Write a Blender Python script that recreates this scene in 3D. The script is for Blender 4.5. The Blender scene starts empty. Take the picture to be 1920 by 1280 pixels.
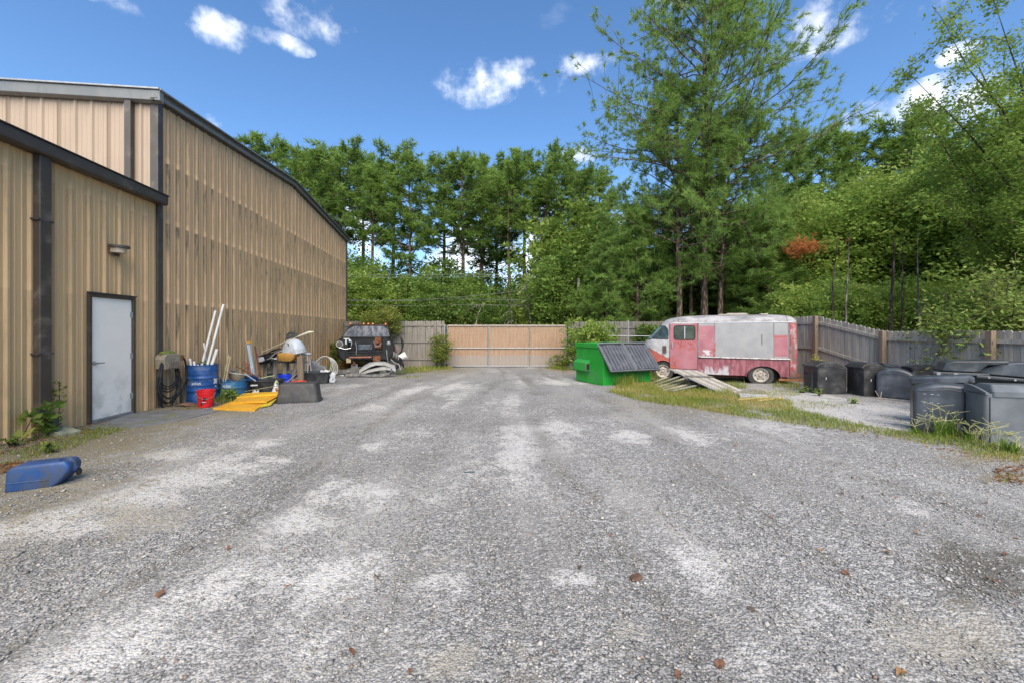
import bpy, bmesh, math, random
import numpy as np
from mathutils import Vector, Matrix
R = math.radians
SC = bpy.context.scene
COL = SC.collection
random.seed(7)
rng = np.random.default_rng(11)

# ------------------------------------------------------------------ camera
FPX, HCAM, HOR = 747.0, 1.55, 621.0          # focal length and horizon row, in photo pixels
cam = bpy.data.cameras.new('camera'); cam_o = bpy.data.objects.new('camera', cam); COL.objects.link(cam_o)
cam_o.location = (0, 0, HCAM); cam_o.rotation_euler = (R(90), 0, 0)
cam.sensor_width = 36; cam.lens = 36 * FPX / 1920; cam.shift_y = -(640 - HOR) / 1920
cam.clip_start = 0.05; cam.clip_end = 2000
SC.camera = cam_o
cy_ = SC.cycles; cy_.max_bounces = 5; cy_.diffuse_bounces = 3; cy_.glossy_bounces = 2; cy_.transmission_bounces = 3; cy_.transparent_max_bounces = 4; cy_.caustics_reflective = False; cy_.caustics_refractive = False

# ------------------------------------------------------------------ light
SUN_EL, SUN_AZ = 44, 178                      # behind the camera
sd = Vector((math.sin(R(SUN_AZ)) * math.cos(R(SUN_EL)), math.cos(R(SUN_AZ)) * math.cos(R(SUN_EL)), math.sin(R(SUN_EL))))
sun = bpy.data.lights.new('sun', 'SUN'); sun_o = bpy.data.objects.new('sun', sun); COL.objects.link(sun_o)
sun.energy = 3.5; sun.angle = R(60); sun.color = (1.0, 0.89, 0.72)
sun_o.rotation_euler = (-sd).to_track_quat('-Z', 'Y').to_euler(); sun_o.location = sd * 60
vs = SC.view_settings
vs.view_transform = 'Standard'; vs.look = 'None'; vs.gamma = 1; vs.exposure = 1.0

def ray(px, py): return Vector(((px - 960) / FPX, 1.0, (HOR - py) / FPX))

W = bpy.data.worlds.new('World'); SC.world = W; W.use_nodes = True
def build_world():
    nt = W.node_tree; nt.nodes.clear()
    def n(t, **k):
        x = nt.nodes.new(t)
        for a, b in k.items(): setattr(x, a, b)
        return x
    L = nt.links.new
    def math_(op, a, b=None, clamp=False):
        m = n('ShaderNodeMath', operation=op, use_clamp=clamp)
        for i, q in enumerate((a, b)):
            if q is None: continue
            if isinstance(q, (int, float)): m.inputs[i].default_value = q
            else: L(q, m.inputs[i])
        return m.outputs[0]
    sky = n('ShaderNodeTexSky', sky_type='NISHITA', sun_disc=False)
    sky.sun_elevation = R(SUN_EL); sky.sun_rotation = R(SUN_AZ)
    sky.air_density = 1.0; sky.dust_density = 0.15; sky.ozone_density = 4.5; sky.altitude = 20
    tc = n('ShaderNodeTexCoord'); d = tc.outputs['Generated']
    # a flat cloud layer: direction projected on a plane overhead
    sep = n('ShaderNodeSeparateXYZ'); L(d, sep.inputs[0])
    zz = math_('ADD', math_('MAXIMUM', sep.outputs['Z'], 0.0), 0.12)
    cx = math_('DIVIDE', sep.outputs['X'], zz); cy = math_('DIVIDE', sep.outputs['Y'], zz)
    comb = n('ShaderNodeCombineXYZ'); L(cx, comb.inputs[0]); L(cy, comb.inputs[1])
    lay = n('ShaderNodeTexNoise'); lay.inputs['Scale'].default_value = 1.35; lay.inputs['Detail'].default_value = 8; lay.inputs['Roughness'].default_value = 0.56
    L(comb.outputs[0], lay.inputs['Vector'])
    fine = n('ShaderNodeTexNoise'); fine.inputs['Scale'].default_value = 9; fine.inputs['Detail'].default_value = 9; fine.inputs['Roughness'].default_value = 0.6
    L(d, fine.inputs['Vector'])
    # cumulus patches at the places where the photograph has them (world directions)
    spots = [(430, 62, 62, 26), (560, 18, 100, 34), (500, 70, 60, 16), (880, 160, 68, 30), (965, 128, 56, 26), (1040, 160, 44, 34), (1062, 125, 44, 20), (1130, 116, 46, 17),
             (1640, 8, 190, 50), (1615, 60, 60, 22), (1600, 245, 72, 40), (1745, 215, 90, 48), (1240, 0, 60, 18), (235, 5, 60, 20), (420, 250, 34, 22), (1075, 296, 46, 16),
             (640, 420, 160, 60), (940, 470, 200, 90), (1800, 100, 24, 16)]
    tot = None
    for (px, py, w, h) in spots:
        c = ray(px, py).normalized(); e1 = Vector((c.y, -c.x, 0)).normalized(); e2 = e1.cross(c)
        sc = c.y                                   # foreshortening away from the picture centre
        a = n('ShaderNodeVectorMath', operation='DOT_PRODUCT'); L(d, a.inputs[0]); a.inputs[1].default_value = e1 * (FPX / w / sc)
        b = n('ShaderNodeVectorMath', operation='DOT_PRODUCT'); L(d, b.inputs[0]); b.inputs[1].default_value = e2 * (FPX / h / sc)
        f = n('ShaderNodeVectorMath', operation='DOT_PRODUCT'); L(d, f.inputs[0]); f.inputs[1].default_value = c
        r2 = math_('ADD', math_('MULTIPLY', a.outputs['Value'], a.outputs['Value']), math_('MULTIPLY', b.outputs['Value'], b.outputs['Value']))
        m = math_('SUBTRACT', 1.0, math_('MULTIPLY', r2, 0.5), True)
        m = math_('MULTIPLY', m, math_('GREATER_THAN', f.outputs['Value'], 0.3))
        tot = m if tot is None else math_('MAXIMUM', tot, m)
    dens = math_('ADD', math_('MULTIPLY', tot, 0.52), math_('MULTIPLY', math_('SUBTRACT', fine.outputs['Fac'], 0.5), 2.6))
    mr = n('ShaderNodeMapRange', interpolation_type='SMOOTHSTEP'); L(dens, mr.inputs['Value']); mr.inputs['From Min'].default_value = 0.22; mr.inputs['From Max'].default_value = 1.0
    lr = n('ShaderNodeMapRange', interpolation_type='SMOOTHSTEP'); L(lay.outputs['Fac'], lr.inputs['Value']); lr.inputs['From Min'].default_value = 0.60; lr.inputs['From Max'].default_value = 0.80
    lmul = math_('MULTIPLY', lr.outputs[0], 0.75)
    gate = math_('GREATER_THAN', tot, 0.001)
    fac = math_('MAXIMUM', math_('MULTIPLY', mr.outputs[0], gate), lmul)
    fac = math_('MULTIPLY', fac, 0.92)
    mix = n('ShaderNodeMix', data_type='RGBA'); L(fac, mix.inputs[0]); hs = n('ShaderNodeHueSaturation'); hs.inputs['Saturation'].default_value = 1.10; L(sky.outputs[0], hs.inputs['Color']); L(hs.outputs[0], mix.inputs[6]); mix.inputs[7].default_value = (7.4, 7.5, 7.6, 1)
    bg = n('ShaderNodeBackground'); bg.inputs['Strength'].default_value = 0.118; L(mix.outputs[2], bg.inputs[0])
    out = n('ShaderNodeOutputWorld'); L(bg.outputs[0], out.inputs[0])
build_world()

# ------------------------------------------------------------------ ground height, pixel helpers
def gz(y): return 0.0 if y < 6 else (-0.02 * (y - 6) if y < 22 else -0.32)
def gnd(px, py):
    Y = 5.0
    for _ in range(60): Y = (HCAM - gz(Y)) * FPX / (py - HOR)
    return Vector(((px - 960) / FPX * Y, Y, gz(Y)))
def dep(px, py, Y): return Vector((0, 0, HCAM)) + ray(px, py) * Y
def on(px, Y): return Vector(((px - 960) / FPX * Y, Y, gz(Y)))

# ------------------------------------------------------------------ mesh helpers
class MB:
    def __init__(s): s.v = []; s.f = []
    def add(s, vs_, fs, mat=None):
        o = len(s.v)
        s.v += [tuple(mat @ Vector(p)) if mat is not None else tuple(p) for p in vs_]
        s.f += [tuple(i + o for i in q) for q in fs]; return s
    def box(s, c, d, rot=None):
        x, y, z = d[0] / 2, d[1] / 2, d[2] / 2
        vs_ = [(a, b, e) for e in (-z, z) for b in (-y, y) for a in (-x, x)]
        m = Matrix.Translation(Vector(c))
        if rot is not None: m = m @ (rot if isinstance(rot, Matrix) else Matrix.Rotation(rot, 4, 'Z'))
        return s.add(vs_, [(0, 2, 3, 1), (4, 5, 7, 6), (0, 1, 5, 4), (2, 6, 7, 3), (0, 4, 6, 2), (1, 3, 7, 5)], m)
    def b2(s, a, b): return s.box([(a[i] + b[i]) / 2 for i in range(3)], [abs(b[i] - a[i]) for i in range(3)])
    def beam(s, p, q, w, h, up=(0, 0, 1)):
        p = Vector(p); q = Vector(q); d = (q - p); L = d.length; d.normalize(); u = Vector(up)
        if abs(d.dot(u)) > .98: u = Vector((0, 1, 0))
        x = d.cross(u).normalized(); u = x.cross(d)
        m = Matrix((x, d, u)).transposed().to_4x4(); m.translation = (p + q) / 2
        return s.box((0, 0, 0), (w, L, h), m) if False else s.add([(a, b, e) for e in (-h / 2, h / 2) for b in (-L / 2, L / 2) for a in (-w / 2, w / 2)],
               [(0, 2, 3, 1), (4, 5, 7, 6), (0, 1, 5, 4), (2, 6, 7, 3), (0, 4, 6, 2), (1, 3, 7, 5)], m)
    def tube(s, path, r, n=8, cap=True):
        P = [Vector(p) for p in path]; k = len(P); rs = r if hasattr(r, '__len__') else [r] * k
        o = len(s.v); prev = None
        for i, p in enumerate(P):
            t = (P[min(i + 1, k - 1)] - P[max(i - 1, 0)]).normalized()
            if prev is None:
                a = Vector((0, 0, 1)) if abs(t.z) < .9 else Vector((1, 0, 0)); x = t.cross(a).normalized()
            else: x = (prev - t * prev.dot(t)).normalized()
            prev = x; y = t.cross(x)
            for j in range(n):
                an = 2 * math.pi * j / n; q = p + (x * math.cos(an) + y * math.sin(an)) * rs[i]; s.v.append(tuple(q))
        for i in range(k - 1):
            for j in range(n):
                a = o + i * n + j; b = o + i * n + (j + 1) % n; s.f.append((a, b, b + n, a + n))
        if cap: s.f.append(tuple(o + j for j in range(n))[::-1]); s.f.append(tuple(o + (k - 1) * n + j for j in range(n)))
        return s
    def lathe(s, prof, n=24, mat=None, cap0=True, cap1=True):
        o = len(s.v); vs_ = []; fs = []
        for (r, z) in prof:
            for j in range(n): an = 2 * math.pi * j / n; vs_.append((r * math.cos(an), r * math.sin(an), z))
        for i in range(len(prof) - 1):
            for j in range(n):
                a = i * n + j; b = i * n + (j + 1) % n; fs.append((a, b, b + n, a + n))
        if cap0: fs.append(tuple(range(n))[::-1])
        if cap1: fs.append(tuple((len(prof) - 1) * n + j for j in range(n)))
        return s.add(vs_, fs, mat)
    def prism(s, poly, t0, t1, axis='y', mat=None):
        def p(a, b, t): return (a, t, b) if axis == 'y' else ((t, a, b) if axis == 'x' else (a, b, t))
        n = len(poly); vs_ = [p(a, b, t0) for a, b in poly] + [p(a, b, t1) for a, b in poly]
        fs = [tuple(range(n)), tuple(range(2 * n - 1, n - 1, -1))] + [(i, i + n, (i + 1) % n + n, (i + 1) % n) for i in range(n)]
        return s.add(vs_, fs, mat)
    def loft(s, rings, cap0=True, cap1=True, closed=True):
        n = len(rings[0]); vs_ = [p for r in rings for p in r]; fs = []
        for i in range(len(rings) - 1):
            for j in range(n if closed else n - 1):
                a = i * n + j; b = i * n + (j + 1) % n; fs.append((a, b, b + n, a + n))
        if cap0: fs.append(tuple(range(n))[::-1])
        if cap1: fs.append(tuple((len(rings) - 1) * n + j for j in range(n)))
        return s.add(vs_, fs)
    def mesh(s, name, smooth=False, sharp=40):
        me = bpy.data.meshes.new(name); me.from_pydata(s.v, [], s.f)
        bm = bmesh.new(); bm.from_mesh(me); bmesh.ops.recalc_face_normals(bm, faces=bm.faces); bm.to_mesh(me); bm.free()
        if smooth:
            me.polygons.foreach_set('use_smooth', [True] * len(me.polygons)); me.set_sharp_from_angle(angle=R(sharp))
        return me
    def build(s, name, mat, parent=None, smooth=False, bevel=0, sharp=40, seg=2):
        me = s.mesh(name, smooth, sharp); me.materials.append(mat)
        o = bpy.data.objects.new(name, me); COL.objects.link(o); o.parent = parent
        if bevel:
            b = o.modifiers.new('bevel', 'BEVEL'); b.width = bevel; b.segments = seg; b.limit_method = 'ANGLE'; b.angle_limit = R(35)
        return o
def npmesh(name, V, F, mat, parent=None, attr=None, smooth=False):
    V = np.asarray(V, np.float32); F = np.asarray(F, np.int32); k = F.shape[1]
    me = bpy.data.meshes.new(name); me.vertices.add(len(V)); me.vertices.foreach_set('co', V.ravel())
    me.loops.add(F.size); me.loops.foreach_set('vertex_index', F.ravel())
    me.polygons.add(len(F)); me.polygons.foreach_set('loop_start', np.arange(0, F.size, k, dtype=np.int32))
    if smooth: me.polygons.foreach_set('use_smooth', np.ones(len(F), bool))
    me.update(calc_edges=True)
    if attr:
        for nm, arr in attr.items():
            a = me.attributes.new(nm, 'FLOAT', 'POINT'); a.data.foreach_set('value', np.asarray(arr, np.float32))
    me.materials.append(mat)
    if parent == 'mesh': return me
    o = bpy.data.objects.new(name, me); COL.objects.link(o); o.parent = parent
    return o
def link(name, me, parent=None, loc=(0, 0, 0), rot=(0, 0, 0), scale=(1, 1, 1)):
    o = bpy.data.objects.new(name, me); COL.objects.link(o); o.parent = parent; o.location = loc; o.rotation_euler = rot; o.scale = scale; return o
def tag(o, label, cat, group=None, kind=None):
    if label: o['label'] = label
    if cat: o['category'] = cat
    if group: o['group'] = group
    if kind: o['kind'] = kind
    return o
def thing(name, label, cat, loc=(0, 0, 0), rz=0, group=None, rot=None):
    o = bpy.data.objects.new(name, None); COL.objects.link(o); o.empty_display_size = .2
    o.location = loc; o.rotation_euler = rot if rot else (0, 0, rz)
    return tag(o, label, cat, group)
def copy_tree(o, parent=None):
    c = o.copy(); COL.objects.link(c); c.parent = parent
    for ch in list(o.children): copy_tree(ch, c)
    return c

# ------------------------------------------------------------------ materials
MATS = {}
class NT:
    def __init__(s, name):
        s.m = bpy.data.materials.new(name); s.m.use_nodes = True; s.t = s.m.node_tree; s.t.nodes.clear()
        s.out = s.t.nodes.new('ShaderNodeOutputMaterial'); s.p = s.t.nodes.new('ShaderNodeBsdfPrincipled'); s.L(s.p.outputs[0], s.out.inputs[0])
        s.tc = s.t.nodes.new('ShaderNodeTexCoord'); s.obj = s.tc.outputs['Object']
    def L(s, a, b): s.t.links.new(a, b)
    def n(s, t, **k):
        x = s.t.nodes.new(t)
        for a, b in k.items(): setattr(x, a, b)
        return x
    def put(s, sock, v):
        if isinstance(v, (int, float)): sock.default_value = v
        elif isinstance(v, (tuple, list)): sock.default_value = tuple(v) + ((1,) if len(v) == 3 and len(sock.default_value) == 4 else ())
        else: s.L(v, sock)
    def math(s, op, a, b=0.0, c=None, clamp=False):
        m = s.n('ShaderNodeMath', operation=op, use_clamp=clamp); s.put(m.inputs[0], a); s.put(m.inputs[1], b)
        if c is not None: s.put(m.inputs[2], c)
        return m.outputs[0]
    def mul(s, a, b): return s.math('MULTIPLY', a, b)
    def mapping(s, v, scale=(1, 1, 1), loc=(0, 0, 0), rot=(0, 0, 0)):
        m = s.n('ShaderNodeMapping'); s.L(v, m.inputs[0]); m.inputs['Scale'].default_value = scale; m.inputs['Location'].default_value = loc; m.inputs['Rotation'].default_value = rot; return m.outputs[0]
    def noise(s, scale, detail=4, rough=.55, vec=None, stretch=None, dist=0):
        x = s.n('ShaderNodeTexNoise'); x.inputs['Scale'].default_value = scale; x.inputs['Detail'].default_value = detail; x.inputs['Roughness'].default_value = rough; x.inputs['Distortion'].default_value = dist
        v = vec or s.obj
        if stretch: v = s.mapping(v, stretch)
        s.L(v, x.inputs['Vector']); return x.outputs['Fac']
    def voro(s, scale, vec=None, feature='F1', out='Distance', rand=1):
        x = s.n('ShaderNodeTexVoronoi', feature=feature); x.inputs['Scale'].default_value = scale; x.inputs['Randomness'].default_value = rand; s.L(vec or s.obj, x.inputs['Vector']); return x.outputs[out]
    def rng(s, v, a, b, c=0., d=1., smooth=True):
        m = s.n('ShaderNodeMapRange', interpolation_type='SMOOTHSTEP' if smooth else 'LINEAR'); s.put(m.inputs['Value'], v)
        for k, q in zip(('From Min', 'From Max', 'To Min', 'To Max'), (a, b, c, d)): m.inputs[k].default_value = q
        return m.outputs[0]
    def mix(s, f, a, b, blend='MIX'):
        m = s.n('ShaderNodeMix', data_type='RGBA', blend_type=blend); s.put(m.inputs[0], f); s.put(m.inputs[6], a); s.put(m.inputs[7], b); return m.outputs[2]
    def xyz(s, v=None):
        x = s.n('ShaderNodeSeparateXYZ'); s.L(v or s.obj, x.inputs[0]); return x.outputs
    def bump(s, h, strength=.3, dist=.01, normal=None):
        b = s.n('ShaderNodeBump'); b.inputs['Strength'].default_value = strength; b.inputs['Distance'].default_value = dist; s.L(h, b.inputs['Height'])
        if normal: s.L(normal, b.inputs['Normal'])
        return b.outputs[0]
    def attr(s, nm): a = s.n('ShaderNodeAttribute'); a.attribute_name = nm; return a
    def rnd(s): return s.n('ShaderNodeObjectInfo').outputs['Random']
    def fin(s, col, rough=.6, metal=0., normal=None, spec=None):
        s.put(s.p.inputs['Base Color'], col); s.put(s.p.inputs['Roughness'], rough); s.put(s.p.inputs['Metallic'], metal)
        if normal: s.L(normal, s.p.inputs['Normal'])
        if spec is not None: s.p.inputs['Specular IOR Level'].default_value = spec
        return s.m
def sc(c, k): return tuple(min(1, x * k) for x in c[:3])
def mat(name, c, var=.18, scale=5, rough=.6, metal=0., bump=.12, bscale=50, dirt=None, dirt_amt=.45, dscale=3, stretch=None, spec=None):
    if name in MATS: return MATS[name]
    t = NT(name); nz = t.noise(scale, 5, stretch=stretch)
    col = t.mix(t.rng(nz, .3, .7), sc(c, 1 - var), sc(c, 1 + var))
    rg = t.rng(t.noise(scale * 2.3, 4), .3, .7, rough - .08, min(1, rough + .1))
    if dirt:
        msk = t.rng(t.noise(dscale, 7, .65, stretch=stretch), .62 - dirt_amt * .35, .80 - dirt_amt * .2)
        col = t.mix(msk, col, dirt); rg = t.math('ADD', rg, t.mul(msk, .2), clamp=True)
    nrm = t.bump(t.noise(bscale, 4), bump, .006) if bump else None
    MATS[name] = t.fin(col, rg, metal, nrm, spec); return t.m
# ------------------------------------------------------------------ special materials
def m_gravel():
    t = NT('gravel')
    a_d, a_m, a_s, a_k, a_w = [t.attr(k).outputs['Fac'] for k in ('dust', 'moss', 'sand', 'dark', 'wood')]
    warp = t.noise(9, 3)
    v1 = t.n('ShaderNodeTexVoronoi'); v1.inputs['Scale'].default_value = 78; t.L(t.obj, v1.inputs['Vector'])
    v2 = t.n('ShaderNodeTexVoronoi'); v2.inputs['Scale'].default_value = 34; t.L(t.obj, v2.inputs['Vector'])
    c1 = t.xyz(v1.outputs['Color'])[0]; c2 = t.xyz(v2.outputs['Color'])[1]
    stone = t.mix(t.rng(c1, .0, 1., smooth=False), (.088, .086, .084), (.39, .382, .372))
    big = t.mix(c2, (.125, .122, .12), (.46, .45, .437))
    stone = t.mix(t.rng(c2, .62, .70), stone, big)
    edge = t.math('MAXIMUM', t.rng(v1.outputs['Distance'], .45, .8), 0)
    stone = t.mix(t.mul(edge, .85), stone, (.035, .034, .033))
    broad = t.noise(.55, 3); trk = t.noise(1.0, 4, .6, stretch=(.9, .22, 1)); stone = t.mix(t.mul(t.rng(broad, .40, .66), .42), stone, (.10, .095, .086)); stone = t.mix(t.mul(t.rng(trk, .46, .66), .5), stone, (.35, .338, .32))
    spk = t.rng(t.noise(160, 3), .35, .7); stone = t.mix(t.mul(spk, .25), stone, (.5, .5, .5))
    edgen = t.math('ADD', t.mul(t.math('SUBTRACT', t.noise(4.5, 6, .72), .5), 2.6), t.mul(t.math('SUBTRACT', t.noise(34, 3, .65), .5), 2.0))
    dm = t.rng(t.math('ADD', t.math('ADD', a_d, t.mul(t.math('SUBTRACT', trk, .5), 1.3)), edgen), .42, .86)
    dm = t.mul(dm, t.rng(c2, .95, .70))
    col = t.mix(t.mul(dm, .9), stone, t.mix(t.noise(60, 2), (.44, .43, .415), (.60, .588, .57)))
    sm = t.rng(t.math('ADD', a_s, t.mul(edgen, .6)), .18, .8); col = t.mix(t.mul(sm, .75), col, (.35, .325, .275))
    km = t.rng(t.math('ADD', a_k, t.mul(edgen, .6)), .2, .75); col = t.mix(t.mul(km, .78), col, (.085, .078, .062))
    mm = t.rng(t.math('ADD', a_m, t.mul(edgen, .55)), .12, .80)
    col = t.mix(t.mul(mm, .80), col, t.mix(t.noise(7, 6), (.17, .132, .082), (.235, .205, .10)))
    wm = t.rng(t.math('ADD', a_w, t.mul(edgen, .4)), .3, .8); col = t.mix(wm, col, t.mix(t.noise(14, 6), (.09, .06, .035), (.17, .11, .06)))
    h = t.math('SUBTRACT', 1., v1.outputs['Distance']); h2 = t.math('SUBTRACT', 1., v2.outputs['Distance'])
    hh = t.math('ADD', t.mul(h, .6), t.mul(h2, t.rng(c2, .5, .8)))
    hh = t.math('ADD', hh, t.mul(t.noise(11, 3), 1.0))
    return t.fin(col, .93, 0, t.bump(hh, .8, .015), .25)
def m_siding(name, stain, c=(.60, .405, .228)):
    # painted steel sheet; x runs along the wall, z up (building coordinates)
    t = NT(name); x, y, z = t.xyz()
    u = t.math('ADD', x, t.mul(y, 1.0))
    base = t.mix(t.rng(t.noise(1.1, 5, stretch=(1, 1, .35)), .3, .7), sc(c, .9), sc(c, 1.08))
    base = t.mix(t.mul(t.rng(t.noise(60, 3, stretch=(1, 1, .02)), .45, .75), .25), base, sc(c, 1.25))
    # mould grows on the sheets between the girts and leaves the girt lines clean
    seg = None
    for g0, g1 in ((5.22, 3.93), (3.93, 2.22), (2.22, -.6), (8.0, 5.22)):
        m = t.mul(t.rng(z, g0 - .05, g0 - .08), t.rng(z, g1 + .0, g0 - .1, .40, 1.0)); m = t.mul(m, t.rng(z, g1 + .0, g1 + .10))
        seg = m if seg is None else t.math('MAXIMUM', seg, m)
    rib = t.math('PINGPONG', t.math('ADD', u, .075), .1525)
    ribm = t.math('ADD', t.mul(t.rng(t.math('PINGPONG', t.math('ADD', u, .045), .1525), .015, .05, 1., 0.), .9), .12)
    strk = t.rng(t.noise(3.2, 5, .65, stretch=(2.6, 2.6, .16)), .28, .56)
    fine_ = t.rng(t.noise(30, 4, .7, stretch=(1, 1, .12)), .35, .7)
    m = t.mul(t.mul(seg, ribm), t.mul(strk, t.math('ADD', t.mul(fine_, .6), .4)))
    m = t.math('MULTIPLY', m, stain, clamp=True)
    col = t.mix(m, base, (.10, .082, .05))
    soft = t.mul(t.rng(t.noise(.8, 6, .6, stretch=(1.4, 1.4, .5)), .45, .75), .3 * min(1, stain + .15))
    col = t.mix(soft, col, (.25, .185, .105))
    grn = t.mul(t.rng(z, 1.5, .0), t.rng(t.noise(2.2, 6), .4, .7)); col = t.mix(t.mul(grn, .45), col, (.24, .21, .10))
    dnt = t.noise(1.6, 4, stretch=(1, 1, .5))
    return t.fin(col, .55, 0, t.bump(dnt, .35, .03), .35)
def m_wood(name, c0=(.30, .268, .225), c1=(.52, .475, .41), brown=(.21, .13, .075), bamt=.35):
    t = NT(name); r = t.rnd()
    v = t.n('ShaderNodeVectorMath', operation='ADD'); t.L(t.obj, v.inputs[0]); cmb = t.n('ShaderNodeCombineXYZ'); t.L(t.mul(r, 37.), cmb.inputs[0]); t.L(t.mul(r, 11.), cmb.inputs[2]); t.L(cmb.outputs[0], v.inputs[1]); vec = v.outputs[0]
    g = t.noise(16, 6, .65, vec=vec, stretch=(1, 1, .06)); g2 = t.noise(70, 4, .6, vec=vec, stretch=(1, 1, .05))
    col = t.mix(t.rng(g, .28, .72), c0, c1); col = t.mix(t.mul(t.rng(g2, .5, .72), .55), col, sc(c0, .4))
    col = t.mix(t.mul(t.rng(r, .2, 1.), .45), col, sc(c1, .62))
    col = t.mix(t.mul(t.rng(t.noise(2.2, 5, vec=vec, stretch=(1, 1, .4)), .55, .75), bamt), col, brown)
    kn = t.voro(3.4, vec=t.mapping(vec, (1.6, 1.6, .55))); col = t.mix(t.rng(kn, .10, .04), col, (.05, .04, .03))
    return t.fin(col, .85, 0, t.bump(t.math('ADD', g, g2), .5, .006), .2)
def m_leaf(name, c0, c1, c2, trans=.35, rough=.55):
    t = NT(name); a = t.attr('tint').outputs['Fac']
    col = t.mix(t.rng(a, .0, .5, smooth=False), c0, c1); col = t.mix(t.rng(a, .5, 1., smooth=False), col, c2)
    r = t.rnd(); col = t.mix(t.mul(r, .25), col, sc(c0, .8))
    t.fin(col, rough, 0, None, .3)
    tr = t.n('ShaderNodeBsdfTranslucent'); t.L(t.mix(.5, col, c2), tr.inputs[0])
    mx = t.n('ShaderNodeMixShader'); mx.inputs[0].default_value = trans; t.L(t.p.outputs[0], mx.inputs[1]); t.L(tr.outputs[0], mx.inputs[2]); t.L(mx.outputs[0], t.out.inputs[0])
    return t.m
def m_bark(name, c0, c1):
    t = NT(name); g = t.noise(7, 7, .7, stretch=(1, 1, .25)); v = t.voro(9, vec=t.mapping(t.obj, (1, 1, .3)))
    col = t.mix(t.rng(g, .3, .7), c0, c1); col = t.mix(t.rng(v, .25, .6), col, sc(c0, .45))
    return t.fin(col, .9, 0, t.bump(t.math('SUBTRACT', g, v), .8, .03), .2)
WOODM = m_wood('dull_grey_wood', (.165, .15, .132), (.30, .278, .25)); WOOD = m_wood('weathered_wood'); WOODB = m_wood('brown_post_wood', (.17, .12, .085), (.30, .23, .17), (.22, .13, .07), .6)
WOODD = m_wood('dark_fence_wood', (.10, .095, .085), (.22, .21, .19), (.13, .12, .06), .5)
BROWN = mat('brown_trim', (.062, .050, .042), .12, 3, .45, 0, .04, 30, (.16, .14, .11), .25)
GUTTER = mat('gutter_metal', (.21, .21, .205), .12, 2, .4, .2, .03, 30, (.10, .10, .09), .3, 2, (1, 1, .3))
STEEL = mat('galvanised_steel', (.30, .31, .32), .15, 12, .5, .5, .05, 40)
WHITE = mat('white_paint', (.74, .75, .76), .04, 3, .45, 0, .03, 30, (.60, .60, .58), .3, 2)
BLACKP = mat('black_plastic', (.022, .023, .026), .25, 4, .5, 0, .10, 60, (.06, .06, .062), .4, 5)
RUBBER = mat('black_rubber', (.018, .018, .019), .3, 6, .65, 0, .1, 80, (.06, .058, .055), .3, 6)
RUST = mat('rust', (.20, .075, .035), .4, 14, .85, .1, .3, 60, (.09, .045, .03), .5, 9)

# ------------------------------------------------------------------ ground sheet
def axis(lo, hi, step, far):
    a = list(np.arange(lo, hi + 1e-6, step)); k = step; o = []; x = hi
    while x < far: k *= 1.45; x += k; o.append(x)
    p = []; k = step; x = lo
    while x > -far: k *= 1.45; x -= k; p.append(x)
    return np.array(p[::-1] + a + o)
XS = axis(-11, 13, .11, 700); YS = axis(-.5, 24, .11, 700)
GX, GY = np.meshgrid(XS, YS)
def vnoise(x, y, s, seed):
    r = np.random.default_rng(seed); T = r.random((64, 64)); u = x * s; v = y * s
    i = np.floor(u).astype(int); j = np.floor(v).astype(int); fu = u - i; fv = v - j; fu = fu * fu * (3 - 2 * fu); fv = fv * fv * (3 - 2 * fv)
    g = lambda a, b: T[a % 64, b % 64]
    return (g(i, j) * (1 - fu) + g(i + 1, j) * fu) * (1 - fv) + (g(i, j + 1) * (1 - fu) + g(i + 1, j + 1) * fu) * fv
GZ0 = np.where(GY < 6, 0, np.where(GY < 22, -.02 * (GY - 6), -.32))
inner = (np.abs(GX) < 14) & (GY < 24)
und = ((vnoise(GX, GY, .7, 1) - .5) * .035 + (vnoise(GX, GY, 2.6, 2) - .5) * .012) * inner
GZ = GZ0 + und
def blob(lst):
    m = np.zeros_like(GX)
    for (px, py, wx, wy, s) in lst:
        c = gnd(px, py); a = gnd(px + wx, py); b = gnd(px, py - wy) if py - wy > 640 else gnd(px, 641); rx = max(a.x - c.x, .05); ry = max(b.y - c.y, .05)
        # shear along the line of sight
        k = c.x / c.y
        dx = (GX - c.x - k * (GY - c.y)) / rx; dy = (GY - c.y) / ry
        m = np.maximum(m, s * np.clip(1.0 - np.sqrt(dx * dx + dy * dy) * .5, 0, 1))
    return m
dust = blob([(980, 850, 55, 32, 1), (660, 922, 70, 22, .9), (795, 935, 25, 14, .8), (560, 985, 60, 26, .8), (400, 1110, 50, 22, 1), (560, 1090, 130, 36, .9), (820, 1095, 70, 22, .9),
             (1080, 1085, 40, 16, .9), (1150, 1090, 40, 16, .7), (1270, 1190, 60, 45, .9), (1370, 1250, 70, 50, .95), (1310, 1060, 60, 40, .8), (250, 1210, 160, 50, .9), (90, 1260, 110, 30, .9), (110, 985, 120, 14, .95),
             (290, 935, 60, 12, .9), (370, 900, 60, 9, .8), (300, 855, 50, 8, .8), (450, 875, 60, 8, .9), (520, 862, 60, 7, .8), (1200, 818, 34, 10, 1), (700, 835, 90, 9, .7), (800, 810, 60, 7, .7), (1000, 800, 60, 8, .7),
             (480, 830, 50, 7, .5), (900, 760, 160, 14, .45), (760, 730, 100, 9, .5), (1000, 715, 90, 8, .5), (1300, 830, 60, 10, .6), (600, 1200, 60, 30, .6), (720, 1060, 60, 20, .7), (1560, 1130, 60, 30, .5), (1700, 950, 40, 14, .5),
             (1620, 775, 130, 20, 1.1), (1500, 752, 90, 12, 1.0), (1650, 800, 60, 12, .7), (1430, 741, 60, 7, .8), (1880, 860, 40, 10, .8), (200, 800, 40, 8, .7), (30, 835, 40, 8, .8), (300, 772, 50, 5, .6)])
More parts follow.
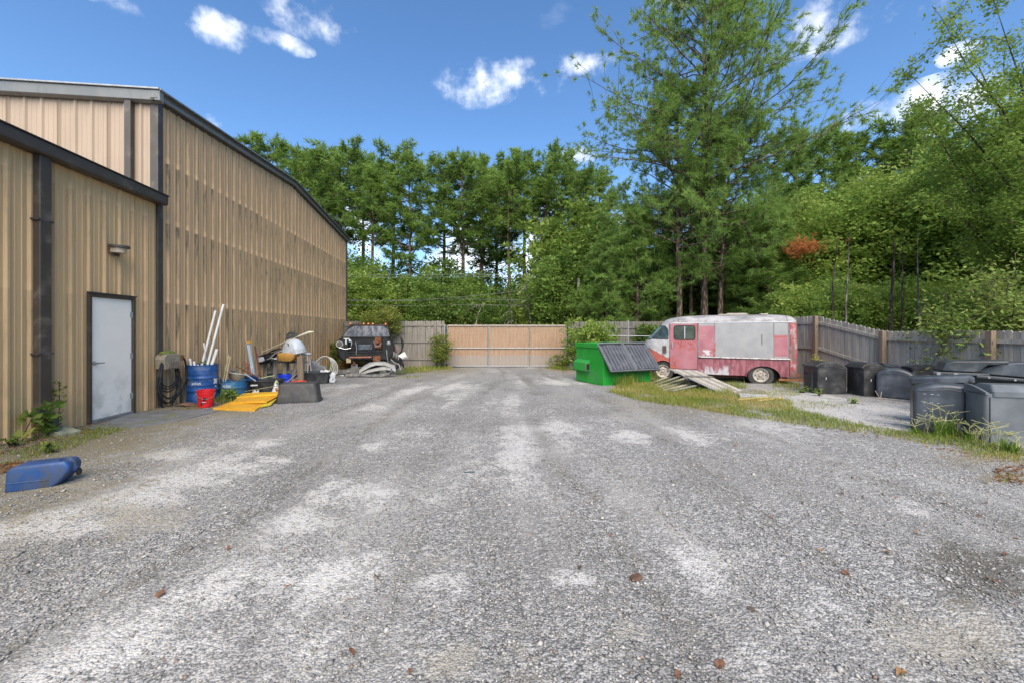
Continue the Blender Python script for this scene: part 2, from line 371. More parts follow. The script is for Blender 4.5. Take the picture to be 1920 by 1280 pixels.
sand = blob([(260, 965, 90, 26, .8), (850, 1245, 60, 30, .9), (960, 1230, 60, 40, .5), (1790, 1190, 130, 45, .9), (1690, 1150, 60, 30, .6), (1170, 1180, 40, 30, .6), (820, 1050, 40, 20, .6), (420, 1010, 60, 20, .4), (150, 915, 90, 16, .7), (250, 870, 90, 10, .5)])
dark = blob([(1850, 1070, 90, 36, 1), (1780, 1040, 60, 22, .8), (790, 1050, 22, 20, .5), (240, 905, 70, 6, .6), (1200, 960, 50, 20, .35), (560, 1110, 20, 10, .4), (1300, 712, 200, 5, .7)])
moss = blob([(60, 868, 120, 26, 1), (180, 820, 110, 22, 1), (300, 790, 90, 10, .9), (420, 772, 80, 9, .8), (60, 930, 150, 12, .7), (1330, 745, 130, 18, .8), (1500, 780, 60, 8, .4), (1700, 815, 60, 7, .5), (1860, 850, 80, 16, .9), (820, 693, 60, 6, .8), (1080, 690, 50, 6, .9), (760, 705, 60, 4, .5), (1880, 895, 40, 8, .8)])
wall_x = -6.48 - .1125 * GY
dw = GX - wall_x
wood = np.clip((GY - 20.6) * 1.2, 0, 1) + np.clip((GX - 9.7) * 1.2, 0, 1) + np.clip(1 - np.abs(dw - .05) * 6, 0, .5); wood = np.clip(wood, 0, 1)
ruts = np.zeros_like(GX); ridge = np.zeros_like(GX)
for k_, (xa, xb) in enumerate([(-2.6, -1.9), (-1.0, -.5), (.9, .2), (2.6, 1.5), (-4.4, -2.8), (4.3, 2.2)]):
    xc = xa + (xb - xa) * np.clip((GY - 1.5) / 17, 0, 1) ** .8 + .22 * np.sin(GY * .45 + k_); dd_ = np.abs(GX - xc + .25 * (vnoise(GX, GY, 1.1, 40 + k_) - .5))
    on_ = np.clip((GY - .5) * .8, 0, 1) * (GY < 20.5) * (.45 + .9 * vnoise(GX * .3, GY * .5, .7, 50 + k_)); ruts = np.maximum(ruts, np.exp(-(dd_ / .17) ** 2) * on_); ridge = np.maximum(ridge, np.exp(-((dd_ - .42) / .16) ** 2) * on_)
GZ += (-.016 * ruts + .012 * ridge) * inner
dust = np.clip(dust + .20 * ridge - .30 * ruts, 0, 1.1); dark = np.maximum(dark, .40 * ruts)
chalk = vnoise(GX * 1.0, GY * .55, .55, 71) * .6 + vnoise(GX, GY * .7, 1.4, 72) * .4; dust = np.clip(dust + np.clip((chalk - .58) * 2.4, 0, .5) * inner, 0, 1.1)
moss = np.maximum(moss, np.clip(1.15 - dw / np.interp(GY, [3, 6, 8, 12], [3.3, 2.5, 1.7, .9]) * .85, 0, .95) * np.clip((16 - GY) / 4, 0, 1))
nx, ny = len(XS), len(YS); ii = (np.arange(ny - 1)[:, None] * nx + np.arange(nx - 1)[None, :]).ravel()
F = np.stack([ii, ii + 1, ii + 1 + nx, ii + nx], 1)
GRAVEL = m_gravel()
gnd_o = npmesh('ground', np.stack([GX.ravel(), GY.ravel(), GZ.ravel()], 1), F, GRAVEL, None, dict(dust=dust.ravel(), sand=sand.ravel(), dark=dark.ravel(), moss=moss.ravel(), wood=wood.ravel()), True)
gnd_o['kind'] = 'structure'
def gh(x, y):
    i = int(np.clip(np.searchsorted(XS, x) - 1, 0, nx - 2)); j = int(np.clip(np.searchsorted(YS, y) - 1, 0, ny - 2))
    u = (x - XS[i]) / (XS[i + 1] - XS[i]); v = (y - YS[j]) / (YS[j + 1] - YS[j])
    return float((GZ[j, i] * (1 - u) + GZ[j, i + 1] * u) * (1 - v) + (GZ[j + 1, i] * (1 - u) + GZ[j + 1, i + 1] * u) * v)
def gp(px, py, dz=0.): p = gnd(px, py); p.z = gh(p.x, p.y) + dz; return p

# loose stones lying on the gravel: small irregular octahedra, joined
def stones(n, y0, y1, s0, s1, seed, pw=1.0):
    r = np.random.default_rng(seed)
    y = y0 + (y1 - y0) * r.random(n) ** pw; x = (r.random(n) * 2 - 1) * (1.33 * y + .1)
    keep = (x > -6.6 - .1125 * y + .1) & (x < 10); x = x[keep]; y = y[keep]; n = len(x)
    jx = np.clip(np.searchsorted(XS, x) - 1, 0, nx - 2); jy = np.clip(np.searchsorted(YS, y) - 1, 0, ny - 2); z = GZ[jy, jx]
    s = s0 + (s1 - s0) * r.random(n) ** 2.6; s *= np.where(dust[jy, jx] + sand[jy, jx] > .55, .62, 1)
    B = np.array([(1, 0, 0), (0, 1, 0), (-1, 0, 0), (0, -1, 0), (0, 0, 1), (.15, .1, -.6)], float)
    V = B[None] * (1 + .55 * (r.random((n, 6, 1)) - .5)) + .18 * (r.random((n, 6, 3)) - .5)
    V[:, :, 2] *= (.35 + .45 * r.random((n, 1))); an = r.random(n) * 6.283; c, q = np.cos(an)[:, None], np.sin(an)[:, None]
    V = np.stack([V[:, :, 0] * c * 1.25 - V[:, :, 1] * q, V[:, :, 0] * q * 1.25 + V[:, :, 1] * c, V[:, :, 2]], 2) * s[:, None, None]
    V += np.stack([x, y, z + s * .12], 1)[:, None, :]
    T = np.array([(0, 1, 4), (1, 2, 4), (2, 3, 4), (3, 0, 4), (1, 0, 5), (2, 1, 5), (3, 2, 5), (0, 3, 5)])
    F = (np.arange(n)[:, None, None] * 6 + T[None]).reshape(-1, 3)
    return V.reshape(-1, 3), F, np.repeat(r.random(n), 6)
def m_stone():
    t = NT('loose_stone'); a = t.attr('tint').outputs['Fac']
    c = t.mix(t.rng(a, 0, 1, smooth=False), (.08, .076, .072), (.47, .452, .43)); c = t.mix(t.rng(a, .97, .99), c, (.22, .13, .08)); c = t.mix(t.mul(t.noise(90, 3), .4), c, (.36, .355, .35))
    return t.fin(c, .92, 0, None, .2)
parts_ = [stones(52000, 1.5, 4.8, .0025, .0115, 3, .8), stones(22000, 4.4, 10, .004, .012, 4, .8), stones(1500, 1.6, 9, .009, .026, 6, .8)]
off = 0; VV = []; FF = []; TT = []
for v_, f_, t_ in parts_: VV.append(v_); FF.append(f_ + off); TT.append(t_); off += len(v_)
so = npmesh('loose_gravel', np.concatenate(VV), np.concatenate(FF), m_stone(), None, dict(tint=np.concatenate(TT)))
tag(so, 'loose grey limestone chips scattered over the gravel yard', 'gravel', None, 'stuff')

# ------------------------------------------------------------------ the metal buildings
WD = Vector((-.1125, 1, 0)).normalized(); C0 = Vector((-6.48 - .1125 * 8.33, 8.33, 0)); BTH = math.atan2(WD.y, WD.x)
def wl(px, py):                                   # a photo pixel on the side wall -> (x along the wall, z)
    r = (px - 960) / FPX; s = (r * C0.y - C0.x) / (WD.x - r * WD.y); return s, HCAM + (HOR - py) / FPX * (C0.y + s * WD.y)
def wp(x, y, z=0): return C0 + WD * x + Vector((-WD.y, WD.x, 0)) * y + Vector((0, 0, z))   # building coordinates -> world
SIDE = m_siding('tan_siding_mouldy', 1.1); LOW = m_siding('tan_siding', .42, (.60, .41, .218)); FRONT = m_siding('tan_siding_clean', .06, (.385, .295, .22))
P_ = .305
def rib_profile(u0, u1):
    pts = []; k = math.floor(u0 / P_) - 1
    while k * P_ < u1 + P_:
        b = k * P_
        pts += [(b - .042, 0), (b - .016, .030), (b + .016, .030), (b + .042, 0), (b + .094, 0), (b + .102, .006), (b + .112, .006), (b + .12, 0), (b + .185, 0), (b + .193, .006), (b + .203, .006), (b + .211, 0)]; k += 1
    pts.sort(); o = [(u0, 0.)] + [p for p in pts if u0 + .002 < p[0] < u1 - .002] + [(u1, 0.)]
    return o
def panel(parent, u0, u1, zb, ztop, m, plane, zsplit=None, name='wall_panel', lift=0.):
    """sheet of ribbed steel. plane 'side': u=x, outward -y.  'front': u=y, outward -x"""
    mb = MB(); pr = rib_profile(u0, u1); rows = [lambda u: zb, ztop]
    vs_ = []
    for f in rows:
        for u, h in pr:
            q = -(h + lift); vs_.append((u, q, f(u)) if plane == 'side' else (q, u, f(u)))
    n = len(pr); mb.add(vs_, [(i, i + 1, i + 1 + n, i + n) for i in range(n - 1)])
    o = mb.build(name, m, parent); return o
tall = thing('metal_building', 'tall tan ribbed steel warehouse with mould-streaked side wall and grey gutter', 'building', C0, BTH)
LEN = 13.1; RIDGE = 6.45; EZ, RZ = 6.46, 7.04
top_side = lambda x: EZ + (RZ - EZ) * (x / RIDGE if x < RIDGE else (LEN - x) / (LEN - RIDGE))
k = 0.0; i = 0
while k < LEN - .05:
    e = min(k + 3 * P_, LEN); panel(tall, k, e, -.35, top_side, SIDE, 'side', lift=.0015 * (i % 2)); k = e; i += 1
k = 0.0; i = 0
while k < 18:
    e = k + 3 * P_; panel(tall, k, e, 3.6, lambda y: 6.30, FRONT, 'front', lift=.0015 * (i % 2)); k = e; i += 1
MB().b2((.03, .03, -.3), (LEN - .03, 18, 6.2)).build('wall_core', BROWN, tall)
# far end wall and roof sheets
rf = MB()
rf.add([(-.16, -.16, EZ - .02), (RIDGE, -.16, RZ + .0), (RIDGE, 18.2, RZ), (-.16, 18.2, EZ - .02)], [(0, 1, 2, 3)])
rf.add([(RIDGE, -.16, RZ), (LEN + .16, -.16, EZ - .02), (LEN + .16, 18.2, EZ - .02), (RIDGE, 18.2, RZ)], [(0, 1, 2, 3)])
rf.add([(x, y, z + .06) for x, y, z in [(-.16, -.16, EZ - .02), (RIDGE, -.16, RZ), (RIDGE, 18.2, RZ), (-.16, 18.2, EZ - .02)]], [(0, 1, 2, 3)])
rf.add([(x, y, z + .06) for x, y, z in [(RIDGE, -.16, RZ), (LEN + .16, -.16, EZ - .02), (LEN + .16, 18.2, EZ - .02), (RIDGE, 18.2, RZ)]], [(0, 1, 2, 3)])
roof = rf.build('roof', GUTTER, tall)
# rake trim along the gable, eave gutter on the front, corner trims, downspout
def rake(x0, z0, x1, z1):
    m = MB(); m.beam((x0, -.06, z0 - .03), (x1, -.06, z1 - .03), .12, .16)
    m.build('rake_trim', GUTTER, tall, bevel=.012); m = MB(); m.beam((x0, -.10, z0 + .065), (x1, -.10, z1 + .065), .17, .03); m.build('rake_cap', STEEL, tall)
    m = MB(); m.beam((x0, -.012, z0 - .135), (x1, -.012, z1 - .135), .055, .05); m.build('closure_strip', BROWN, tall)
rake(-.17, EZ - .015, RIDGE, RZ); rake(RIDGE, RZ, LEN + .15, EZ - .01)
g = MB(); g.prism([(-.17, 6.50), (-.17, 6.46), (-.15, 6.30), (-.045, 6.27), (-.045, 6.50)], -.16, 18.2, 'y'); g.build('front_gutter', GUTTER, tall, bevel=.008)
MB().b2((-.21, -.165, 6.50), (.05, 18.2, 6.53)).build('gutter_lip', STEEL, tall)
MB().b2((-.045, -.046, -.3), (.10, .11, 6.36)).build('corner_trim', BROWN, tall, bevel=.008)
MB().b2((LEN - .07, -.05, -.4), (LEN + .05, .1, EZ - .1)).build('corner_trim', BROWN, tall, bevel=.008)
ds = MB(); ds.b2((-.12, .42, 4.55), (-.03, .54, 6.34)); ds.beam((-.075, .48, 4.56), (-.19, .47, 4.40), .12, .09, (0, 1, 0)); ds.build('downspout', BROWN, tall, bevel=.008)
# screw heads in rows along the girts
sc_ = MB()
for gy in (5.18, 3.89, 2.18, .6):
    x = P_ * .38
    while x < LEN - .2:
        if gy < top_side(x) - .2: sc_.box((x, -.004, gy + random.uniform(-.01, .01)), (.016, .012, .016))
        x += P_
so2 = sc_.build('screw_heads', mat('screw_tan', (.36, .24, .14), rough=.4), tall); so2['kind'] = 'stuff'

low = thing('metal_annex', 'low tan ribbed steel annex with dark brown eave and white side door', 'building', C0, BTH)
DX0, DX1, DZ = -1.56, -.60, 2.20
k = -14.2 + (14.2 % P_); k = -46 * P_
segs = []
while k < -1e-4:
    e = min(k + 3 * P_, 0.)
    if e <= DX0 - .0 or k >= DX1: segs.append((k, e))
    else:
        if k < DX0: segs.append((k, DX0))
        if e > DX1: segs.append((DX1, e))
    k = e
for i, (a, b) in enumerate(segs): panel(low, a, b - (.046 if b > -.01 else 0), -.22, lambda u: 4.22, LOW, 'side', lift=.0015 * (i % 2))
panel(low, DX0, DX1, DZ, lambda u: 4.22, LOW, 'side', lift=.003)
MB().b2((-14, .16, -.2), (-.03, 8, 4.2)).build('wall_core', BROWN, low)
ev = MB(); ev.prism([(-.20, 4.37), (-.20, 4.20), (-.17, 4.18), (-.002, 4.18), (-.002, 4.37)], -14.2, .03, 'x'); ev.build('eave_trim', BROWN, low, bevel=.01)
MB().b2((-14.2, -.215, 4.372), (.04, .02, 4.392)).build('drip_edge', mat('trim_dark', (.03, .025, .022), rough=.5), low)
rr = MB(); rr.add([(-14.2, -.19, 4.395), (-.13, -.19, 4.395), (-.13, 9, 4.95), (-14.2, 9, 4.95)], [(0, 1, 2, 3)]); rr.build('roof', GUTTER, low)
ds = MB(); ds.b2((-2.44, -.135, .30), (-2.27, -.034, 4.19)); ds.beam((-2.355, -.09, .33), (-2.33, -.22, .10), .17, .10, (1, 0, 0)); ds.build('downspout', BROWN, low, bevel=.012)
for z in (1.2, 3.2): MB().b2((-2.47, -.14, z), (-2.24, -.030, z + .03)).build('downspout_strap', BROWN, low)
fr = MB(); fr.b2((DX0, -.045, -.05), (DX0 + .055, .06, DZ)); fr.b2((DX1 - .055, -.045, -.05), (DX1, .06, DZ)); fr.b2((DX0 + .055, -.045, DZ - .055), (DX1 - .055, .06, DZ)); fr.b2((DX0 - .02, -.06, DZ), (DX1 + .02, -.02, DZ + .025))
door_frame = fr.build('door_frame', BROWN, low, bevel=.004)
def m_door():
    t = NT('door_paint'); x, y, z = t.xyz()
    c = t.mix(t.rng(t.noise(2.5, 5), .3, .7), (.90, .86, .79), (.94, .90, .83))
    c = t.mix(t.mul(t.mul(t.rng(z, 1.0, .25), t.rng(t.noise(4, 6), .42, .65)), .5), c, (.42, .42, .37)); return t.fin(c, .4, 0, t.bump(t.noise(30, 3), .04, .004))
door = MB().b2((DX0 + .06, -.012, .02), (DX1 - .06, .035, DZ - .06)).build('door', m_door(), low, bevel=.004)
MB().b2((DX0 + .055, -.05, -.05), (DX1 - .055, .05, .016)).build('threshold', STEEL, low)
hd = MB(); hx, hz_ = DX0 + .125, 1.0
hd.lathe([(.034, 0), (.034, .012), (.02, .02), (.014, .06), (.014, .075)], 14, Matrix.Translation((hx, -.012, hz_)) @ Matrix.Rotation(R(90), 4, 'X')); hd.tube([(hx, -.08, hz_), (hx + .06, -.083, hz_ + .002), (hx + .125, -.078, hz_)], [.011, .010, .009], 8)
hd.build('handle', STEEL, door, True)
for z in (.32, 1.08, 1.86):
    h = MB(); h.tube([(DX1 - .058, -.022, z - .055), (DX1 - .058, -.022, z + .055)], .010, 8); h.b2((DX1 - .09, -.0165, z - .05), (DX1 - .06, -.0125, z + .05)); h.build('hinge', STEEL, door)
# wall light: half-round bronze hood with a clear lens
wx, wz = wl(207, 462)[0] + .02, wl(220, 470)[1]
wlamp = thing('wall_light', 'half round dark bronze wall light above the white door', 'light', wp(wx, -.03, wz), BTH)
b = MB(); b.b2((-.08, -.045, -.12), (.08, .0, .06)); b.build('back_box', BROWN, wlamp, bevel=.006)
pl = [(.15 * math.cos(a) , -.03 - .23 * math.sin(a)) for a in np.linspace(math.pi, 0, 15)]
b = MB(); b.prism(pl, .02, .065, 'z'); b.build('hood', BROWN, wlamp, bevel=.006)
pl = [(.11 * math.cos(a), -.04 - .165 * math.sin(a)) for a in np.linspace(math.pi, 0, 13)]
b = MB(); b.prism(pl, -.07, .02, 'z'); b.build('lens', mat('lamp_lens', (.42, .34, .25), .1, 8, .25), wlamp)
# ------------------------------------------------------------------ wooden fences
def picket_mesh(h, w=.136, t=.018, ear=.03):
    m = MB(); m.prism([(-w / 2, 0), (w / 2, 0), (w / 2, h - ear), (w / 2 - ear, h), (-w / 2 + ear, h), (-w / 2, h - ear)], -t / 2, t / 2, 'y'); return m
def fence(name, label, A, B, top, m, postm, rails, side=1, post_every=2.44, railh=.09, posts=True):
    """boards from A to B (xy); top(d) absolute height; side=+1 puts rails and posts on the left of A->B"""
    A = Vector((A[0], A[1], 0)); B = Vector((B[0], B[1], 0)); d = (B - A); L = d.length; d.normalize(); rz = math.atan2(d.y, d.x)
    root = thing(name, label, 'fence', (A.x, A.y, gz(A.y)), rz); z0 = gz(A.y)
    cache = {}; s = .07
    while s < L - .05:
        p = A + d * s; zb = gz(p.y) - .03 - z0; h = round((top(s) + random.uniform(-.012, .012) - z0 - zb) / .01) * .01; q = (h, random.randint(0, 1))
        if q not in cache: me = picket_mesh(h, .136 - .004 * q[1]).mesh('board'); me.materials.append(m); cache[q] = me
        link('board', cache[q], root, (s, random.uniform(-.003, .003), zb), (random.uniform(-.008, .008), random.uniform(-.006, .006), 0)); s += .1405
    for rail in rails:
        k = 0.
        while k < L - .1:
            e = min(k + post_every, L); f0, f1 = rail(k) - z0, rail(e) - z0
            r = MB(); r.beam((k, side * .034, f0), (e, side * .034, f1), .04, railh); r.build('rail', m, root); k = e
    if posts:
        k = 0.
        while k <= L + .01:
            p = A + d * k; zb = gz(p.y) - .1 - z0; r = MB(); r.b2((k - .05, side * .055, zb), (k + .05, side * .055 + side * .095, top(min(k, L)) - .05 - z0)); r.build('post', postm, root, bevel=.006); k += post_every
    return root
GY0 = 20.75
FX = 10.2
def t_left(s): return 2.08
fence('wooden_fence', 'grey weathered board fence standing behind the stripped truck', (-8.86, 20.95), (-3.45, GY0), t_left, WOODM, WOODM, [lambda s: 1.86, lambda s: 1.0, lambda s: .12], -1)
fence('wooden_fence', 'dark weathered board fence between the gate and the pink van', (2.95, GY0), (FX, 20.9), lambda s: 2.06, WOODD, WOODD, [lambda s: 1.75, lambda s: .8], -1)
def t_right(s):
    y = 20.9 - s
    if y > 13.25: return 2.06
    if y > 10.85: k = (13.25 - y) / 2.4; return 2.06 - .50 * (.25 * k + .75 * k ** .85 if k < 1 else 1)
    return 1.56
RY = lambda s: t_right(s)
root = fence('wooden_fence', 'grey board fence stepping down beside the black plastic cabinets', (FX, 20.9), (FX, 1.2), t_right, WOOD, WOODB, [], -1, 2.42, posts=False)
for (y0, y1) in [(20.9, 18.4), (18.4, 15.9), (15.9, 13.25), (13.25, 10.85), (10.85, 8.4), (8.4, 6.0), (6.0, 3.6), (3.6, 1.2)]:
    z0 = gz(20.9); s0, s1 = 20.9 - y0, 20.9 - y1
    for off_ in (-.22, -1.05):
        a, b_ = t_right(s0 + .001) + off_, t_right(s1 - .001) + off_
        if off_ < -1: a = min(a, 1.0); b_ = min(b_, .96 if y1 < 11 else 1.0); a = .98 if y0 < 13 and y1 > 10 else a
        r = MB(); r.beam((s0, -.034, a - z0), (s1, -.034, b_ - z0), .04, .09); r.build('rail', WOOD, root)
    r = MB(); r.b2((s1 - .06, -.165, gz(y1) - .1 - z0), (s1 + .06, -.056, t_right(s1) + .0 - z0)); r.build('post', WOODB, root, bevel=.006)

# ------------------------------------------------------------------ chain-link gate with tan slats
def m_slat():
    t = NT('tan_slat'); x, y, z = t.xyz(); n = t.noise(18, 4, stretch=(1, 1, .1))
    c = t.mix(t.rng(n, .3, .7), (.40, .225, .115), (.50, .30, .165))
    mud = t.rng(t.math('ADD', z, t.mul(t.noise(2.2, 6), .35)), .86, .70); c = t.mix(t.mul(mud, .8), c, (.36, .32, .29))
    return t.fin(c, .6, 0, None)
GL, GR, GT, GB = -3.36, 2.83, 2.13, .06
gate = thing('sliding_gate', 'wide chain-link gate filled with tan plastic slats', 'gate', (0, GY0 - .12, gz(GY0)))
gw = GR - GL; fr = MB()
for z in (GT, .98, GB): fr.tube([(GL, 0, z), (GR, 0, z)], .026, 8)
fr.build('horizontal_rail', STEEL, gate, True)
for k in range(4):
    x = GL + gw * (0, .345, .69, 1)[k]; MB().tube([(x, -.002, .02), (x, -.002, GT + .02)], .027, 8).build('upright', STEEL, gate, True)
sl = MB(); x = GL + .05
while x < GR - .04:
    if random.random() > .012: sl.box((x, .05, (GT + .05 + GB) / 2 + random.uniform(-.01, .01)), (.062, .008, GT + .04 - GB))
    x += .0715
q = sl.build('privacy_slats', m_slat(), gate); q['kind'] = 'stuff'
wr = MB(); x = GL - GT
while x < GR:
    for sg in (1, -1):
        a = [x, GB] if sg > 0 else [x, GT]; b_ = [x + (GT - GB), GT] if sg > 0 else [x + (GT - GB), GB]
        (x0, z0), (x1, z1) = a, b_; sl_ = (z1 - z0) / (x1 - x0)
        if x0 < GL: z0 += (GL - x0) * sl_; x0 = GL
        if x1 > GR: z1 -= (x1 - GR) * sl_; x1 = GR
        if x1 - x0 > .05: wr.beam((x0, .036, z0), (x1, .036, z1), .0045, .0045)
    x += .0715
q = wr.build('chain_link_wire', STEEL, gate); q['kind'] = 'stuff'
tr = MB(); tr.tube([(GL - .05, -.05, .10), (GL - .05, .05, .10)], .09, 14); tr.build('roller_wheel', RUBBER, gate, True)
def steel_post(label, p, h, r=.035):
    o = thing('gate_post', label, 'post', p); m = MB(); m.tube([(0, 0, -.1), (0, 0, h)], r, 10); m.build('tube', STEEL, o, True); MB().lathe([(r + .006, h - .03), (r + .006, h + .01), (r * .5, h + .03)], 10).build('cap', STEEL, o, True); return o
steel_post('round steel post at the latch end of the tan gate', (2.93, GY0 - .28, gz(GY0)), 2.42, .04)
steel_post('round steel post standing before the dark fence behind the dumpster', (on(1178, 19.9).x, 19.9, gz(19.9)), 2.35, .035)
q = MB(); 
q.tube([(2.93, GY0 - .3, 1.35), (on(1178, 19.9).x, 19.86, 1.32)], .02, 8); q.tube([(on(1178, 19.9).x, 19.86, 1.32), (on(1262, 19.4).x, 19.4, 1.30)], .02, 8)
tag(q.build('steel_rail', STEEL, None, True), 'thin horizontal steel rail running behind the green dumpster', 'rail')
steel_post('round steel post at the hinge end of the tan gate', (-3.46, GY0 - .28, gz(GY0)), 2.1, .045)

# ------------------------------------------------------------------ poles and wires
WPOLE = m_wood('pole_wood', (.22, .16, .10), (.36, .27, .18), (.26, .17, .09), .5)
pp = on(1167, 23.5)
pole = thing('utility_pole', 'brown wooden pole carrying a white box among the pines', 'pole', pp)
MB().tube([(0, 0, -.2), (0, 0, 7.75)], [.16, .13], 10).build('shaft', WPOLE, pole, True)
ptop = 7.75
MB().b2((-.22, -.20, ptop - .02), (.22, .20, ptop + .03)).b2((-.24, -.22, ptop + .36), (.24, .22, ptop + .41)).build('box_trim', WHITE, pole)
MB().b2((-.19, -.17, ptop + .03), (.19, .17, ptop + .36)).build('box', mat('white_box', (.62, .62, .60), .1), pole)
MB().b2((-.06, -.16, ptop - .75), (.06, -.12, ptop - .15)).build('bracket', BLACKP, pole)
p2 = on(1085, 27)
pole2 = thing('utility_pole', 'slim pale grey pole with guy wire behind the gate', 'pole', p2)
MB().tube([(0, 0, -.2), (0, 0, HCAM + (HOR - 523) / FPX * 27 - p2.z)], [.125, .105], 10).build('shaft', mat('pale_pole', (.42, .41, .39), .15, 4, .8), pole2, True)
MB().tube([(0, 0, 5.15), (.75, -.6, 0.)], .012, 5).build('guy_wire', STEEL, pole2)
WIRE = mat('wire', (.16, .165, .17), .1, 3, .6, .2, 0)
def wire(pts, sag, label):
    m = MB(); path = []
    for a, b_ in zip(pts[:-1], pts[1:]):
        for k in range(13):
            t_ = k / 12; p = Vector(a).lerp(Vector(b_), t_); p.z -= sag * 4 * t_ * (1 - t_); path.append(p)
    m.tube(path, .011, 5); tag(m.build('overhead_wire', WIRE), label, 'wire', 'overhead wires beyond the gate')
L0 = 'thin overhead wire strung across the wood beyond the gate'
for (ya, yb, Y) in [(511, 513, 27.5), (516, 517, 27.8), (561, 557, 27.2), (569, 569, 27.0)]:
    wire([dep(560, ya, Y), dep(880, (ya + yb) / 2 + 2, Y), dep(1240, yb, Y)], .12, L0)
wire([dep(640, 562, 26.5), dep(1085, 525, 27)], .5, 'sagging overhead wire ending at the pale pole')

# ------------------------------------------------------------------ trees
BARK_P = m_bark('pine_bark', (.14, .10, .075), (.27, .21, .17)); BARK_D = m_bark('dark_bark', (.07, .058, .045), (.15, .125, .10)); BARK_G = m_bark('grey_bark', (.22, .20, .18), (.38, .36, .33))
NEEDLE = m_leaf('pine_needles', (.065, .13, .028), (.15, .25, .05), (.25, .375, .08), .45)
NEEDLE2 = m_leaf('big_pine_needles', (.075, .16, .035), (.18, .30, .06), (.27, .40, .095), .45)
LEAF_A = m_leaf('oak_leaves', (.075, .15, .03), (.18, .28, .055), (.28, .40, .085), .48)
LEAF_B = m_leaf('light_leaves', (.10, .19, .035), (.23, .33, .06), (.36, .45, .10), .48)
LEAF_D = m_leaf('dark_leaves', (.045, .10, .025), (.11, .20, .04), (.25, .31, .07), .45)
LEAF_Y = m_leaf('yellow_green_leaves', (.10, .15, .03), (.22, .27, .05), (.40, .38, .10), .40)
ORANGE = m_leaf('dead_needles', (.30, .10, .035), (.48, .17, .06), (.60, .26, .10), .3)
def unit(n, r): v = r.normal(size=(n, 3)); return v / np.linalg.norm(v, axis=1, keepdims=True)
def tufts(C, D, r, n=12, L=.22, w=.012, spread=.9, tint=None):
    """fans of needles: C centres (k,3), D directions (k,3)"""
    k = len(C); d = D[:, None, :] + spread * r.normal(size=(k, n, 3)) * .75; d /= np.linalg.norm(d, axis=2, keepdims=True)
    ln = L * (.65 + .6 * r.random((k, n, 1))); base = C[:, None, :] - D[:, None, :] * L * r.random((k, n, 1)) * .8
    sd_ = np.cross(d, unit(k * n, r).reshape(k, n, 3)); sd_ /= np.linalg.norm(sd_, axis=2, keepdims=True) + 1e-9
    V = np.stack([base - sd_ * w, base + sd_ * w, base + d * ln - np.array([0, 0, 1]) * ln * .12], 2).reshape(-1, 3)
    F = np.arange(len(V)).reshape(-1, 3); ti = (np.clip(tint[:, None] + .22 * r.normal(size=(k, n)), 0, 1)).repeat(3)
    return V, F, ti
def leaves(C, r, size=.1, tint=None, flat=.5, asp=.55):
    k = len(C); n = unit(k, r); n[:, 2] = np.abs(n[:, 2]) + flat; n /= np.linalg.norm(n, axis=1, keepdims=True)
    a = np.cross(n, unit(k, r)); a /= np.linalg.norm(a, axis=1, keepdims=True) + 1e-9; b_ = np.cross(n, a); s = (size * (.6 + .8 * r.random((k, 1))))
    fold = n * s * .18
    V = np.stack([C - a * s, C + b_ * s * asp - fold, C + a * s, C - b_ * s * asp - fold], 1).reshape(-1, 3)
    i = np.arange(k)[:, None] * 4; F = np.concatenate([i + np.array([[0, 1, 2]]), i + np.array([[0, 2, 3]])], 1).reshape(-1, 3)
    return V, F, np.clip(tint, 0, 1).repeat(4)
def limb(mb, p, d, L, r0, r, segs=5, droop=0., wander=.18, n=5):
    path = [Vector(p)]; d = Vector(d).normalized(); rs = [r0]
    for i in range(segs):
        d = (d + Vector(r.normal(size=3)) * wander + Vector((0, 0, -droop))).normalized(); path.append(path[-1] + d * (L / segs)); rs.append(max(r0 * (1 - (i + 1) / (segs + .6)), .006))
    mb.tube(path, rs, n, False); return path
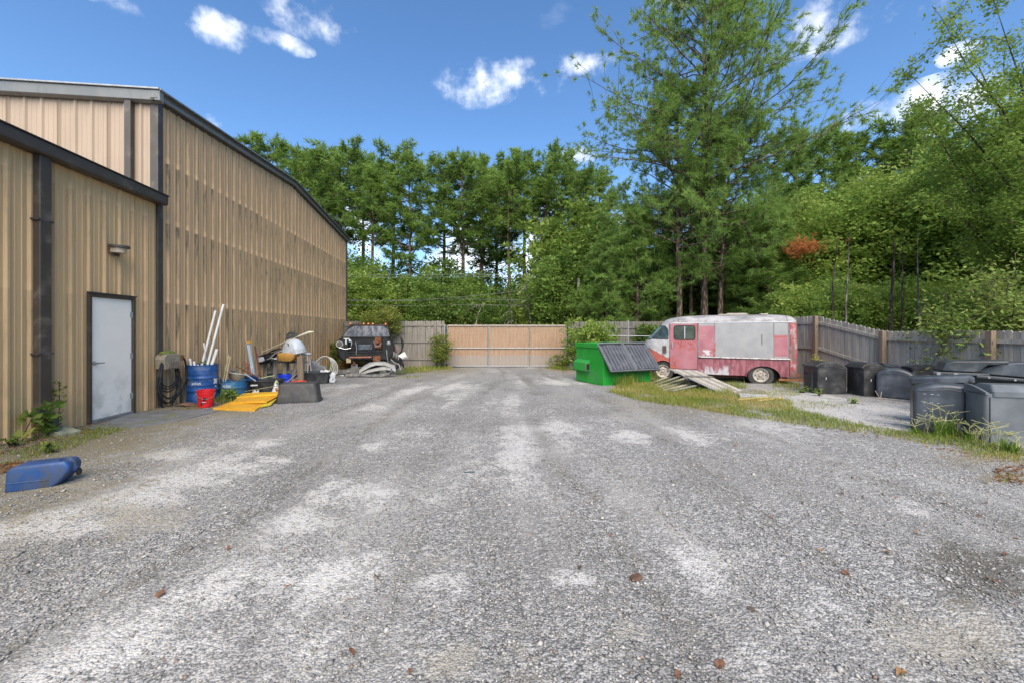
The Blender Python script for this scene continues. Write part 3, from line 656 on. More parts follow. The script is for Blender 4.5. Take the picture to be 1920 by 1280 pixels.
def pine(seed, H, cb, rad, nl, tn=10, L=.26, w=.018, twigs=5, trunk=.2, top=.25, lean=.02, skew=(0, 0), tint0=.4, per=3):
    """returns (trunk MB, needles V,F,tint): a straight pine with limbs above cb, crown radius profile rad(t)"""
    r = np.random.default_rng(seed); mb = MB(); path = [Vector((0, 0, -.2))]; rs = [trunk * 1.15]; off_ = Vector((0, 0, 0))
    for i in range(1, 11): off_ += Vector((r.normal() * lean, r.normal() * lean, 0)) * H * .1; path.append(Vector((off_.x, off_.y, H * i / 10))); rs.append(trunk * (1 - .92 * i / 10) + .012)
    mb.tube(path, rs, 8)
    at_ = lambda h: path[min(int(h / H * 10), 9)].lerp(path[min(int(h / H * 10) + 1, 10)], h / H * 10 % 1)
    C = []; D = []; T = []
    for i in range(nl):
        t_ = (i + r.random()) / nl; h = cb + (H - cb) * t_; an = i * 2.4 + r.normal() * .5; ln = rad(t_) * (.6 + .55 * r.random())
        el = .12 + .75 * t_ + r.normal() * .14; d = Vector((math.cos(an) * math.cos(el), math.sin(an) * math.cos(el), math.sin(el))); d.x += skew[0]; d.y += skew[1]
        P = limb(mb, at_(h), d, ln, max(.012, trunk * .34 * (1 - t_ * .6)), r, 5, -.03, .13, 5)
        tint = tint0 + r.normal() * .12
        for j in range(twigs):
            s = .30 + .7 * (j + r.random()) / twigs; q = P[min(int(s * 5), 4)].lerp(P[min(int(s * 5) + 1, 5)], s * 5 % 1)
            dd = Vector(r.normal(size=3)) * .7 + (P[-1] - P[0]).normalized() * .8 + Vector((0, 0, .35)); tl = ln * .30 * (1.25 - s * .5) * (.6 + r.random() * .8)
            Q = limb(mb, q, dd, tl, .014, r, 3, -.04, .2, 3)
            for m_ in range(per):
                k_ = 1 + int(2.99 * (m_ + r.random()) / per) if per > 1 else 3; k_ = min(k_, 3)
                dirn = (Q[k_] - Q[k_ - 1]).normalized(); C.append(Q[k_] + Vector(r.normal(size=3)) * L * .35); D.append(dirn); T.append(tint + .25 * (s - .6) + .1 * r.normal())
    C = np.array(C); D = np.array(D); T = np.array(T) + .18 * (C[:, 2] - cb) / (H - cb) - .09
    return mb, tufts(C, D, r, tn, L, w, 1.15, T)
def broad(seed, H, cb, rx, n_clump, per, size, trunk=.2, tint0=.45, nl=12, flat=.5, shape=1.0, csize=.55, lean=(0, 0), asp=.55):
    r = np.random.default_rng(seed); mb = MB(); lx, ly = lean
    hb = cb + (H - cb) * .45; P = limb(mb, (0, 0, -.2), (lx * .4, ly * .4, 1), hb + .2, trunk, r, 6, 0, .07, 8)
    cz = (H + cb) / 2; rz_ = (H - cb) / 2
    dv = unit(n_clump, r); rr_ = r.random((n_clump, 1)) ** .45; el = dv * rr_; wob = 1 + .28 * np.sin(el[:, :1] * 5 + seed) * np.cos(el[:, 1:2] * 4 + seed * 2)
    CC = el * np.array([[rx, rx, rz_]]) * wob + np.array([[lx * H * .35, ly * H * .35, cz]])
    CC[:, 2] = np.where(CC[:, 2] < cb * .9, cb * .9 + r.random(n_clump) * .4, CC[:, 2])
    sel = r.choice(n_clump, min(nl, n_clump), replace=False)
    for i in sel:
        s = 2 + int(r.random() * 4); p = P[min(s, 6)]; e = Vector(CC[i]); d = e - p
        Q = limb(mb, p, d + Vector((0, 0, d.length * .25)), d.length, trunk * .32, r, 5, .05, .12, 5)
        for _ in range(2): limb(mb, Q[3], Vector(r.normal(size=3)) + d.normalized(), d.length * .4, trunk * .12, r, 3, 0, .2, 3)
    k = n_clump; cs = csize * (.6 + .8 * r.random((k, 1, 1)))
    L_ = unit(k * per, r).reshape(k, per, 3) * (r.random((k, per, 1)) ** .5) * cs * np.array([[[1, 1, .6]]])
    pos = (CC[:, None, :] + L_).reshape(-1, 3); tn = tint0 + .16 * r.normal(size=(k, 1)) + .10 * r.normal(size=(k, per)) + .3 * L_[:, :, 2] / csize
    return mb, leaves(pos, r, size, tn.ravel(), flat, asp)
def tree_meshes(nm, res, bark, leafm):
    mb, (V, F, t_) = res; tm = mb.mesh('trunk', True, 60); tm.materials.append(bark)
    return tm, npmesh('crown', V, F, leafm, 'mesh', dict(tint=t_))
def plant_tree(name, label, cat, meshes, loc, rz, s=1, group=None, sx=None):
    o = thing(name, label, cat, loc, rz, group); o.scale = (sx or s, sx or s, s); link('trunk', meshes[0], o); link('crown', meshes[1], o); return o
# --- tall pines of the wood beyond the gate
rad_a = lambda t_: (1.1 + 1.75 * math.sin((t_ * .72 + .2) * math.pi) ** .7)
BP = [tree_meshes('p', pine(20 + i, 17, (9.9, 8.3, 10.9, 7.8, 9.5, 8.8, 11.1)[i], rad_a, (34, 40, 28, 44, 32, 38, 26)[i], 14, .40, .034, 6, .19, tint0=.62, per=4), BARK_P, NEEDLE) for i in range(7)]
sxp = 1.32
tops = [(505, 275, 40), (560, 290, 38), (640, 282, 37), (700, 330, 36), (735, 282, 40), (770, 318, 35), (835, 310, 39), (868, 304, 36), (900, 305, 41), (955, 320, 37), (985, 297, 40), (1020, 312, 36), (1052, 299, 41), (1090, 318, 37), (1125, 330, 42), (1490, 262, 32), (1545, 268, 34), (1610, 262, 36), (1690, 226, 33), (1735, 240, 34), (610, 330, 44), (680, 300, 46), (930, 335, 46), (600, 300, 35)]
for i, (px, py, Y) in enumerate(tops):
    b_ = on(px, Y); b_.z = -.32; H = HCAM + (HOR - py) / FPX * Y + .32; s = H / 17.6
    if px > 1400: plant_tree('pine_tree', 'tall dark pine rising above the leafy wood behind the board fence', 'tree', BP[i * 3 % 7], b_, i * 1.7, s, 'pines above the leafy wood', s * sxp)
    else: plant_tree('pine_tree', 'tall slender pine with bare lower trunk in the wood beyond the gate', 'tree', BP[i * 3 % 7], b_, i * 1.7, s, 'tall pines beyond the gate', s * sxp)
# --- leafy understorey beyond the gate and behind the building
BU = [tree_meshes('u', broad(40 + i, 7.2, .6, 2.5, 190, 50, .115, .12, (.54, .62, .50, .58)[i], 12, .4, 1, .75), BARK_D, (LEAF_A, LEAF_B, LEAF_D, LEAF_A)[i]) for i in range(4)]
us = [(1500, 16.5, .5, 1), (1545, 16, .48, 0), (1590, 16.5, .55, 1), (1635, 15.5, .48, 1), (1680, 16.2, .55, 0), (1725, 15.2, .5, 1), (1775, 15.8, .55, 1), (1830, 14.8, .5, 0), (1560, 22, .95, 1), (1640, 21.5, .9, 1), (1720, 21, .95, 1), (1800, 20, .9, 0), (650, 35, 1.3, 0), (845, 36, 1.15, 0), (1520, 18.5, .55, 1), (1565, 19.5, .62, 0), (1612, 18, .5, 1), (1660, 19.5, .6, 0), (1705, 17.5, .5, 1), (1750, 18.5, .6, 0), (1790, 17, .55, 1), (1480, 20, .6, 0), (1075, 33, 1.75, 1), (1130, 31, 1.5, 0), (1560, 30, 1.0, 2), (1610, 26, .7, 2), (1655, 29, .9, 2), (1690, 25, .7, 0), (1740, 28, .9, 2), (1790, 25, .8, 2), (1840, 23, .8, 0), (1900, 22, .9, 2), (1500, 31, 1.0, 2), (1440, 30, 1.0, 0), (640, 31, 1.0, 0), (690, 29, .92, 1), (735, 33, 1.05, 2), (790, 30, .88, 3), (835, 28, .72, 2), (880, 31, .86, 0), (925, 29, .62, 2), (970, 34, .8, 3), (1015, 29, .8, 1), (1050, 27, 1.02, 0), (1100, 29, 1.1, 2), (1150, 27, .9, 0), (600, 33, 1.1, 2), (560, 30, 1.0, 0), (860, 38, 1.2, 2), (760, 39, 1.2, 2), (665, 38, 1.25, 2), (950, 40, 1.0, 2), (1060, 36, 1.5, 1), (1120, 34, 1.7, 0), (1200, 31, 1.2, 2), (1260, 30, 1.25, 0), (1330, 29, 1.2, 2), (1395, 28, 1.3, 3), (905, 45, 1.3, 2), (1000, 46, 1.25, 2), (815, 46, 1.3, 2), (715, 46, 1.3, 2), (1080, 45, 1.4, 2), (1180, 42, 1.6, 2), (1290, 40, 1.7, 2)]
UL = ['mid green leafy tree in the understorey beyond the fence', 'pale yellow-green leafy tree in the understorey beyond the fence', 'dark green leafy tree in the understorey beyond the fence']
for i, (px, Y, s, k) in enumerate(us):
    b_ = on(px, Y); plant_tree('understorey_tree', UL[(0, 1, 2, 0)[k]], 'tree', BU[k], b_, i * 2.1, s, ('mid green', 'pale', 'dark', 'mid green')[k] + ' understorey trees')
# --- leafy wood behind the right-hand fence
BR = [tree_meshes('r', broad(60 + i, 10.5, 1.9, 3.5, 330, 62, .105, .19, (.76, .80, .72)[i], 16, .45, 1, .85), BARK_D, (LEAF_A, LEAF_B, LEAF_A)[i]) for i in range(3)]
rs_ = [(1440, 26, .98, 0), (1500, 24, .92, 1), (1555, 27, 1.12, 2), (1600, 22, .92, 0), (1650, 25, 1.12, 1), (1700, 21, .96, 2), (1755, 24, 1.15, 0), (1800, 19, 1.0, 1), (1860, 21, 1.2, 2), (1910, 17, 1.05, 0), (1960, 20, 1.3, 1), (2030, 17, 1.2, 2), (1625, 33, 1.35, 2), (1720, 33, 1.45, 0), (1820, 30, 1.5, 2), (1930, 28, 1.5, 0), (1530, 36, 1.4, 2), (1460, 37, 1.5, 0), (1385, 33, 1.2, 2), (1575, 45, 1.6, 2), (1680, 44, 1.6, 0), (1780, 42, 1.6, 2), (1880, 40, 1.6, 0)]
for i, (px, Y, s, k) in enumerate(rs_):
    b_ = on(px, Y); b_.z = gz(Y); plant_tree('broadleaf_tree', ['mid green broadleaf tree behind the right-hand board fence', 'bright yellow-green broadleaf tree behind the right-hand board fence', 'mid green broadleaf tree behind the right-hand board fence'][k], 'tree', BR[k], b_, i * 1.3, s, ('mid green', 'bright', 'mid green')[k] + ' broadleaf trees')
for i, (px, Y) in enumerate([(1585, 14.9), (1665, 14.6), (1690, 14.4), (1735, 14.2), (1560, 15.2)]):
    o = thing('sapling_trunk', 'slender bare trunk standing in the shade behind the board fence', 'tree', on(px, Y), i, 'bare trunks behind the fence'); r = np.random.default_rng(i); m = MB(); limb(m, (0, 0, -.1), (.03 * r.normal(), 0, 1), 5.5, .04 + .07 * r.random(), r, 6, 0, .025, 6); m.build('trunk', BARK_G if i % 3 == 0 else BARK_D, o, True)
# --- the big pines by the corner of the lot
rb = lambda t_: 1.6 + 5.6 * math.sin(min(1, .22 + t_ * .86) * math.pi) ** .75
big = tree_meshes('b1', pine(5, 22.5, 7.2, rb, 112, 28, .28, .014, 12, .21, lean=.012, tint0=.85, per=4), BARK_P, NEEDLE2)
plant_tree('pine_tree', 'largest pine, with straight scaly trunk and wide open crown behind the van', 'tree', big, on(1320, 22.4), .6)
mid_ = tree_meshes('b2', pine(6, 15, 6.2, lambda t_: 1.4 + 2.9 * math.sin(min(1, .3 + t_ * .72) * math.pi), 66, 20, .30, .015, 9, .19, lean=.014, tint0=.58, per=4), BARK_P, NEEDLE2)
plant_tree('pine_tree', 'dark trunked pine left of the largest pine behind the van', 'tree', mid_, on(1274, 22.2), 2.1)
sm = tree_meshes('b3', pine(8, 13.0, 4.6, lambda t_: 1.3 + 3.0 * math.sin(min(1, .35 + t_ * .66) * math.pi), 56, 20, .30, .015, 9, .17, lean=.035, tint0=.6, per=4), BARK_P, NEEDLE2)
plant_tree('pine_tree', 'leaning pine with crooked trunk right of the largest pine', 'tree', sm, on(1352, 22.0), 4.0)
yp = tree_meshes('b4', pine(9, 8.6, 1.2, lambda t_: .7 + 2.0 * (1 - t_) ** .7, 54, 20, .30, .016, 9, .13, lean=.015, tint0=.75, per=4), BARK_P, NEEDLE2)
plant_tree('pine_tree', 'slim pine trunk between the two tallest pines behind the van', 'tree', mid_, on(1297, 23.6), .4, .72)
plant_tree('young_pine', 'bushy yellow-green young pine behind the brown pole', 'tree', yp, on(1195, 23.0), 1.0, 1.0, None, 1.15)
plant_tree('young_pine', 'dense round young pine left of the brown pole', 'tree', yp, on(1138, 24.5), 2.6, .86, None, 1.05)
plant_tree('young_pine', 'spreading young pine rising over the tail of the van', 'tree', yp, on(1440, 22.0), 4.4, .95, None, 1.4)
r = np.random.default_rng(77); cc = dep(1510, 463, 20.5); k = 170
C = np.array(cc) + r.normal(size=(k, 3)) * np.array([.55, .4, .2]); V, F, t_ = tufts(C, unit(k, r) + np.array([0, 0, -.3]), r, 11, .24, .013, .8, np.full(k, .5))
db = thing('dead_branch', 'rust-orange dead pine branch hanging in the green canopy', 'branch', cc); o = npmesh('needles', V - np.array(cc), F, ORANGE, db, dict(tint=t_))
m = MB(); limb(m, (-1.6, 1.2, .25), (1.6, -1.2, -.25), 2.2, .035, r, 5, 0, .08); m.build('twig', BARK_D, db)
# --- bare grey tangles in the wood
for i, (px, Y, h) in enumerate([(1000, 27.5, 6), (940, 28, 5), (1045, 26.5, 5.2), (880, 27, 4.5), (1030, 28.5, 7)]):
    r = np.random.default_rng(300 + i); m = MB(); P = limb(m, (0, 0, -.1), (0, 0, 1), h, .075, r, 7, 0, .12, 6)
    for j in range(13):
        q = P[1 + int(r.random() * 6)]; Q = limb(m, q, Vector(r.normal(size=3)) + Vector((0, 0, .3)), .9 + 1.3 * r.random(), .026, r, 6, .22, .35, 4)
        limb(m, Q[2], Vector(r.normal(size=3)), .8, .014, r, 4, .25, .4, 3)
    o = thing('dead_tree', 'bare grey dead tree tangled with vines beyond the gate', 'tree', on(px, Y), i, 'bare dead trees beyond the gate'); m.build('trunk', BARK_G, o, True)
# --- the tree overhanging from the right edge, and the shrub below it
def spray(seed, base, ends, nper, size, leafm, bark, r0, tint0, label, name, cs=.5, flat=.5, asp=.45):
    r = np.random.default_rng(seed); b0 = Vector(base); mb = MB(); pos = []; tn = []
    P = limb(mb, (0, 0, -.2), (0, 0, 1), (sum(e[2] for e in ends) / len(ends) - b0.z) * .8, r0, r, 6, 0, .05, 8)
    for e in ends:
        e = Vector(e) - b0; p = P[1 + int(r.random() * 5)]; d = e - p; Q = limb(mb, p, d + Vector((0, 0, d.length * .3)), d.length * 1.05, r0 * .3, r, 7, .05, .07, 5)
        for s in range(3, 8):
            for _ in range(4):
                T_ = limb(mb, Q[s], Vector(r.normal(size=3)) + d.normalized() * .6, .7 * (.5 + r.random()), .009, r, 3, .08, .2, 3)
                k = int(nper * (.6 + .8 * r.random())); tt = tint0 + .16 * r.normal()
                for a in range(k):
                    u_ = r.random() * 3; q = T_[min(int(u_), 2)].lerp(T_[min(int(u_) + 1, 3)], u_ % 1); pos.append(q + Vector(r.normal(size=3)) * cs * .28); tn.append(tt + .12 * r.normal())
    o = thing(name, label, 'tree' if name != 'shrub' else 'shrub', base); mb.build('trunk', bark, o, True, sharp=60)
    V, F, t_ = leaves(np.array(pos), r, size, np.array(tn), flat, asp); npmesh('crown', V, F, leafm, o, dict(tint=t_)); return o
r = np.random.default_rng(5); ends = []
for (px, py, Y) in [(1800, 75, 11), (1850, 40, 11.5), (1790, 120, 11), (1890, 90, 10.5), (1870, 150, 11), (1800, 190, 11.5), (1850, 220, 11), (1900, 200, 10), (1780, 250, 12), (1830, 280, 11), (1880, 300, 10.5), (1790, 330, 12), (1850, 360, 11.5), (1900, 390, 10.5), (1800, 410, 12.5), (1870, 440, 12), (1740, 380, 13), (1930, 330, 10), (1960, 200, 11), (1960, 90, 11.5), (1990, 420, 11), (1930, 460, 11), (2050, 300, 11), (2080, 150, 12), (1760, 300, 12.5), (1900, 0, 11), (1960, -40, 12), (1840, 480, 12), (1900, 520, 12.5)]:
    ends.append(dep(px, py, Y))
spray(51, (on(2010, 12).x, 12.2, gz(12.2)), ends, 80, .052, m_leaf('maple_leaves', (.085, .17, .03), (.20, .31, .055), (.33, .44, .10), .48), BARK_D, .2, .58, 'large leafy tree overhanging the board fence from its far side', 'broadleaf_tree')
ends = [dep(px, py, Y) for (px, py, Y) in [(1790, 600, 9.6), (1800, 560, 9.8), (1840, 540, 9.4), (1870, 580, 8.8), (1900, 545, 9.2), (1850, 610, 8.8), (1810, 625, 9.2), (1890, 630, 8.6), (1930, 590, 8.8), (1880, 650, 8.8), (1760, 600, 10), (1950, 640, 8.6), (1920, 670, 8.6), (1985, 600, 9), (1780, 625, 9.6)]]
spray(52, (11.0, 8.9, gz(8.9)), ends, 40, .055, m_leaf('shrub_leaves', (.10, .17, .03), (.20, .29, .055), (.40, .43, .14), .4), BARK_D, .06, .5, 'pale green leafy shrub hanging over the board fence behind the open cabinet', 'shrub', .5, .5, .42)
# --- shrubs along the fence line
def bush(name, label, loc, H, rx, n, per, size, leafm, seed, tint, csz=.3, cb=.1, asp=.5):
    o = thing(name, label, 'shrub', loc); res = broad(seed, H, cb, rx, n, per, size, .03, tint, 16, .3, 1, csz, asp=asp); tm, cm = tree_meshes('s', res, BARK_D, leafm); link('stem', tm, o); link('foliage', cm, o); return o
bush('shrub', 'yellow-green feathery bush behind the stripped truck', on(713, 20.2), 3.1, 1.05, 120, 60, .045, LEAF_Y, 81, .5, .34, 1.6)
bush('shrub', 'slim green bush beside the hinge post of the gate', gnd(826, 690) , 1.75, .62, 90, 46, .04, LEAF_Y, 82, .35, .26)
bush('shrub', 'dense bright green bush between gate and dumpster', on(1108, 18.6), 2.5, 1.15, 170, 60, .055, LEAF_B, 83, .5, .34)
bush('shrub', 'low yellowish bush at the foot of the gate latch post', on(1052, 19.6), .75, .6, 40, 40, .04, LEAF_Y, 84, .4, .2, .02)
bush('shrub', 'small dark vine bush climbing the fence behind the van nose', on(1215, 20.3), 2.2, .6, 60, 40, .07, LEAF_D, 85, .5, .3, .9)
bush('shrub', 'small green bush against the far end of the mouldy wall', on(640, 19.0), 1.5, .5, 50, 40, .045, LEAF_Y, 86, .35, .25)
# ------------------------------------------------------------------ helpers for shaped things
def bool_cut(o, cutters):
    for c in cutters:
        b = o.modifiers.new('cut', 'BOOLEAN'); b.operation = 'DIFFERENCE'; b.solver = 'EXACT'; b.object = c
    bpy.context.view_layer.update(); dg = bpy.context.evaluated_depsgraph_get(); ev_ = o.evaluated_get(dg); me = bpy.data.meshes.new_from_object(ev_)
    o.modifiers.clear(); o.data = me
    for c in cutters: bpy.data.objects.remove(c)
    return o
def text_mesh(body, size, depth=.002):
    cu = bpy.data.curves.new('t', 'FONT'); cu.body = body; cu.size = size; cu.extrude = depth; cu.align_x = 'CENTER'; cu.align_y = 'CENTER'
    o = bpy.data.objects.new('t', cu); COL.objects.link(o); bpy.context.view_layer.update(); me = bpy.data.meshes.new_from_object(o.evaluated_get(bpy.context.evaluated_depsgraph_get())); bpy.data.objects.remove(o); return me
def wrap_text(body, size, r, z, ang, m, parent, name='lettering', sq=1.0):
    me = text_mesh(body, size)
    for v in me.vertices:
        a = ang + v.co.x / r; rr_ = r + .002 + v.co.z; v.co = (rr_ * math.cos(a), rr_ * math.sin(a), z + v.co.y * sq)
    me.materials.clear(); me.materials.append(m); o = bpy.data.objects.new(name, me); COL.objects.link(o); o.parent = parent; return o
def yaw_to_cam(p): return math.atan2(-p[1], -p[0])
BLUE = mat('blue_barrel_paint', (.012, .075, .27), .25, 4, .45, .1, .06, 40, (.10, .13, .20), .4, 4)
BLUE2 = mat('faded_blue_paint', (.02, .13, .30), .25, 5, .5, .1, .06, 40, (.13, .20, .24), .5, 5)
RED = mat('red_plastic', (.62, .012, .02), .08, 3, .35, 0, .03, 30, (.35, .02, .02), .2)
BLUEB = mat('blue_plastic', (.008, .05, .60), .1, 3, .35, 0, .03, 30)
YEL = mat('yellow_sheet', (.66, .34, .02), .14, 4, .5, 0, .1, 30, (.42, .22, .04), .35, 5)
YEL2 = mat('lemon_sheet', (.60, .46, .04), .14, 4, .5, 0, .1, 30, (.36, .28, .06), .3, 5)
TOTE = mat('grey_black_plastic', (.042, .041, .043), .2, 4, .6, 0, .12, 70, (.09, .088, .085), .4, 4)
PVC = mat('white_pvc', (.66, .66, .64), .06, 4, .4, 0, .02, 30, (.45, .43, .38), .3, 5)
GREYPL = mat('grey_plastic', (.50, .53, .58), .08, 3, .35, 0, .03, 30, (.33, .33, .33), .3, 4)
ALU = mat('aluminium', (.55, .57, .58), .12, 6, .38, .7, .04, 40)
TANSTK = mat('tan_stick', (.42, .34, .20), .2, 12, .7, 0, .1, 60)
BRSTK = mat('brown_stick', (.15, .07, .035), .25, 12, .8, 0, .15, 60)
TERRA = mat('terracotta', (.50, .24, .12), .12, 6, .7)
PALEG = mat('pale_green_plastic', (.50, .58, .36), .1, 4, .5)
TXT = mat('white_print', (.62, .66, .70), .12, 30, .5, 0, 0)
INK = mat('black_print', (.015, .013, .013), .1, 10, .5, 0, 0)
MOSS = mat('moss', (.13, .15, .035), .35, 18, .95, 0, .6, 90)
CARB = mat('dusty_black_paint', (.012, .012, .013), .3, 4, .5, 0, .08, 40, (.038, .033, .03), .4, 5, None, .3)

def barrel(label, p, r=.288, h=.875, m=BLUE, txt=True, cut=False):
    o = thing('steel_drum', label, 'barrel', p)
    hs = [0, .012, .02]; prof = [(r * .96, 0), (r + .006, .004), (r + .006, .016), (r, .024)]
    def hoop(z): return [(r, z - .028), (r + .004, z - .02), (r + .013, z - .006), (r + .013, z + .006), (r + .004, z + .02), (r, z + .028)]
    for z in ((.30, .58) if not cut else (.30,)): prof += hoop(z)
    zs = [z for z in (.10, .14, .18, .42, .68, .72, .76) if z < h - .06]
    for z in zs: prof += [(r, z - .014), (r + .005, z), (r, z + .014)]
    prof = prof[:4] + sorted(prof[4:], key=lambda q: q[1]) + [(r, h - .02), (r + .007, h - .014), (r + .007, h), (r - .008, h)]
    MB().lathe(prof + [(r - .008, h - .16 if not cut else h - .3)], 32, cap1=True).build('shell', m, o, True, sharp=30)
    MB().lathe([(r - .02, h - .10), (.01, h - .09)], 24).build('contents', RUST, o)
    if txt:
        a = yaw_to_cam(p)
        wrap_text('atlas', .105, r + .004, .47 if not cut else .36, a - .42, TXT, o)
        if not cut:
            lb = MB(); pts = [(.0, .0), (.06, .015), (.115, 0), (.11, .07), (.12, .13), (.055, .12), (.0, .135), (.018, .07)]
            lb.add([((r + .004) * math.cos(a + .72 + x / r), (r + .004) * math.sin(a + .72 + x / r), .43 + z) for x, z in pts], [tuple(range(8))]); lb.build('torn_label', TXT, o)
            wrap_text('a5', .06, r + .003, .375, a + .92, TXT, o)
    return o
def bucket(name, label, p, r=.15, h=.37, m=RED, handle=True, flip=False):
    o = thing(name, label, 'bucket', p); pr = [(r * .85, 0), (r * .86, .01), (r, h * .78), (r + .006, h * .78), (r + .008, h * .84), (r + .003, h * .845), (r + .003, h * .93), (r + .012, h * .935), (r + .012, h), (r - .006, h), (r * .86, .02)]
    MB().lathe(pr, 28, cap1=True).build('body', m, o, True, sharp=30)
    if handle:
        a = yaw_to_cam(p); pts = []
        for k in range(13): t_ = math.pi * k / 12; pts.append(((r + .014) * math.cos(a + math.pi / 2 - t_), (r + .014) * math.sin(a + math.pi / 2 - t_), h * .88 - .13 * math.sin(t_)))
        MB().tube(pts, .0028, 5).build('handle', STEEL, o)
    return o
P1 = Vector((-7.14, 9.2, gh(-7.14, 9.2) - .02))
barrel('upright blue steel drum full of white pipes, with white lettering', P1)
P2 = Vector((-6.86, 9.78, gh(-6.86, 9.78) - .03)); barrel('cut-down faded blue drum between the tall drum and the tubs', P2, .285, .47, BLUE2, True, True)
P3 = Vector((-7.02, 10.5, gh(-7.02, 10.5) - .03)); barrel('cut-down blue drum with white letters behind the oval black tub', P3, .285, .50, BLUE, True, True)
pb = gp(386, 765); pb += Vector((pb.x, pb.y, 0)).normalized() * .14; pb.z = gh(pb.x, pb.y) - .01
rb_ = bucket('plastic_bucket', 'bright red bucket with black logo in front of the blue drum', pb)
def decal(poly, r0, k, h, z0, ang, m, parent, name):
    b_ = MB(); vs_ = []
    for x, z in poly: rr_ = r0 * (.85 + .15 * min(1, (z0 + z) / (h * .78))) + .004; vs_.append((rr_ * math.cos(ang + x / r0), rr_ * math.sin(ang + x / r0), z0 + z))
    b_.add(vs_, [tuple(range(len(poly)))]); return b_.build(name, m, parent)
ab = yaw_to_cam(pb)
decal([(-.12, .13), (-.03, .13), (.0, .125), (.02, .10), (.012, .07), (-.03, .048), (-.10, .052), (-.115, .075)], .15, 1, .37, .10, ab, INK, rb_, 'logo_mark')
decal([(-.09, .115), (-.06, .112), (-.055, .075), (-.088, .078)], .1512, 1, .37, .10, ab, RED, rb_, 'logo_gap')
decal([(-.10, .035), (.055, .04), (.04, .018), (-.01, .012), (-.02, -.005), (-.06, -.008), (-.07, -.045), (-.10, -.045)], .15, 1, .37, .10, ab, INK, rb_, 'logo_mark')
decal([(-.075, .032), (.0, .036), (.0, .026), (-.07, .022)], .1512, 1, .37, .10, ab, TXT, rb_, 'logo_gap')
# pipes and sticks standing in the drum
def rod(name, label, cat, a, b_, r=.02, m=PVC, n=10, grp=None, hollow=True):
    o = MB().tube([a, b_], r, n).build(name, m, None, True); return tag(o, label, cat, grp)
def toward(px, py, Y): return dep(px, py, Y)
zb_ = P1.z + .80
rod('plastic_pipe', 'longest white pipe leaning out of the blue drum', 'pipe', Vector((-7.08, 9.12, zb_ - .35)), toward(419, 571, 9.55), .026)
rod('plastic_pipe', 'long white pipe, slightly shorter, leaning out of the blue drum', 'pipe', Vector((-7.20, 9.12, zb_ - .35)), toward(404, 583, 9.5), .026)
rod('plastic_pipe', 'thick short white pipe at the right rim of the blue drum', 'pipe', Vector((-7.0, 9.15, zb_ - .25)), toward(407, 654, 9.3), .034)
rod('plastic_pipe', 'thin white pipe tipped left behind the long pipes', 'pipe', Vector((-7.06, 9.26, zb_ - .2)), toward(382, 643, 9.45), .016)
rod('plastic_pipe', 'stubby white pipe end at the left of the blue drum', 'pipe', Vector((-7.30, 9.14, zb_ - .3)), toward(356, 672, 9.2), .026)
rod('plastic_pipe', 'second stubby white pipe end, nearer the middle of the drum', 'pipe', Vector((-7.22, 9.10, zb_ - .3)), toward(364, 677, 9.16), .028)
rod('plastic_pipe', 'shortest white pipe end just above the drum rim', 'pipe', Vector((-7.17, 9.12, zb_ - .3)), toward(371, 683, 9.16), .02)
gk = 'paired tan handles'
rod('wooden_stick', 'tan wooden handle leaning between the blue drums', 'handle', Vector((-6.97, 9.58, .25)), toward(429, 665, 10.0), .016, TANSTK, 8, gk)
rod('wooden_stick', 'tan wooden handle leaning between the blue drums', 'handle', Vector((-6.93, 9.60, .22)), toward(432, 668, 9.95), .015, TANSTK, 8, gk)
rod('wooden_stick', 'short broken stick against the side of the tall drum', 'handle', toward(406, 699, 9.35), toward(412, 718, 9.5), .015, TANSTK)
# metal basins and tins lying on the cut-down drums
def basin(name, label, p, r, h, m, rot, rim=PVC):
    o = thing(name, label, 'basin', p, 0, None, rot); MB().lathe([(r * .6, 0), (r * .92, h * .5), (r, h), (r + .015, h), (r + .015, h - .012)], 24, cap1=False).lathe([(r * .98, h - .002), (r * .85, h * .4), (.01, h * .35)], 24, None, False, True).build('bowl', m, o, True, sharp=30)
    MB().lathe([(r - .004, h - .005), (r + .016, h - .005), (r + .016, h + .006), (r - .004, h + .006)], 24, None, False, False).build('rim', rim, o, True); return o
basin('metal_basin', 'upturned metal basin with pale rim lying on the cut drums', dep(443, 709, 10.1) + Vector((0, 0, -.06)), .2, .17, mat('tinny', (.30, .27, .20), .2, 5, .45, .4), (R(-14), R(6), 0))
basin('small_tin', 'small dull tin standing on the faded cut drum', dep(416, 713, 9.95) + Vector((0, 0, -.04)), .05, .10, ALU, (0, 0, 0), ALU)
basin('small_tin', 'small grey tin behind the pale-rimmed basin', dep(438, 696, 10.35) + Vector((0, 0, -.06)), .045, .11, ALU, (R(8), 0, 0), ALU)
rod('garden_tool', 'red-shafted tool leaning over the cut drums', 'tool', dep(457, 676, 10.6), dep(475, 704, 10.4), .012, mat('red_shaft', (.34, .04, .04), .2, 8))
rod('iron_bar', 'brown bar lying across the cut drums', 'bar', dep(443, 686, 10.2), dep(485, 707, 10.4), .016, BRSTK)
rod('iron_bar', 'second short rusty bar crossing the brown bar', 'bar', dep(469, 682, 10.5), dep(455, 696, 10.3), .013, RUST)
rod('garden_tool', 'silver scoop handle poking out over the oval tub', 'tool', dep(459, 700, 10.2), dep(480, 714, 10.1), .018, ALU)
s = MB(); a0, a1 = dep(465, 641, 11.1), dep(476, 706, 10.85); s.beam(a0, a1, .115, .008, (.9, -.4, 0)); s.beam(a0 + Vector((-.06, .02, 0)), a1 + Vector((-.06, .02, 0)), .008, .09, (.9, -.4, 0)); s.beam(a0 + Vector((.03, -.012, 0)), a1 + Vector((.03, -.012, 0)), .022, .02, (.9, -.4, 0))
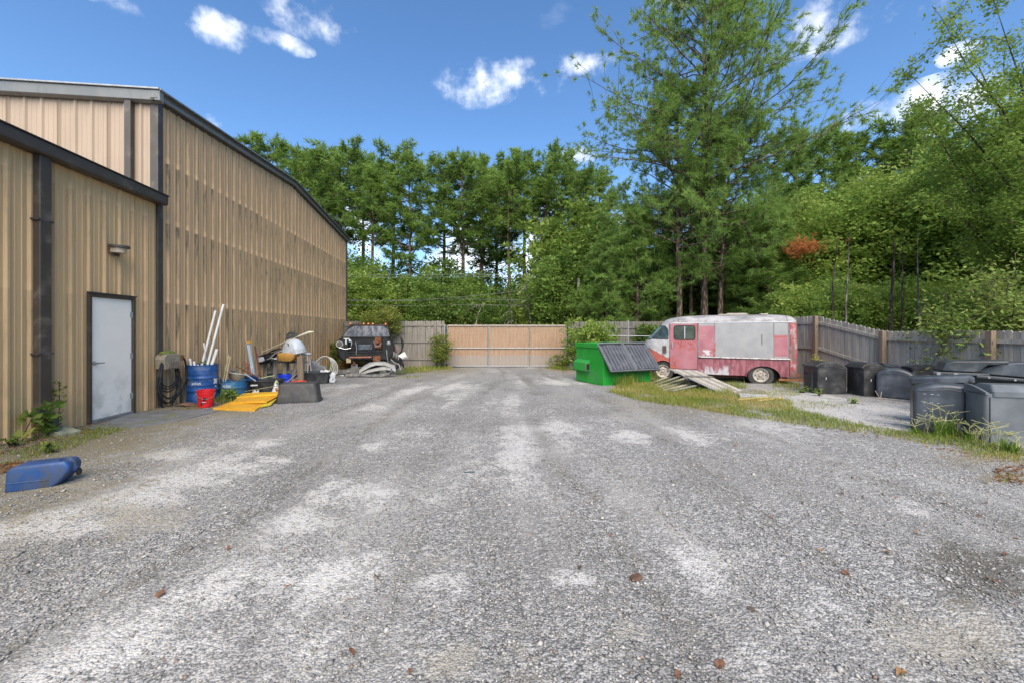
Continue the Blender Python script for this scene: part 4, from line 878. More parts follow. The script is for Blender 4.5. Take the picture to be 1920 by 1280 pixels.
ax = s.build('metal_channel', ALU); tag(ax, 'aluminium channel with yellow tip leaning on the mouldy wall', 'channel')
c_ = MB(); c_.box(dep(466, 642, 11.08), (.09, .05, .06)); c_.build('end_cap', YEL, ax)
rod('rusty_pipe', 'rusty brown pipe leaning on the wall behind the tubs', 'pipe', dep(478, 649, 11.6), dep(489, 705, 11.3), .024, mat('rust_brown', (.16, .05, .03), .3, 10, .8))
fn = thing('funnel', 'grey metal funnel cone behind the oval tub', 'funnel', dep(486, 712, 11.0)); MB().lathe([(.10, 0), (.06, .16), (.015, .30), (.012, .34)], 18).build('funnel_body', GREYPL, fn, True)
fn.location.z = gh(fn.location.x, 11.0)
MB().tube([(0, 0, .34), (0, 0, .38)], .011, 8).build('spout', GREYPL, fn)
# tubs and totes
def rrect(w, d, r, n=4):
    pts = []
    for cx, cy, a0 in ((w / 2 - r, d / 2 - r, 0), (-w / 2 + r, d / 2 - r, 90), (-w / 2 + r, -d / 2 + r, 180), (w / 2 - r, -d / 2 + r, 270)):
        for k in range(n + 1): a = R(a0 + 90 * k / n); pts.append((cx + r * math.cos(a), cy + r * math.sin(a)))
    return pts
def ring(w, d, r, z, n=4): return [(x, y, z) for x, y in rrect(w, d, r, n)]
def tote(name, label, p, rz, w, d, h, m, up=True, rr_=.06, ribs=True, taper=.86):
    o = thing(name, label, 'tub', p, rz)
    if up: rings = [ring(w * taper, d * taper, rr_ * .8, 0), ring(w, d, rr_, h - .03), ring(w + .05, d + .05, rr_ + .02, h - .03), ring(w + .05, d + .05, rr_ + .02, h), ring(w - .01, d - .01, rr_, h), ring(w * taper, d * taper, rr_ * .8, .03)]
    else: rings = [ring(w + .05, d + .05, rr_ + .02, 0), ring(w + .05, d + .05, rr_ + .02, .03), ring(w, d, rr_, .03), ring(w * taper + .02, d * taper + .02, rr_ * .9, h - .03), ring(w * taper - .01, d * taper - .01, rr_ * .8, h), ring(w * taper * .8, d * taper * .8, rr_ * .5, h + .004)]
    MB().loft(rings).build('shell', m, o, True, sharp=35)
    if ribs:
        wt = w * taper
        for k in range(9):
            u = -.42 + .84 * k / 8; q = MB()
            zt, zb2 = (h - .05, .03) if up else (h - .05, .04); wt_ = (w, wt) if up else (wt, w); dt = (d, d * taper) if up else (d * taper, d)
            q.beam((u * wt_[0], -dt[0] / 2 - .000, zt), (u * wt_[1], -dt[1] / 2 - .000, zb2), .03, .012, (0, -1, 0)); q.build('rib', m, o)
    return o
pt = gp(490, 741); pt += Vector((-.02, .26, 0)); pt.z = gh(pt.x, pt.y) - .01
tb = tote('oval_tub', 'oval black tub with pale stickers full of odds and ends', pt, R(12), .80, .52, .40, BLACKP, True, .22)
for (z, wd, hh_, xx) in ((.285, .16, .035, -.20), (.12, .15, .085, -.17)):
    q = MB(); q.box((xx, -.262 + (.0 if z > .2 else .022), z), (wd, .004, hh_), Matrix.Rotation(R(-5), 4, 'X')); q.build('sticker', mat('sticker', (.55, .55, .52), .1), tb)
q = MB(); q.beam(dep(494, 708, 10.35), dep(510, 704, 10.3), .16, .02); tag(q.build('plastic_sheet', PALEG), 'pale green plastic sheet lying in the oval tub', 'sheet')
q = MB(); q.prism([(0, 0), (.10, .02), (.13, .33), (.08, .40), (.03, .3)], -.012, .012, 'y'); o = q.build('plastic_fin', PALEG); o.location = dep(512, 731, 10.25); o.rotation_euler = (R(4), 0, R(15)); o.location.z = gh(o.location.x, o.location.y); tag(o, 'pale green plastic blade standing beside the oval tub', 'blade')
pot = thing('flower_pot', 'terracotta coloured pot tipped beside the upturned tote', 'pot', gp(522, 742) + Vector((0, .1, .02)), 0, None, (R(4), R(-6), 0)); MB().lathe([(.06, 0), (.085, .17), (.1, .17), (.1, .22), (.088, .22), (.06, .02)], 18).build('shell', TERRA, pot, True, sharp=30)
pot.location.z = gh(pot.location.x, pot.location.y) - .005
fn = thing('plastic_cone', 'grey plastic cone standing beside the terracotta pot', 'cone', gp(512, 742) + Vector((0, .12, 0))); MB().lathe([(.13, 0), (.12, .03), (.03, .28), (.02, .29)], 16).build('shell', GREYPL, fn, True)
rod('thin_rod', 'thin yellow-green rod lying against the oval tub', 'rod', dep(447, 735, 9.85), dep(524, 722, 9.6), .008, mat('rodgreen', (.32, .30, .16), .15, 6))
q = MB(); c = gp(444, 744); q.tube([c, c + Vector((0, 0, .26))], .012, 6); q.tube([c + Vector((0, 0, .06)), c + Vector((.2, .03, .05))], .011, 6); tag(q.build('rebar_stake', RUST), 'rusty bent stake standing in front of the cut drums', 'stake')
# upturned black tote, blue bucket, red bucket, second tub
pt = gp(559, 756); pt += Vector((-.12, .30, 0)); pt.z = gh(pt.x, pt.y) - .005
tote('storage_tote', 'upturned charcoal plastic tote behind the yellow sheets', pt, R(16), .86, .55, .43, TOTE, False, .07)
p_ = on(559, 9.95); p_.z = gh(p_.x, p_.y) - .01; bucket('plastic_bucket', 'red bucket mostly hidden behind the upturned tote', p_, .18, .40, mat('orange_red_plastic', (.62, .06, .03), .08, 3, .4), False)
p_ = on(534, 11.6); p_.z = gh(p_.x, p_.y) - .01; bucket('plastic_bucket', 'bright blue bucket standing before the grey pallet', p_, .17, .41, BLUEB)
rod('bamboo_stick', 'brown stick leaning from the upturned tote to the pallet', 'stick', dep(531, 722, 9.9), dep(556, 700, 11.8), .011, TANSTK, 6, 'sticks leaning by the blue bucket')
rod('bamboo_stick', 'brown stick leaning from the upturned tote to the pallet', 'stick', dep(536, 721, 9.9), dep(557, 708, 11.6), .011, TANSTK, 6, 'sticks leaning by the blue bucket')
pt = gp(590, 720); pt += Vector((-.05, .3, 0)); pt.z = gh(pt.x, pt.y) - .01
t2 = tote('storage_tote', 'open black tote draped with white plastic near the white hose', pt, R(16), .74, .5, .40, BLACKP, True, .05)
def crumple(name, label, cat, nu, nv, f, m, amp, seed, thick=.004, parent=None, smooth=True):
    r = np.random.default_rng(seed); V = []; 
    for j in range(nv):
        for i in range(nu): V.append(np.array(f(i / (nu - 1), j / (nv - 1))) + r.normal(size=3) * amp)
    b_ = MB(); b_.add([tuple(v) for v in V], [(j * nu + i, j * nu + i + 1, (j + 1) * nu + i + 1, (j + 1) * nu + i) for j in range(nv - 1) for i in range(nu - 1)])
    o = b_.build(name, m, parent, smooth, sharp=50); so_ = o.modifiers.new('solid', 'SOLIDIFY'); so_.thickness = thick
    if label: tag(o, label, cat)
    return o
bagm = mat('white_plastic_film', (.50, .51, .52), .08, 8, .35, 0, .15, 30)
c = Vector(t2.location)
crumple('plastic_film', 'white plastic film draped over the rim of the open black tote', 'film', 9, 8, lambda u, v: (c.x + .08 + .30 * u, c.y + .08 - .3 * u * 0 - .16 * v + .03, c.z + .43 - .30 * max(0, v - .35) * u - .02 * math.sin(u * 9)), bagm, .012, 5)
crumple('plastic_bag', 'crumpled white bag hanging down beside the open black tote', 'bag', 7, 8, lambda u, v: (c.x + .43 + .12 * math.sin(u * 3.1) , c.y - .06 + .20 * u, c.z + .36 - .34 * v), bagm, .014, 6)
# yellow sheets lying in a loose pile
def slab(name, label, pts, z, t_, m, grp=None, tilt=0):
    W_ = [gnd(*p) for p in pts]; c = sum(W_, Vector()) / len(W_); cz = gh(c.x, c.y); o = thing(name, label, 'sheet', (c.x, c.y, cz + z), 0, grp, (0, tilt, 0)); b_ = MB(); poly = [(p.x - c.x, p.y - c.y) for p in W_]
    b_.prism(poly, 0, t_, 'z'); b_.build('panel', m, o, bevel=.006)
    e = [(x * .8, y * .8) for x, y in poly]; q = MB(); q.tube([(x, y, t_ + .002) for x, y in e + e[:1]], .003, 5, False); q.build('moulded_edge', m, o, True); return o
slab('plastic_sheet', 'orange-yellow plastic sheet lying foremost on the ground', [(399, 769), (478, 771), (500, 757), (434, 757)], .01, .035, YEL, None, R(1))
slab('plastic_sheet', 'deep yellow sheet in the middle of the loose pile', [(432, 761), (500, 761), (523, 749), (446, 751)], .06, .03, YEL, None, R(-1.5))
slab('plastic_sheet', 'yellow sheet lying on top against the oval tub', [(443, 753), (520, 750), (524, 744), (456, 745)], .10, .028, mat('yellow_sheet_b', (.68, .40, .02), .12, 4, .5), None, R(-2))
slab('plastic_sheet', 'narrow lemon sheet sticking out beside the upturned tote', [(488, 766), (508, 762), (519, 752), (500, 755)], .02, .03, YEL2, None, 0)
# hose hanger with coiled hose, standpipe, vine
hg = thing('hose_hanger', 'weathered beige hose hanger with moss on top on the wall corner', 'hanger', wp(.06, -.04, .92), BTH); hg.scale = (1.45, 1.1, 1.15)
q = MB(); q.loft([[(x * .9, -.0, z) for x, z in [(-.13, -.13), (.13, -.13), (.15, .05), (.10, .13), (-.10, .13), (-.15, .05)]], [(x, -.07, z) for x, z in [(-.13, -.13), (.13, -.13), (.15, .05), (.10, .13), (-.10, .13), (-.15, .05)]], [(x, -.20, z) for x, z in [(-.14, -.14), (.14, -.14), (.16, .06), (.11, .14), (-.11, .14), (-.16, .06)]]]); q.build('bracket', mat('beige_plastic', (.30, .26, .20), .2, 6, .7, 0, .1, 30, (.15, .14, .10), .5, 8), hg, True, sharp=30, bevel=.01)
q = MB(); q.box((0, -.205, -.06), (.20, .012, .11)); q.box((-.05, -.21, -.06), (.012, .012, .11)); q.build('front_panel', mat('beige_dark', (.22, .19, .145), .2, 8, .8), hg)
q = MB(); q.loft([[(x * s_, -.10 + y * s_, .135 + z_) for x, y in rrect(.24, .18, .08, 3)] for s_, z_ in ((1, 0), (.95, .025), (.7, .05), (.3, .062))]); q.build('moss_cushion', MOSS, hg, True)
hs_ = thing('garden_hose', 'black garden hose coiled over the beige wall hanger', 'hose', wp(.06, -.16, .92), BTH)
for k in range(8):
    r = np.random.default_rng(k); a_, b_ = .30 + .015 * (k % 4) + .02 * r.random(), .30 + .24 * ((k * .37) % 1) + .05 * r.random(); pts = []
    for j in range(33): an = 2 * math.pi * j / 32; pts.append((a_ * math.cos(an) * (1 if math.sin(an) < 0 else .85) + .02 * r.random() * 0, -.02 - .03 * math.sin(k * 2.1) + .02 * math.cos(an), .10 - b_ + b_ * math.sin(an) if math.sin(an) < 0 else .10 - b_ + b_ * math.sin(an)))
    MB().tube(pts, .0135, 7, False).build('hose_loop', RUBBER, hs_, True)
MB().tube([(.05, -.06, -.80), (.2, -.05, -.78), (.38, -.02, -.68), (.55, .0, -.45), (.62, .02, -.2)], .0125, 7).build('hose_end', RUBBER, hs_, True)
sp = thing('standpipe', 'black bent water pipe rising beside the blue drum', 'pipe', wp(.68, -.12, gh(*wp(.68, -.12)[:2])), BTH)
MB().tube([(0, 0, -.02), (0, 0, .72), (-.01, 0, .84), (-.04, 0, .95), (-.10, 0, 1.02), (-.15, 0, 1.03)], .019, 8).build('pipe', RUBBER, sp, True); MB().box((-.13, 0, 1.06), (.10, .03, .03)).tube([(-.15, 0, 1.03), (-.16, -.02, .96)], .022, 8).build('tap', RUST, sp)
MB().b2((-.06, -.03, -.02), (.05, .05, .42)).build('wooden_stake', WOODD, sp)
def vine(name, label, pts, n, size, leafm, seed, spread=.07, cat='plant'):
    r = np.random.default_rng(seed); P = [Vector(p) for p in pts]; o = thing(name, label, cat, P[0]); m = MB(); m.tube([p - P[0] for p in P], .006, 5); m.build('stem', BARK_D, o); C = []
    for _ in range(n): u = r.random() * (len(P) - 1); q = P[int(u)].lerp(P[min(int(u) + 1, len(P) - 1)], u % 1) - P[0]; C.append(q + Vector(r.normal(size=3)) * spread)
    V, F, t_ = leaves(np.array(C), r, size, .4 + .25 * r.normal(size=n), .3, .7); npmesh('foliage', V, F, leafm, o, dict(tint=t_)); return o
vine('vine', 'dark green vine climbing between the standpipe and blue drum', [wp(.70, -.28, .0), wp(.74, -.30, .3), wp(.80, -.33, .55), wp(.88, -.36, .80)], 260, .04, LEAF_D, 9, .055)
vine('weed', 'leafy green weed growing in front of the brown downspout', [wp(-2.42, -.22, .0), wp(-2.45, -.26, .25), wp(-2.55, -.28, .42), wp(-2.40, -.30, .5)], 60, .06, LEAF_A, 10, .07)
vine('weed', 'thin upright weed beside the brown downspout', [wp(-2.22, -.16, .0), wp(-2.20, -.17, .35), wp(-2.19, -.16, .78)], 90, .026, LEAF_Y, 12, .045)
vine('weed', 'small yellowing weed at the foot of the annex wall', [wp(-2.75, -.2, .0), wp(-2.7, -.22, .2), wp(-2.62, -.22, .33)], 22, .05, LEAF_Y, 13, .08)
sb = thing('splash_block', 'mossy concrete splash block under the brown downspout', 'block', wp(-2.30, -.30, gh(*wp(-2.30, -.30)[:2])), BTH + R(-20)); q = MB(); q.add([(-.12, -.2, 0), (.12, -.2, 0), (.12, .2, 0), (-.12, .2, 0), (-.12, -.2, .05), (.12, -.2, .05), (.12, .2, .11), (-.12, .2, .11)], [(0, 3, 2, 1), (4, 5, 6, 7), (0, 1, 5, 4), (1, 2, 6, 5), (2, 3, 7, 6), (3, 0, 4, 7)]); q.build('slab', mat('mossy_concrete', (.24, .25, .18), .25, 8, .9, 0, .3, 50), sb, bevel=.01)
crumple('metal_sheet', 'bent rusty sheet lying at the foot of the blue drum', 'sheet', 8, 5, lambda u, v: (gnd(320, 763).x + .62 * u + .1 * v, gnd(320, 763).y - .05 + .05 * u + .22 * v, gh(gnd(320, 763).x + .62 * u, gnd(320, 763).y) + .035 + .03 * math.sin(u * 6)), mat('brown_sheet', (.16, .085, .06), .25, 8, .8), .006, 8)
# standing pallet and what is heaped on it
pc = on(535, 12.7); pal = thing('wooden_pallet', 'grey weathered pallet standing on edge by the mouldy wall', 'pallet', (pc.x, pc.y, gh(pc.x, pc.y) - .02), R(4), None, (R(-4), 0, R(4)))
for (x, tl) in ((-.62, 0), (-.33, .0), (-.03, .02), (.26, .13), (.52, -.02)):
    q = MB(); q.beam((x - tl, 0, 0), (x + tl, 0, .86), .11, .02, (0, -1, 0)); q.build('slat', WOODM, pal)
for z in (.14, .42, .74):
    MB().b2((-.70, .012, z - .04), (.62, .10, z + .04)).build('stringer', WOODD, pal)
for x in (-.5, 0, .42): MB().b2((x - .05, .10, .0), (x + .05, .12, .85)).build('back_slat', WOODD, pal)
pst = thing('wooden_post', 'thick grey post leaning at the end of the standing pallet', 'post', (on(563, 12.45).x, 12.45, gh(on(563, 12.45).x, 12.45) - .02)); q = MB(); q.beam((.03, 0, 0), (-.02, .03, .93), .17, .09, (0, -1, 0)); q.build('timber', WOODB, pst, bevel=.008)
TOPZ = .76
# grey moulded cowling
cw = thing('moulded_cowling', 'pale grey rounded plastic cowling perched on the pallet', 'cowling', dep(551, 664, 12.7), R(-6), None, (R(6), R(-12), R(-8)))
rings = []
for k in range(9):
    t_ = k / 8; y = -.25 + .5 * t_; s_ = math.sin(math.pi * (.12 + .76 * t_)) ** .5; pts = []
    for j in range(17):
        a = math.pi * j / 16; x = math.cos(a); z = math.sin(a) ** .75; pts.append((.36 * x * s_ + (.04 if x > 0 else 0), y, .50 * z * s_ * (1 if x > -.2 else .88)))
    rings.append(pts)
co_ = MB().loft(rings).build('shell', GREYPL, cw, True, sharp=45)
q = MB(); q.box((-.30, -.24, .26), (.14, .2, .2)); ct = q.build('c', GREYPL, None); ct.parent = cw; bool_cut(co_, [ct])
co_.data.polygons.foreach_set('use_smooth', [True] * len(co_.data.polygons)); co_.data.set_sharp_from_angle(angle=R(40))
q = MB(); q.box((-.12, -.26, .33), (.03, .02, .05)); q.box((.10, -.272, .34), (.02, .02, .08)); q.build('slot', INK, cw)
tk = thing('fuel_tank', 'orange-yellow plastic tank lying under the grey cowling', 'tank', dep(541, 676, 12.6), R(5)); MB().loft([ring(.30, .3, .05, 0), ring(.5, .36, .06, .08), ring(.56, .4, .06, .22), ring(.5, .36, .06, .26)]).build('shell', mat('ochre_plastic', (.48, .25, .05), .2, 5, .55, 0, .05, 30, (.25, .13, .04), .4, 5), tk, True, sharp=40)
MB().lathe([(.04, .26), (.04, .29), (.03, .30)], 12).build('filler_cap', BLACKP, tk)
fd = thing('car_fender', 'glossy black broken car panel heaped at the end of the pallet', 'car part', dep(505, 672, 12.55), R(8), None, (0, R(-18), R(6)))
crm = CARB
MB().loft([[(x0, y * s_, z * s_ + dz) for y, z in [(-.16, -.10), (.16, -.10), (.2, .05), (.1, .17), (-.1, .17), (-.2, .05)]] for x0, s_, dz in ((-.34, .45, 0), (-.30, .85, 0), (-.16, 1, .0), (-.02, .8, .04), (.2, .5, .06), (.5, .42, .07), (.62, .2, .06))]).build('panel', crm, fd, True, sharp=30)
MB().loft([[(x0, -.17 - y, .02 + z * s_) for y, z in [(0, -.07), (.03, -.05), (.03, .08), (0, .1)]] for x0, s_ in ((-.27, .6), (-.15, 1), (-.06, .7))]).build('lamp_housing', GREYPL, fd, True)
for (a, b2) in (((.0, -.1, .12), (.45, -.12, .2)), ((.1, -.15, .0), (.5, -.16, .1)), ((.2, -.1, .18), (.7, -.05, .1)), ((.0, -.16, -.02), (.3, -.2, -.1))): MB().tube([a, Vector(a).lerp(Vector(b2), .5) + Vector((0, -.03, .04)), b2], .02, 6).build('trim_strip', ALU if a[2] < .05 else BLACKP, fd, True)
bk = thing('seat_back', 'dark plastic seat back with hand holes behind the grey cowling', 'seat back', dep(541, 662, 13.0), R(0), None, (R(-12), R(6), 0)); q = MB(); q.prism([(-.22, 0), (.2, 0), (.19, .5), (.15, .66), (.08, .72), (-.10, .70), (-.19, .62)], -.03, .03, 'y'); so_ = q.build('panel', TOTE, bk, bevel=.015)
q = MB(); q.box((-.08, -.0, .6), (.11, .2, .05)); ct = q.build('c', TOTE, None); ct.parent = bk; bool_cut(so_, [ct])
q = MB(); q.tube([dep(491, 660, 12.3), dep(530, 643, 12.3), dep(556, 632, 12.25)], .012, 6); q.tube([dep(556, 632, 12.25), dep(566, 628, 12.25), dep(580, 623, 12.25), dep(588, 622, 12.25)], [.014, .03, .04, .012], 8); tag(q.build('boat_pole', mat('cream_plastic', (.58, .54, .42), .1, 5, .5), None, True), 'long cream pole with pale bulging tip lying over the heap', 'pole')
st = thing('bar_stool', 'tall pale metal stool behind the open black tote', 'stool', (on(574, 13.1).x, 13.1, gh(on(574, 13.1).x, 13.1)))
MB().lathe([(.12, .93), (.155, .95), (.155, .98), (.12, 1.0), (.02, 1.005)], 20).build('seat', GREYPL, st, True, sharp=40)
for k in range(4): a = R(45 + 90 * k); MB().tube([(.19 * math.cos(a), .19 * math.sin(a), 0), (.10 * math.cos(a), .10 * math.sin(a), .94)], .014, 7).build('leg', PVC, st, True)
for z, r_ in ((.30, .16), (.62, .132)): MB().tube([(r_ * math.cos(2 * math.pi * k / 20), r_ * math.sin(2 * math.pi * k / 20), z) for k in range(21)], .009, 5, False).build('foot_ring', PVC, st, True)
hc = on(610, 14.6); hz2 = gh(hc.x, hc.y); PV2 = mat('cream_hose', (.56, .54, .48), .1, 6, .5)
wc = thing('hose_coil', 'thick coil of white hose propped upright near the mouldy wall', 'hose', (hc.x, hc.y, hz2), 0)
for k in range(6):
    r = np.random.default_rng(k + 40); pts = []
    for j in range(29): an = 2 * math.pi * j / 28; a_ = .23 + .012 * (k % 3); b_ = .40 - .008 * k; pts.append((a_ * math.cos(an) + .045 * (k - 2.5) * (.5 - math.sin(an) * .7), .16 * math.cos(an) + .05 * (k - 2), .41 + b_ * math.sin(an)))
    MB().tube(pts, .014, 7, False).build('loop', PV2, wc, True)
gp_ = on(592, 13.9); crumple('grey_panel', 'bent dark grey panel leaning between stool and white hose', 'panel', 8, 6, lambda u, v: (gp_.x - .28 + .6 * u, gp_.y + .15 * v, gh(gp_.x, gp_.y) + .03 + .72 * v * (1 - .45 * u * v) + .03 * math.sin(u * 8)), mat('slate_panel', (.13, .135, .145), .3, 5, .5, 0, .1, 30), .012, 12)
r = np.random.default_rng(4)
for i in range(9):
    px = 500 + 14 * i + r.normal() * 4; Y = 12.95 + r.random() * .35; p = on(px, Y); z = gh(p.x, p.y); s = .12 + .14 * r.random(); o = thing('scrap_box', ['dark scrap box half hidden behind the pallet slats', 'grey scrap box half hidden behind the pallet slats'][i % 2], 'box', (p.x, p.y, z), r.random(), ['dark', 'grey'][i % 2] + ' scrap boxes behind the pallet')
    MB().loft([ring(s, s, .02, 0), ring(s * 1.15, s * 1.1, .03, s * (1 + r.random()))]).build('body', (BLACKP, GREYPL)[i % 2], o, bevel=.01); MB().loft([ring(s * 1.2, s * 1.15, .03, s * 1.0), ring(s * 1.2, s * 1.15, .03, s * 1.04)]).build('lip', BLACKP, o)

# blue jerry can lying on its side
ja, jb = gnd(8, 925), gnd(112, 914); jd = (jb - ja); jr = math.atan2(jd.y, jd.x)
jc = thing('jerry_can', 'faded blue plastic jerry can lying on its side on the gravel', 'jerry can', (ja.x, ja.y, gh(ja.x, ja.y) - .012), jr); jc.scale = (.74, .85, 1.05)
JB = mat('blue_jerry_plastic', (.014, .065, .22), .25, 3.5, .45, 0, .05, 30, (.05, .06, .08), .6, 4)
q = MB(); q.prism([(0, 0), (.44, 0), (.54, .06), (.635, .15), (.64, .21), (.59, .255), (.10, .245), (.02, .21)], -.02, .23, 'y'); jo = q.build('body', JB, jc, bevel=.03, seg=3)
q = MB(); q.lathe([(.01, -.16), (.05, -.16), (.062, 0), (.06, .2), (.01, .2)], 20, Matrix.Translation((.555, .10, .235)) @ Matrix.Rotation(R(-38), 4, 'Y') @ Matrix.Diagonal((.9, 1.25, 1, 1)) @ Matrix.Translation((0, 0, .04))); ct = q.build('c', JB, None); ct.parent = jc
bool_cut(jo, [ct]); jo.data.polygons.foreach_set('use_smooth', [True] * len(jo.data.polygons)); jo.data.set_sharp_from_angle(angle=R(50))
MB().tube([(.02, -.022, .095), (.43, -.022, .095)], .005, 6).build('mould_seam', JB, jc)
MB().lathe([(.034, 0), (.034, .03), (.028, .034)], 16, Matrix.Translation((.60, .20, .10)) @ Matrix.Rotation(R(80), 4, 'Y')).build('cap', BLACKP, jc)
# ------------------------------------------------------------------ stripped black truck
TY = 16.0; tz = gz(TY) - .0
TX = (686 - 960) / FPX * TY
tk_ = thing('stripped_truck', 'black stripped truck with dirty windscreen and missing hood at the fence', 'truck', (TX, TY, gh(TX, TY)), R(19))
def tl(px, py, Y): return Vector(((px - 686) / FPX * Y, Y - TY, HCAM + (HOR - py) / FPX * Y - gh(TX, TY)))
def tring(Y, sx=1.0, sz=1.0, dz=0):
    pts = [(641, 634), (727, 634), (734, 639), (738, 648), (739, 658), (737, 668), (731, 676), (722, 679), (652, 679), (643, 674), (637, 666), (635, 656), (636, 645), (638, 638)]
    o = []
    for px, py in pts: p = tl(px, py, TY); o.append((p.x * sx, Y - TY, (p.z - 1.0) * sz + 1.0 + dz))
    return o
body = MB().loft([tring(15.98, .93, .90), tring(16.04, .985, .97), tring(16.14), tring(17.0), tring(18.4, .99), tring(20.2, .98), tring(20.28, .92, .92)]).build('body', CARB, tk_, True, sharp=35)
c1 = MB().b2(tuple(tl(655, 662, TY) + Vector((0, -.3, 0))), tuple(tl(716, 610, TY) + Vector((0, .86, .3)))).build('c', CARB, None); c1.parent = tk_
c2 = MB().b2((-.75, -.2, .2), (.75, 4.0, .62)).build('c', CARB, None); c2.parent = tk_
bool_cut(body, [c1, c2])
# cab
lo = [tl(643, 632.5, 16.95), tl(729, 632.5, 16.95)]; hi = [tl(657, 609.5, 17.55), tl(724, 609.5, 17.55)]
b0, b1 = lo[0].z - .02, hi[0].z
def cabring(z, t_): x0 = lo[0].x + (hi[0].x - lo[0].x) * t_; x1 = lo[1].x + (hi[1].x - lo[1].x) * t_; y0 = .93 + .60 * t_; return [(x0, y0, z), (x1, y0, z), (x1, 3.9 - .1 * t_, z), (x0, 3.9 - .1 * t_, z)]
MB().loft([cabring(b0, -.03), cabring(b0 + (b1 - b0) * .98, .99)]).build('cab', CARB, tk_, True, 30 and 0, 40)
rr0 = cabring(b1, 1.0); MB().loft([[(x * 1.0, y, b1 - .03) for x, y, z in rr0], [(x * 1.01, y + .0, b1 + .005) for x, y, z in rr0], [(x * .95, y + (.06 if y < 2 else -.06), b1 + .04) for x, y, z in rr0]]).build('roof', CARB, tk_, bevel=.02)
def m_glass_dirty():
    t = NT('dirty_windscreen'); x, y, z = t.xyz()
    st_ = t.rng(t.noise(7, 5, .6, stretch=(1, .3, .12)), .33, .7); g = t.rng(z, 1.5, 1.8, .45, 1.0)
    c = t.mix(t.mul(st_, g), (.06, .065, .07), (.24, .235, .25)); return t.fin(c, t.mix(st_, (.15, .15, .15), (.5, .5, .5)), 0, None, .5)
ws = MB(); e = .012
def wsp(u, v): a = Vector((lo[0].x + .02, .93 - e, lo[0].z + .02)).lerp(Vector((lo[1].x - .02, .93 - e, lo[1].z + .02)), u); b_ = Vector((hi[0].x + .03, 1.53 - e, hi[0].z - .035)).lerp(Vector((hi[1].x - .03, 1.53 - e, hi[1].z - .035)), u); return a.lerp(b_, v)
ws.add([tuple(wsp(u, v) + Vector((0, -.06 * math.sin(u * math.pi), 0))) for v in (0, 1) for u in np.linspace(0, 1, 9)], [(i, i + 1, i + 10, i + 9) for i in range(8)])
wso = ws.build('windscreen', m_glass_dirty(), tk_, True)
fr = MB(); ed = [wsp(u, 0) + Vector((0, -.065 * math.sin(u * math.pi), 0)) for u in np.linspace(0, 1, 9)]; eu = [wsp(u, 1) + Vector((0, -.065 * math.sin(u * math.pi), 0)) for u in np.linspace(1, 0, 9)]
fr.tube(ed + eu + ed[:1], .017, 6, False); fr.build('windscreen_seal', RUBBER, wso, True)
MB().tube([p + Vector((0, -.03, -.035)) for p in ed], .007, 6).build('cowl_strip', CARB, tk_, True)
AMB = mat('amber_lens', (.62, .17, .02), .1, 5, .25)
for px in (658, 681, 689, 697, 720):
    p = tl(px, 608.5, 17.5); MB().loft([[(p.x + x * s_, 1.52 + y * s_, b1 + .03 + z) for x, y in rrect(.085, .07, .02, 2)] for s_, z in ((1.1, 0), (1, .02), (.75, .05), (.4, .062))]).build('roof_marker_light', AMB, tk_, True)
MB().b2((hi[0].x, 1.50, b1 + .005), (hi[1].x, 1.515, b1 + .022)).build('rust_seam', RUST, tk_)
# nose: headlamp ring, lamp bowl, brackets, hoses, bumper bar
p = tl(640.5, 645, 15.95); MB().tube([(p.x + .12 * math.cos(a), p.y + .03, p.z + .12 * math.sin(a)) for a in np.linspace(0, 2 * math.pi, 21)], .015, 7, False).build('headlamp_ring', ALU, tk_, True)
MB().lathe([(.10, 0), (.07, .05), (.02, .07)], 16, Matrix.Translation((p.x, p.y + .02, p.z)) @ Matrix.Rotation(R(-90), 4, 'X')).build('headlamp_bowl', mat('lamp_bowl', (.10, .075, .065), .2, 8, .5), tk_, True)
p = tl(727, 644, 15.95); MB().lathe([(.09, .02), (.088, .0), (.06, -.025), (.02, -.035)], 18, Matrix.Translation((p.x, p.y + .04, p.z)) @ Matrix.Rotation(R(-90), 4, 'X')).build('headlamp', mat('lamp_disc', (.17, .18, .19), .2, 8, .35), tk_, True)
q = MB(); a = tl(653, 634, 16); q.b2((a.x - .06, -.03, a.z - .24), (a.x + .0, .0, a.z)); q.b2((a.x - .12, -.035, a.z - .04), (a.x + .10, -.005, a.z + .0)); q.b2((a.x + .07, -.03, a.z - .14), (a.x + .15, .0, a.z - .05)); q.build('hinge_bracket', ALU, tk_, bevel=.006)
q = MB(); a = tl(640, 651, 15.95); b_ = tl(660, 652, 15.95); q.tube([a, (a + b_) / 2 + Vector((0, -.03, -.05)), b_], .016, 7); q.tube([b_, b_ + Vector((.03, 0, .2)), b_ + Vector((.0, .05, .3))], .018, 6); q.build('inner_bracket', ALU, tk_, True)
q = MB(); a = tl(707, 642, 16.8); q.b2((a.x - .14, .80, a.z - .24), (a.x + .12, .84, a.z + .22)); q.build('rusty_plate', RUST, tk_, bevel=.01)
q = MB(); q.tube([(a.x - .02, .79, a.z + .02), (a.x - .02, .70, a.z + .02)], .06, 12); q.build('booster', RUST, tk_, True)
q = MB(); q.b2(tuple(tl(655, 661, 16.02)), tuple(tl(716, 658, 16.02) + Vector((0, .06, 0)))); q.build('radiator_support', CARB, tk_, bevel=.01)
q = MB(); q.b2(tuple(tl(672, 646, 16.3)), tuple(tl(697, 656, 16.3) + Vector((0, .35, 0)))); q.build('engine_block', mat('engine_grey', (.07, .085, .11), .3, 6, .5), tk_, bevel=.02)
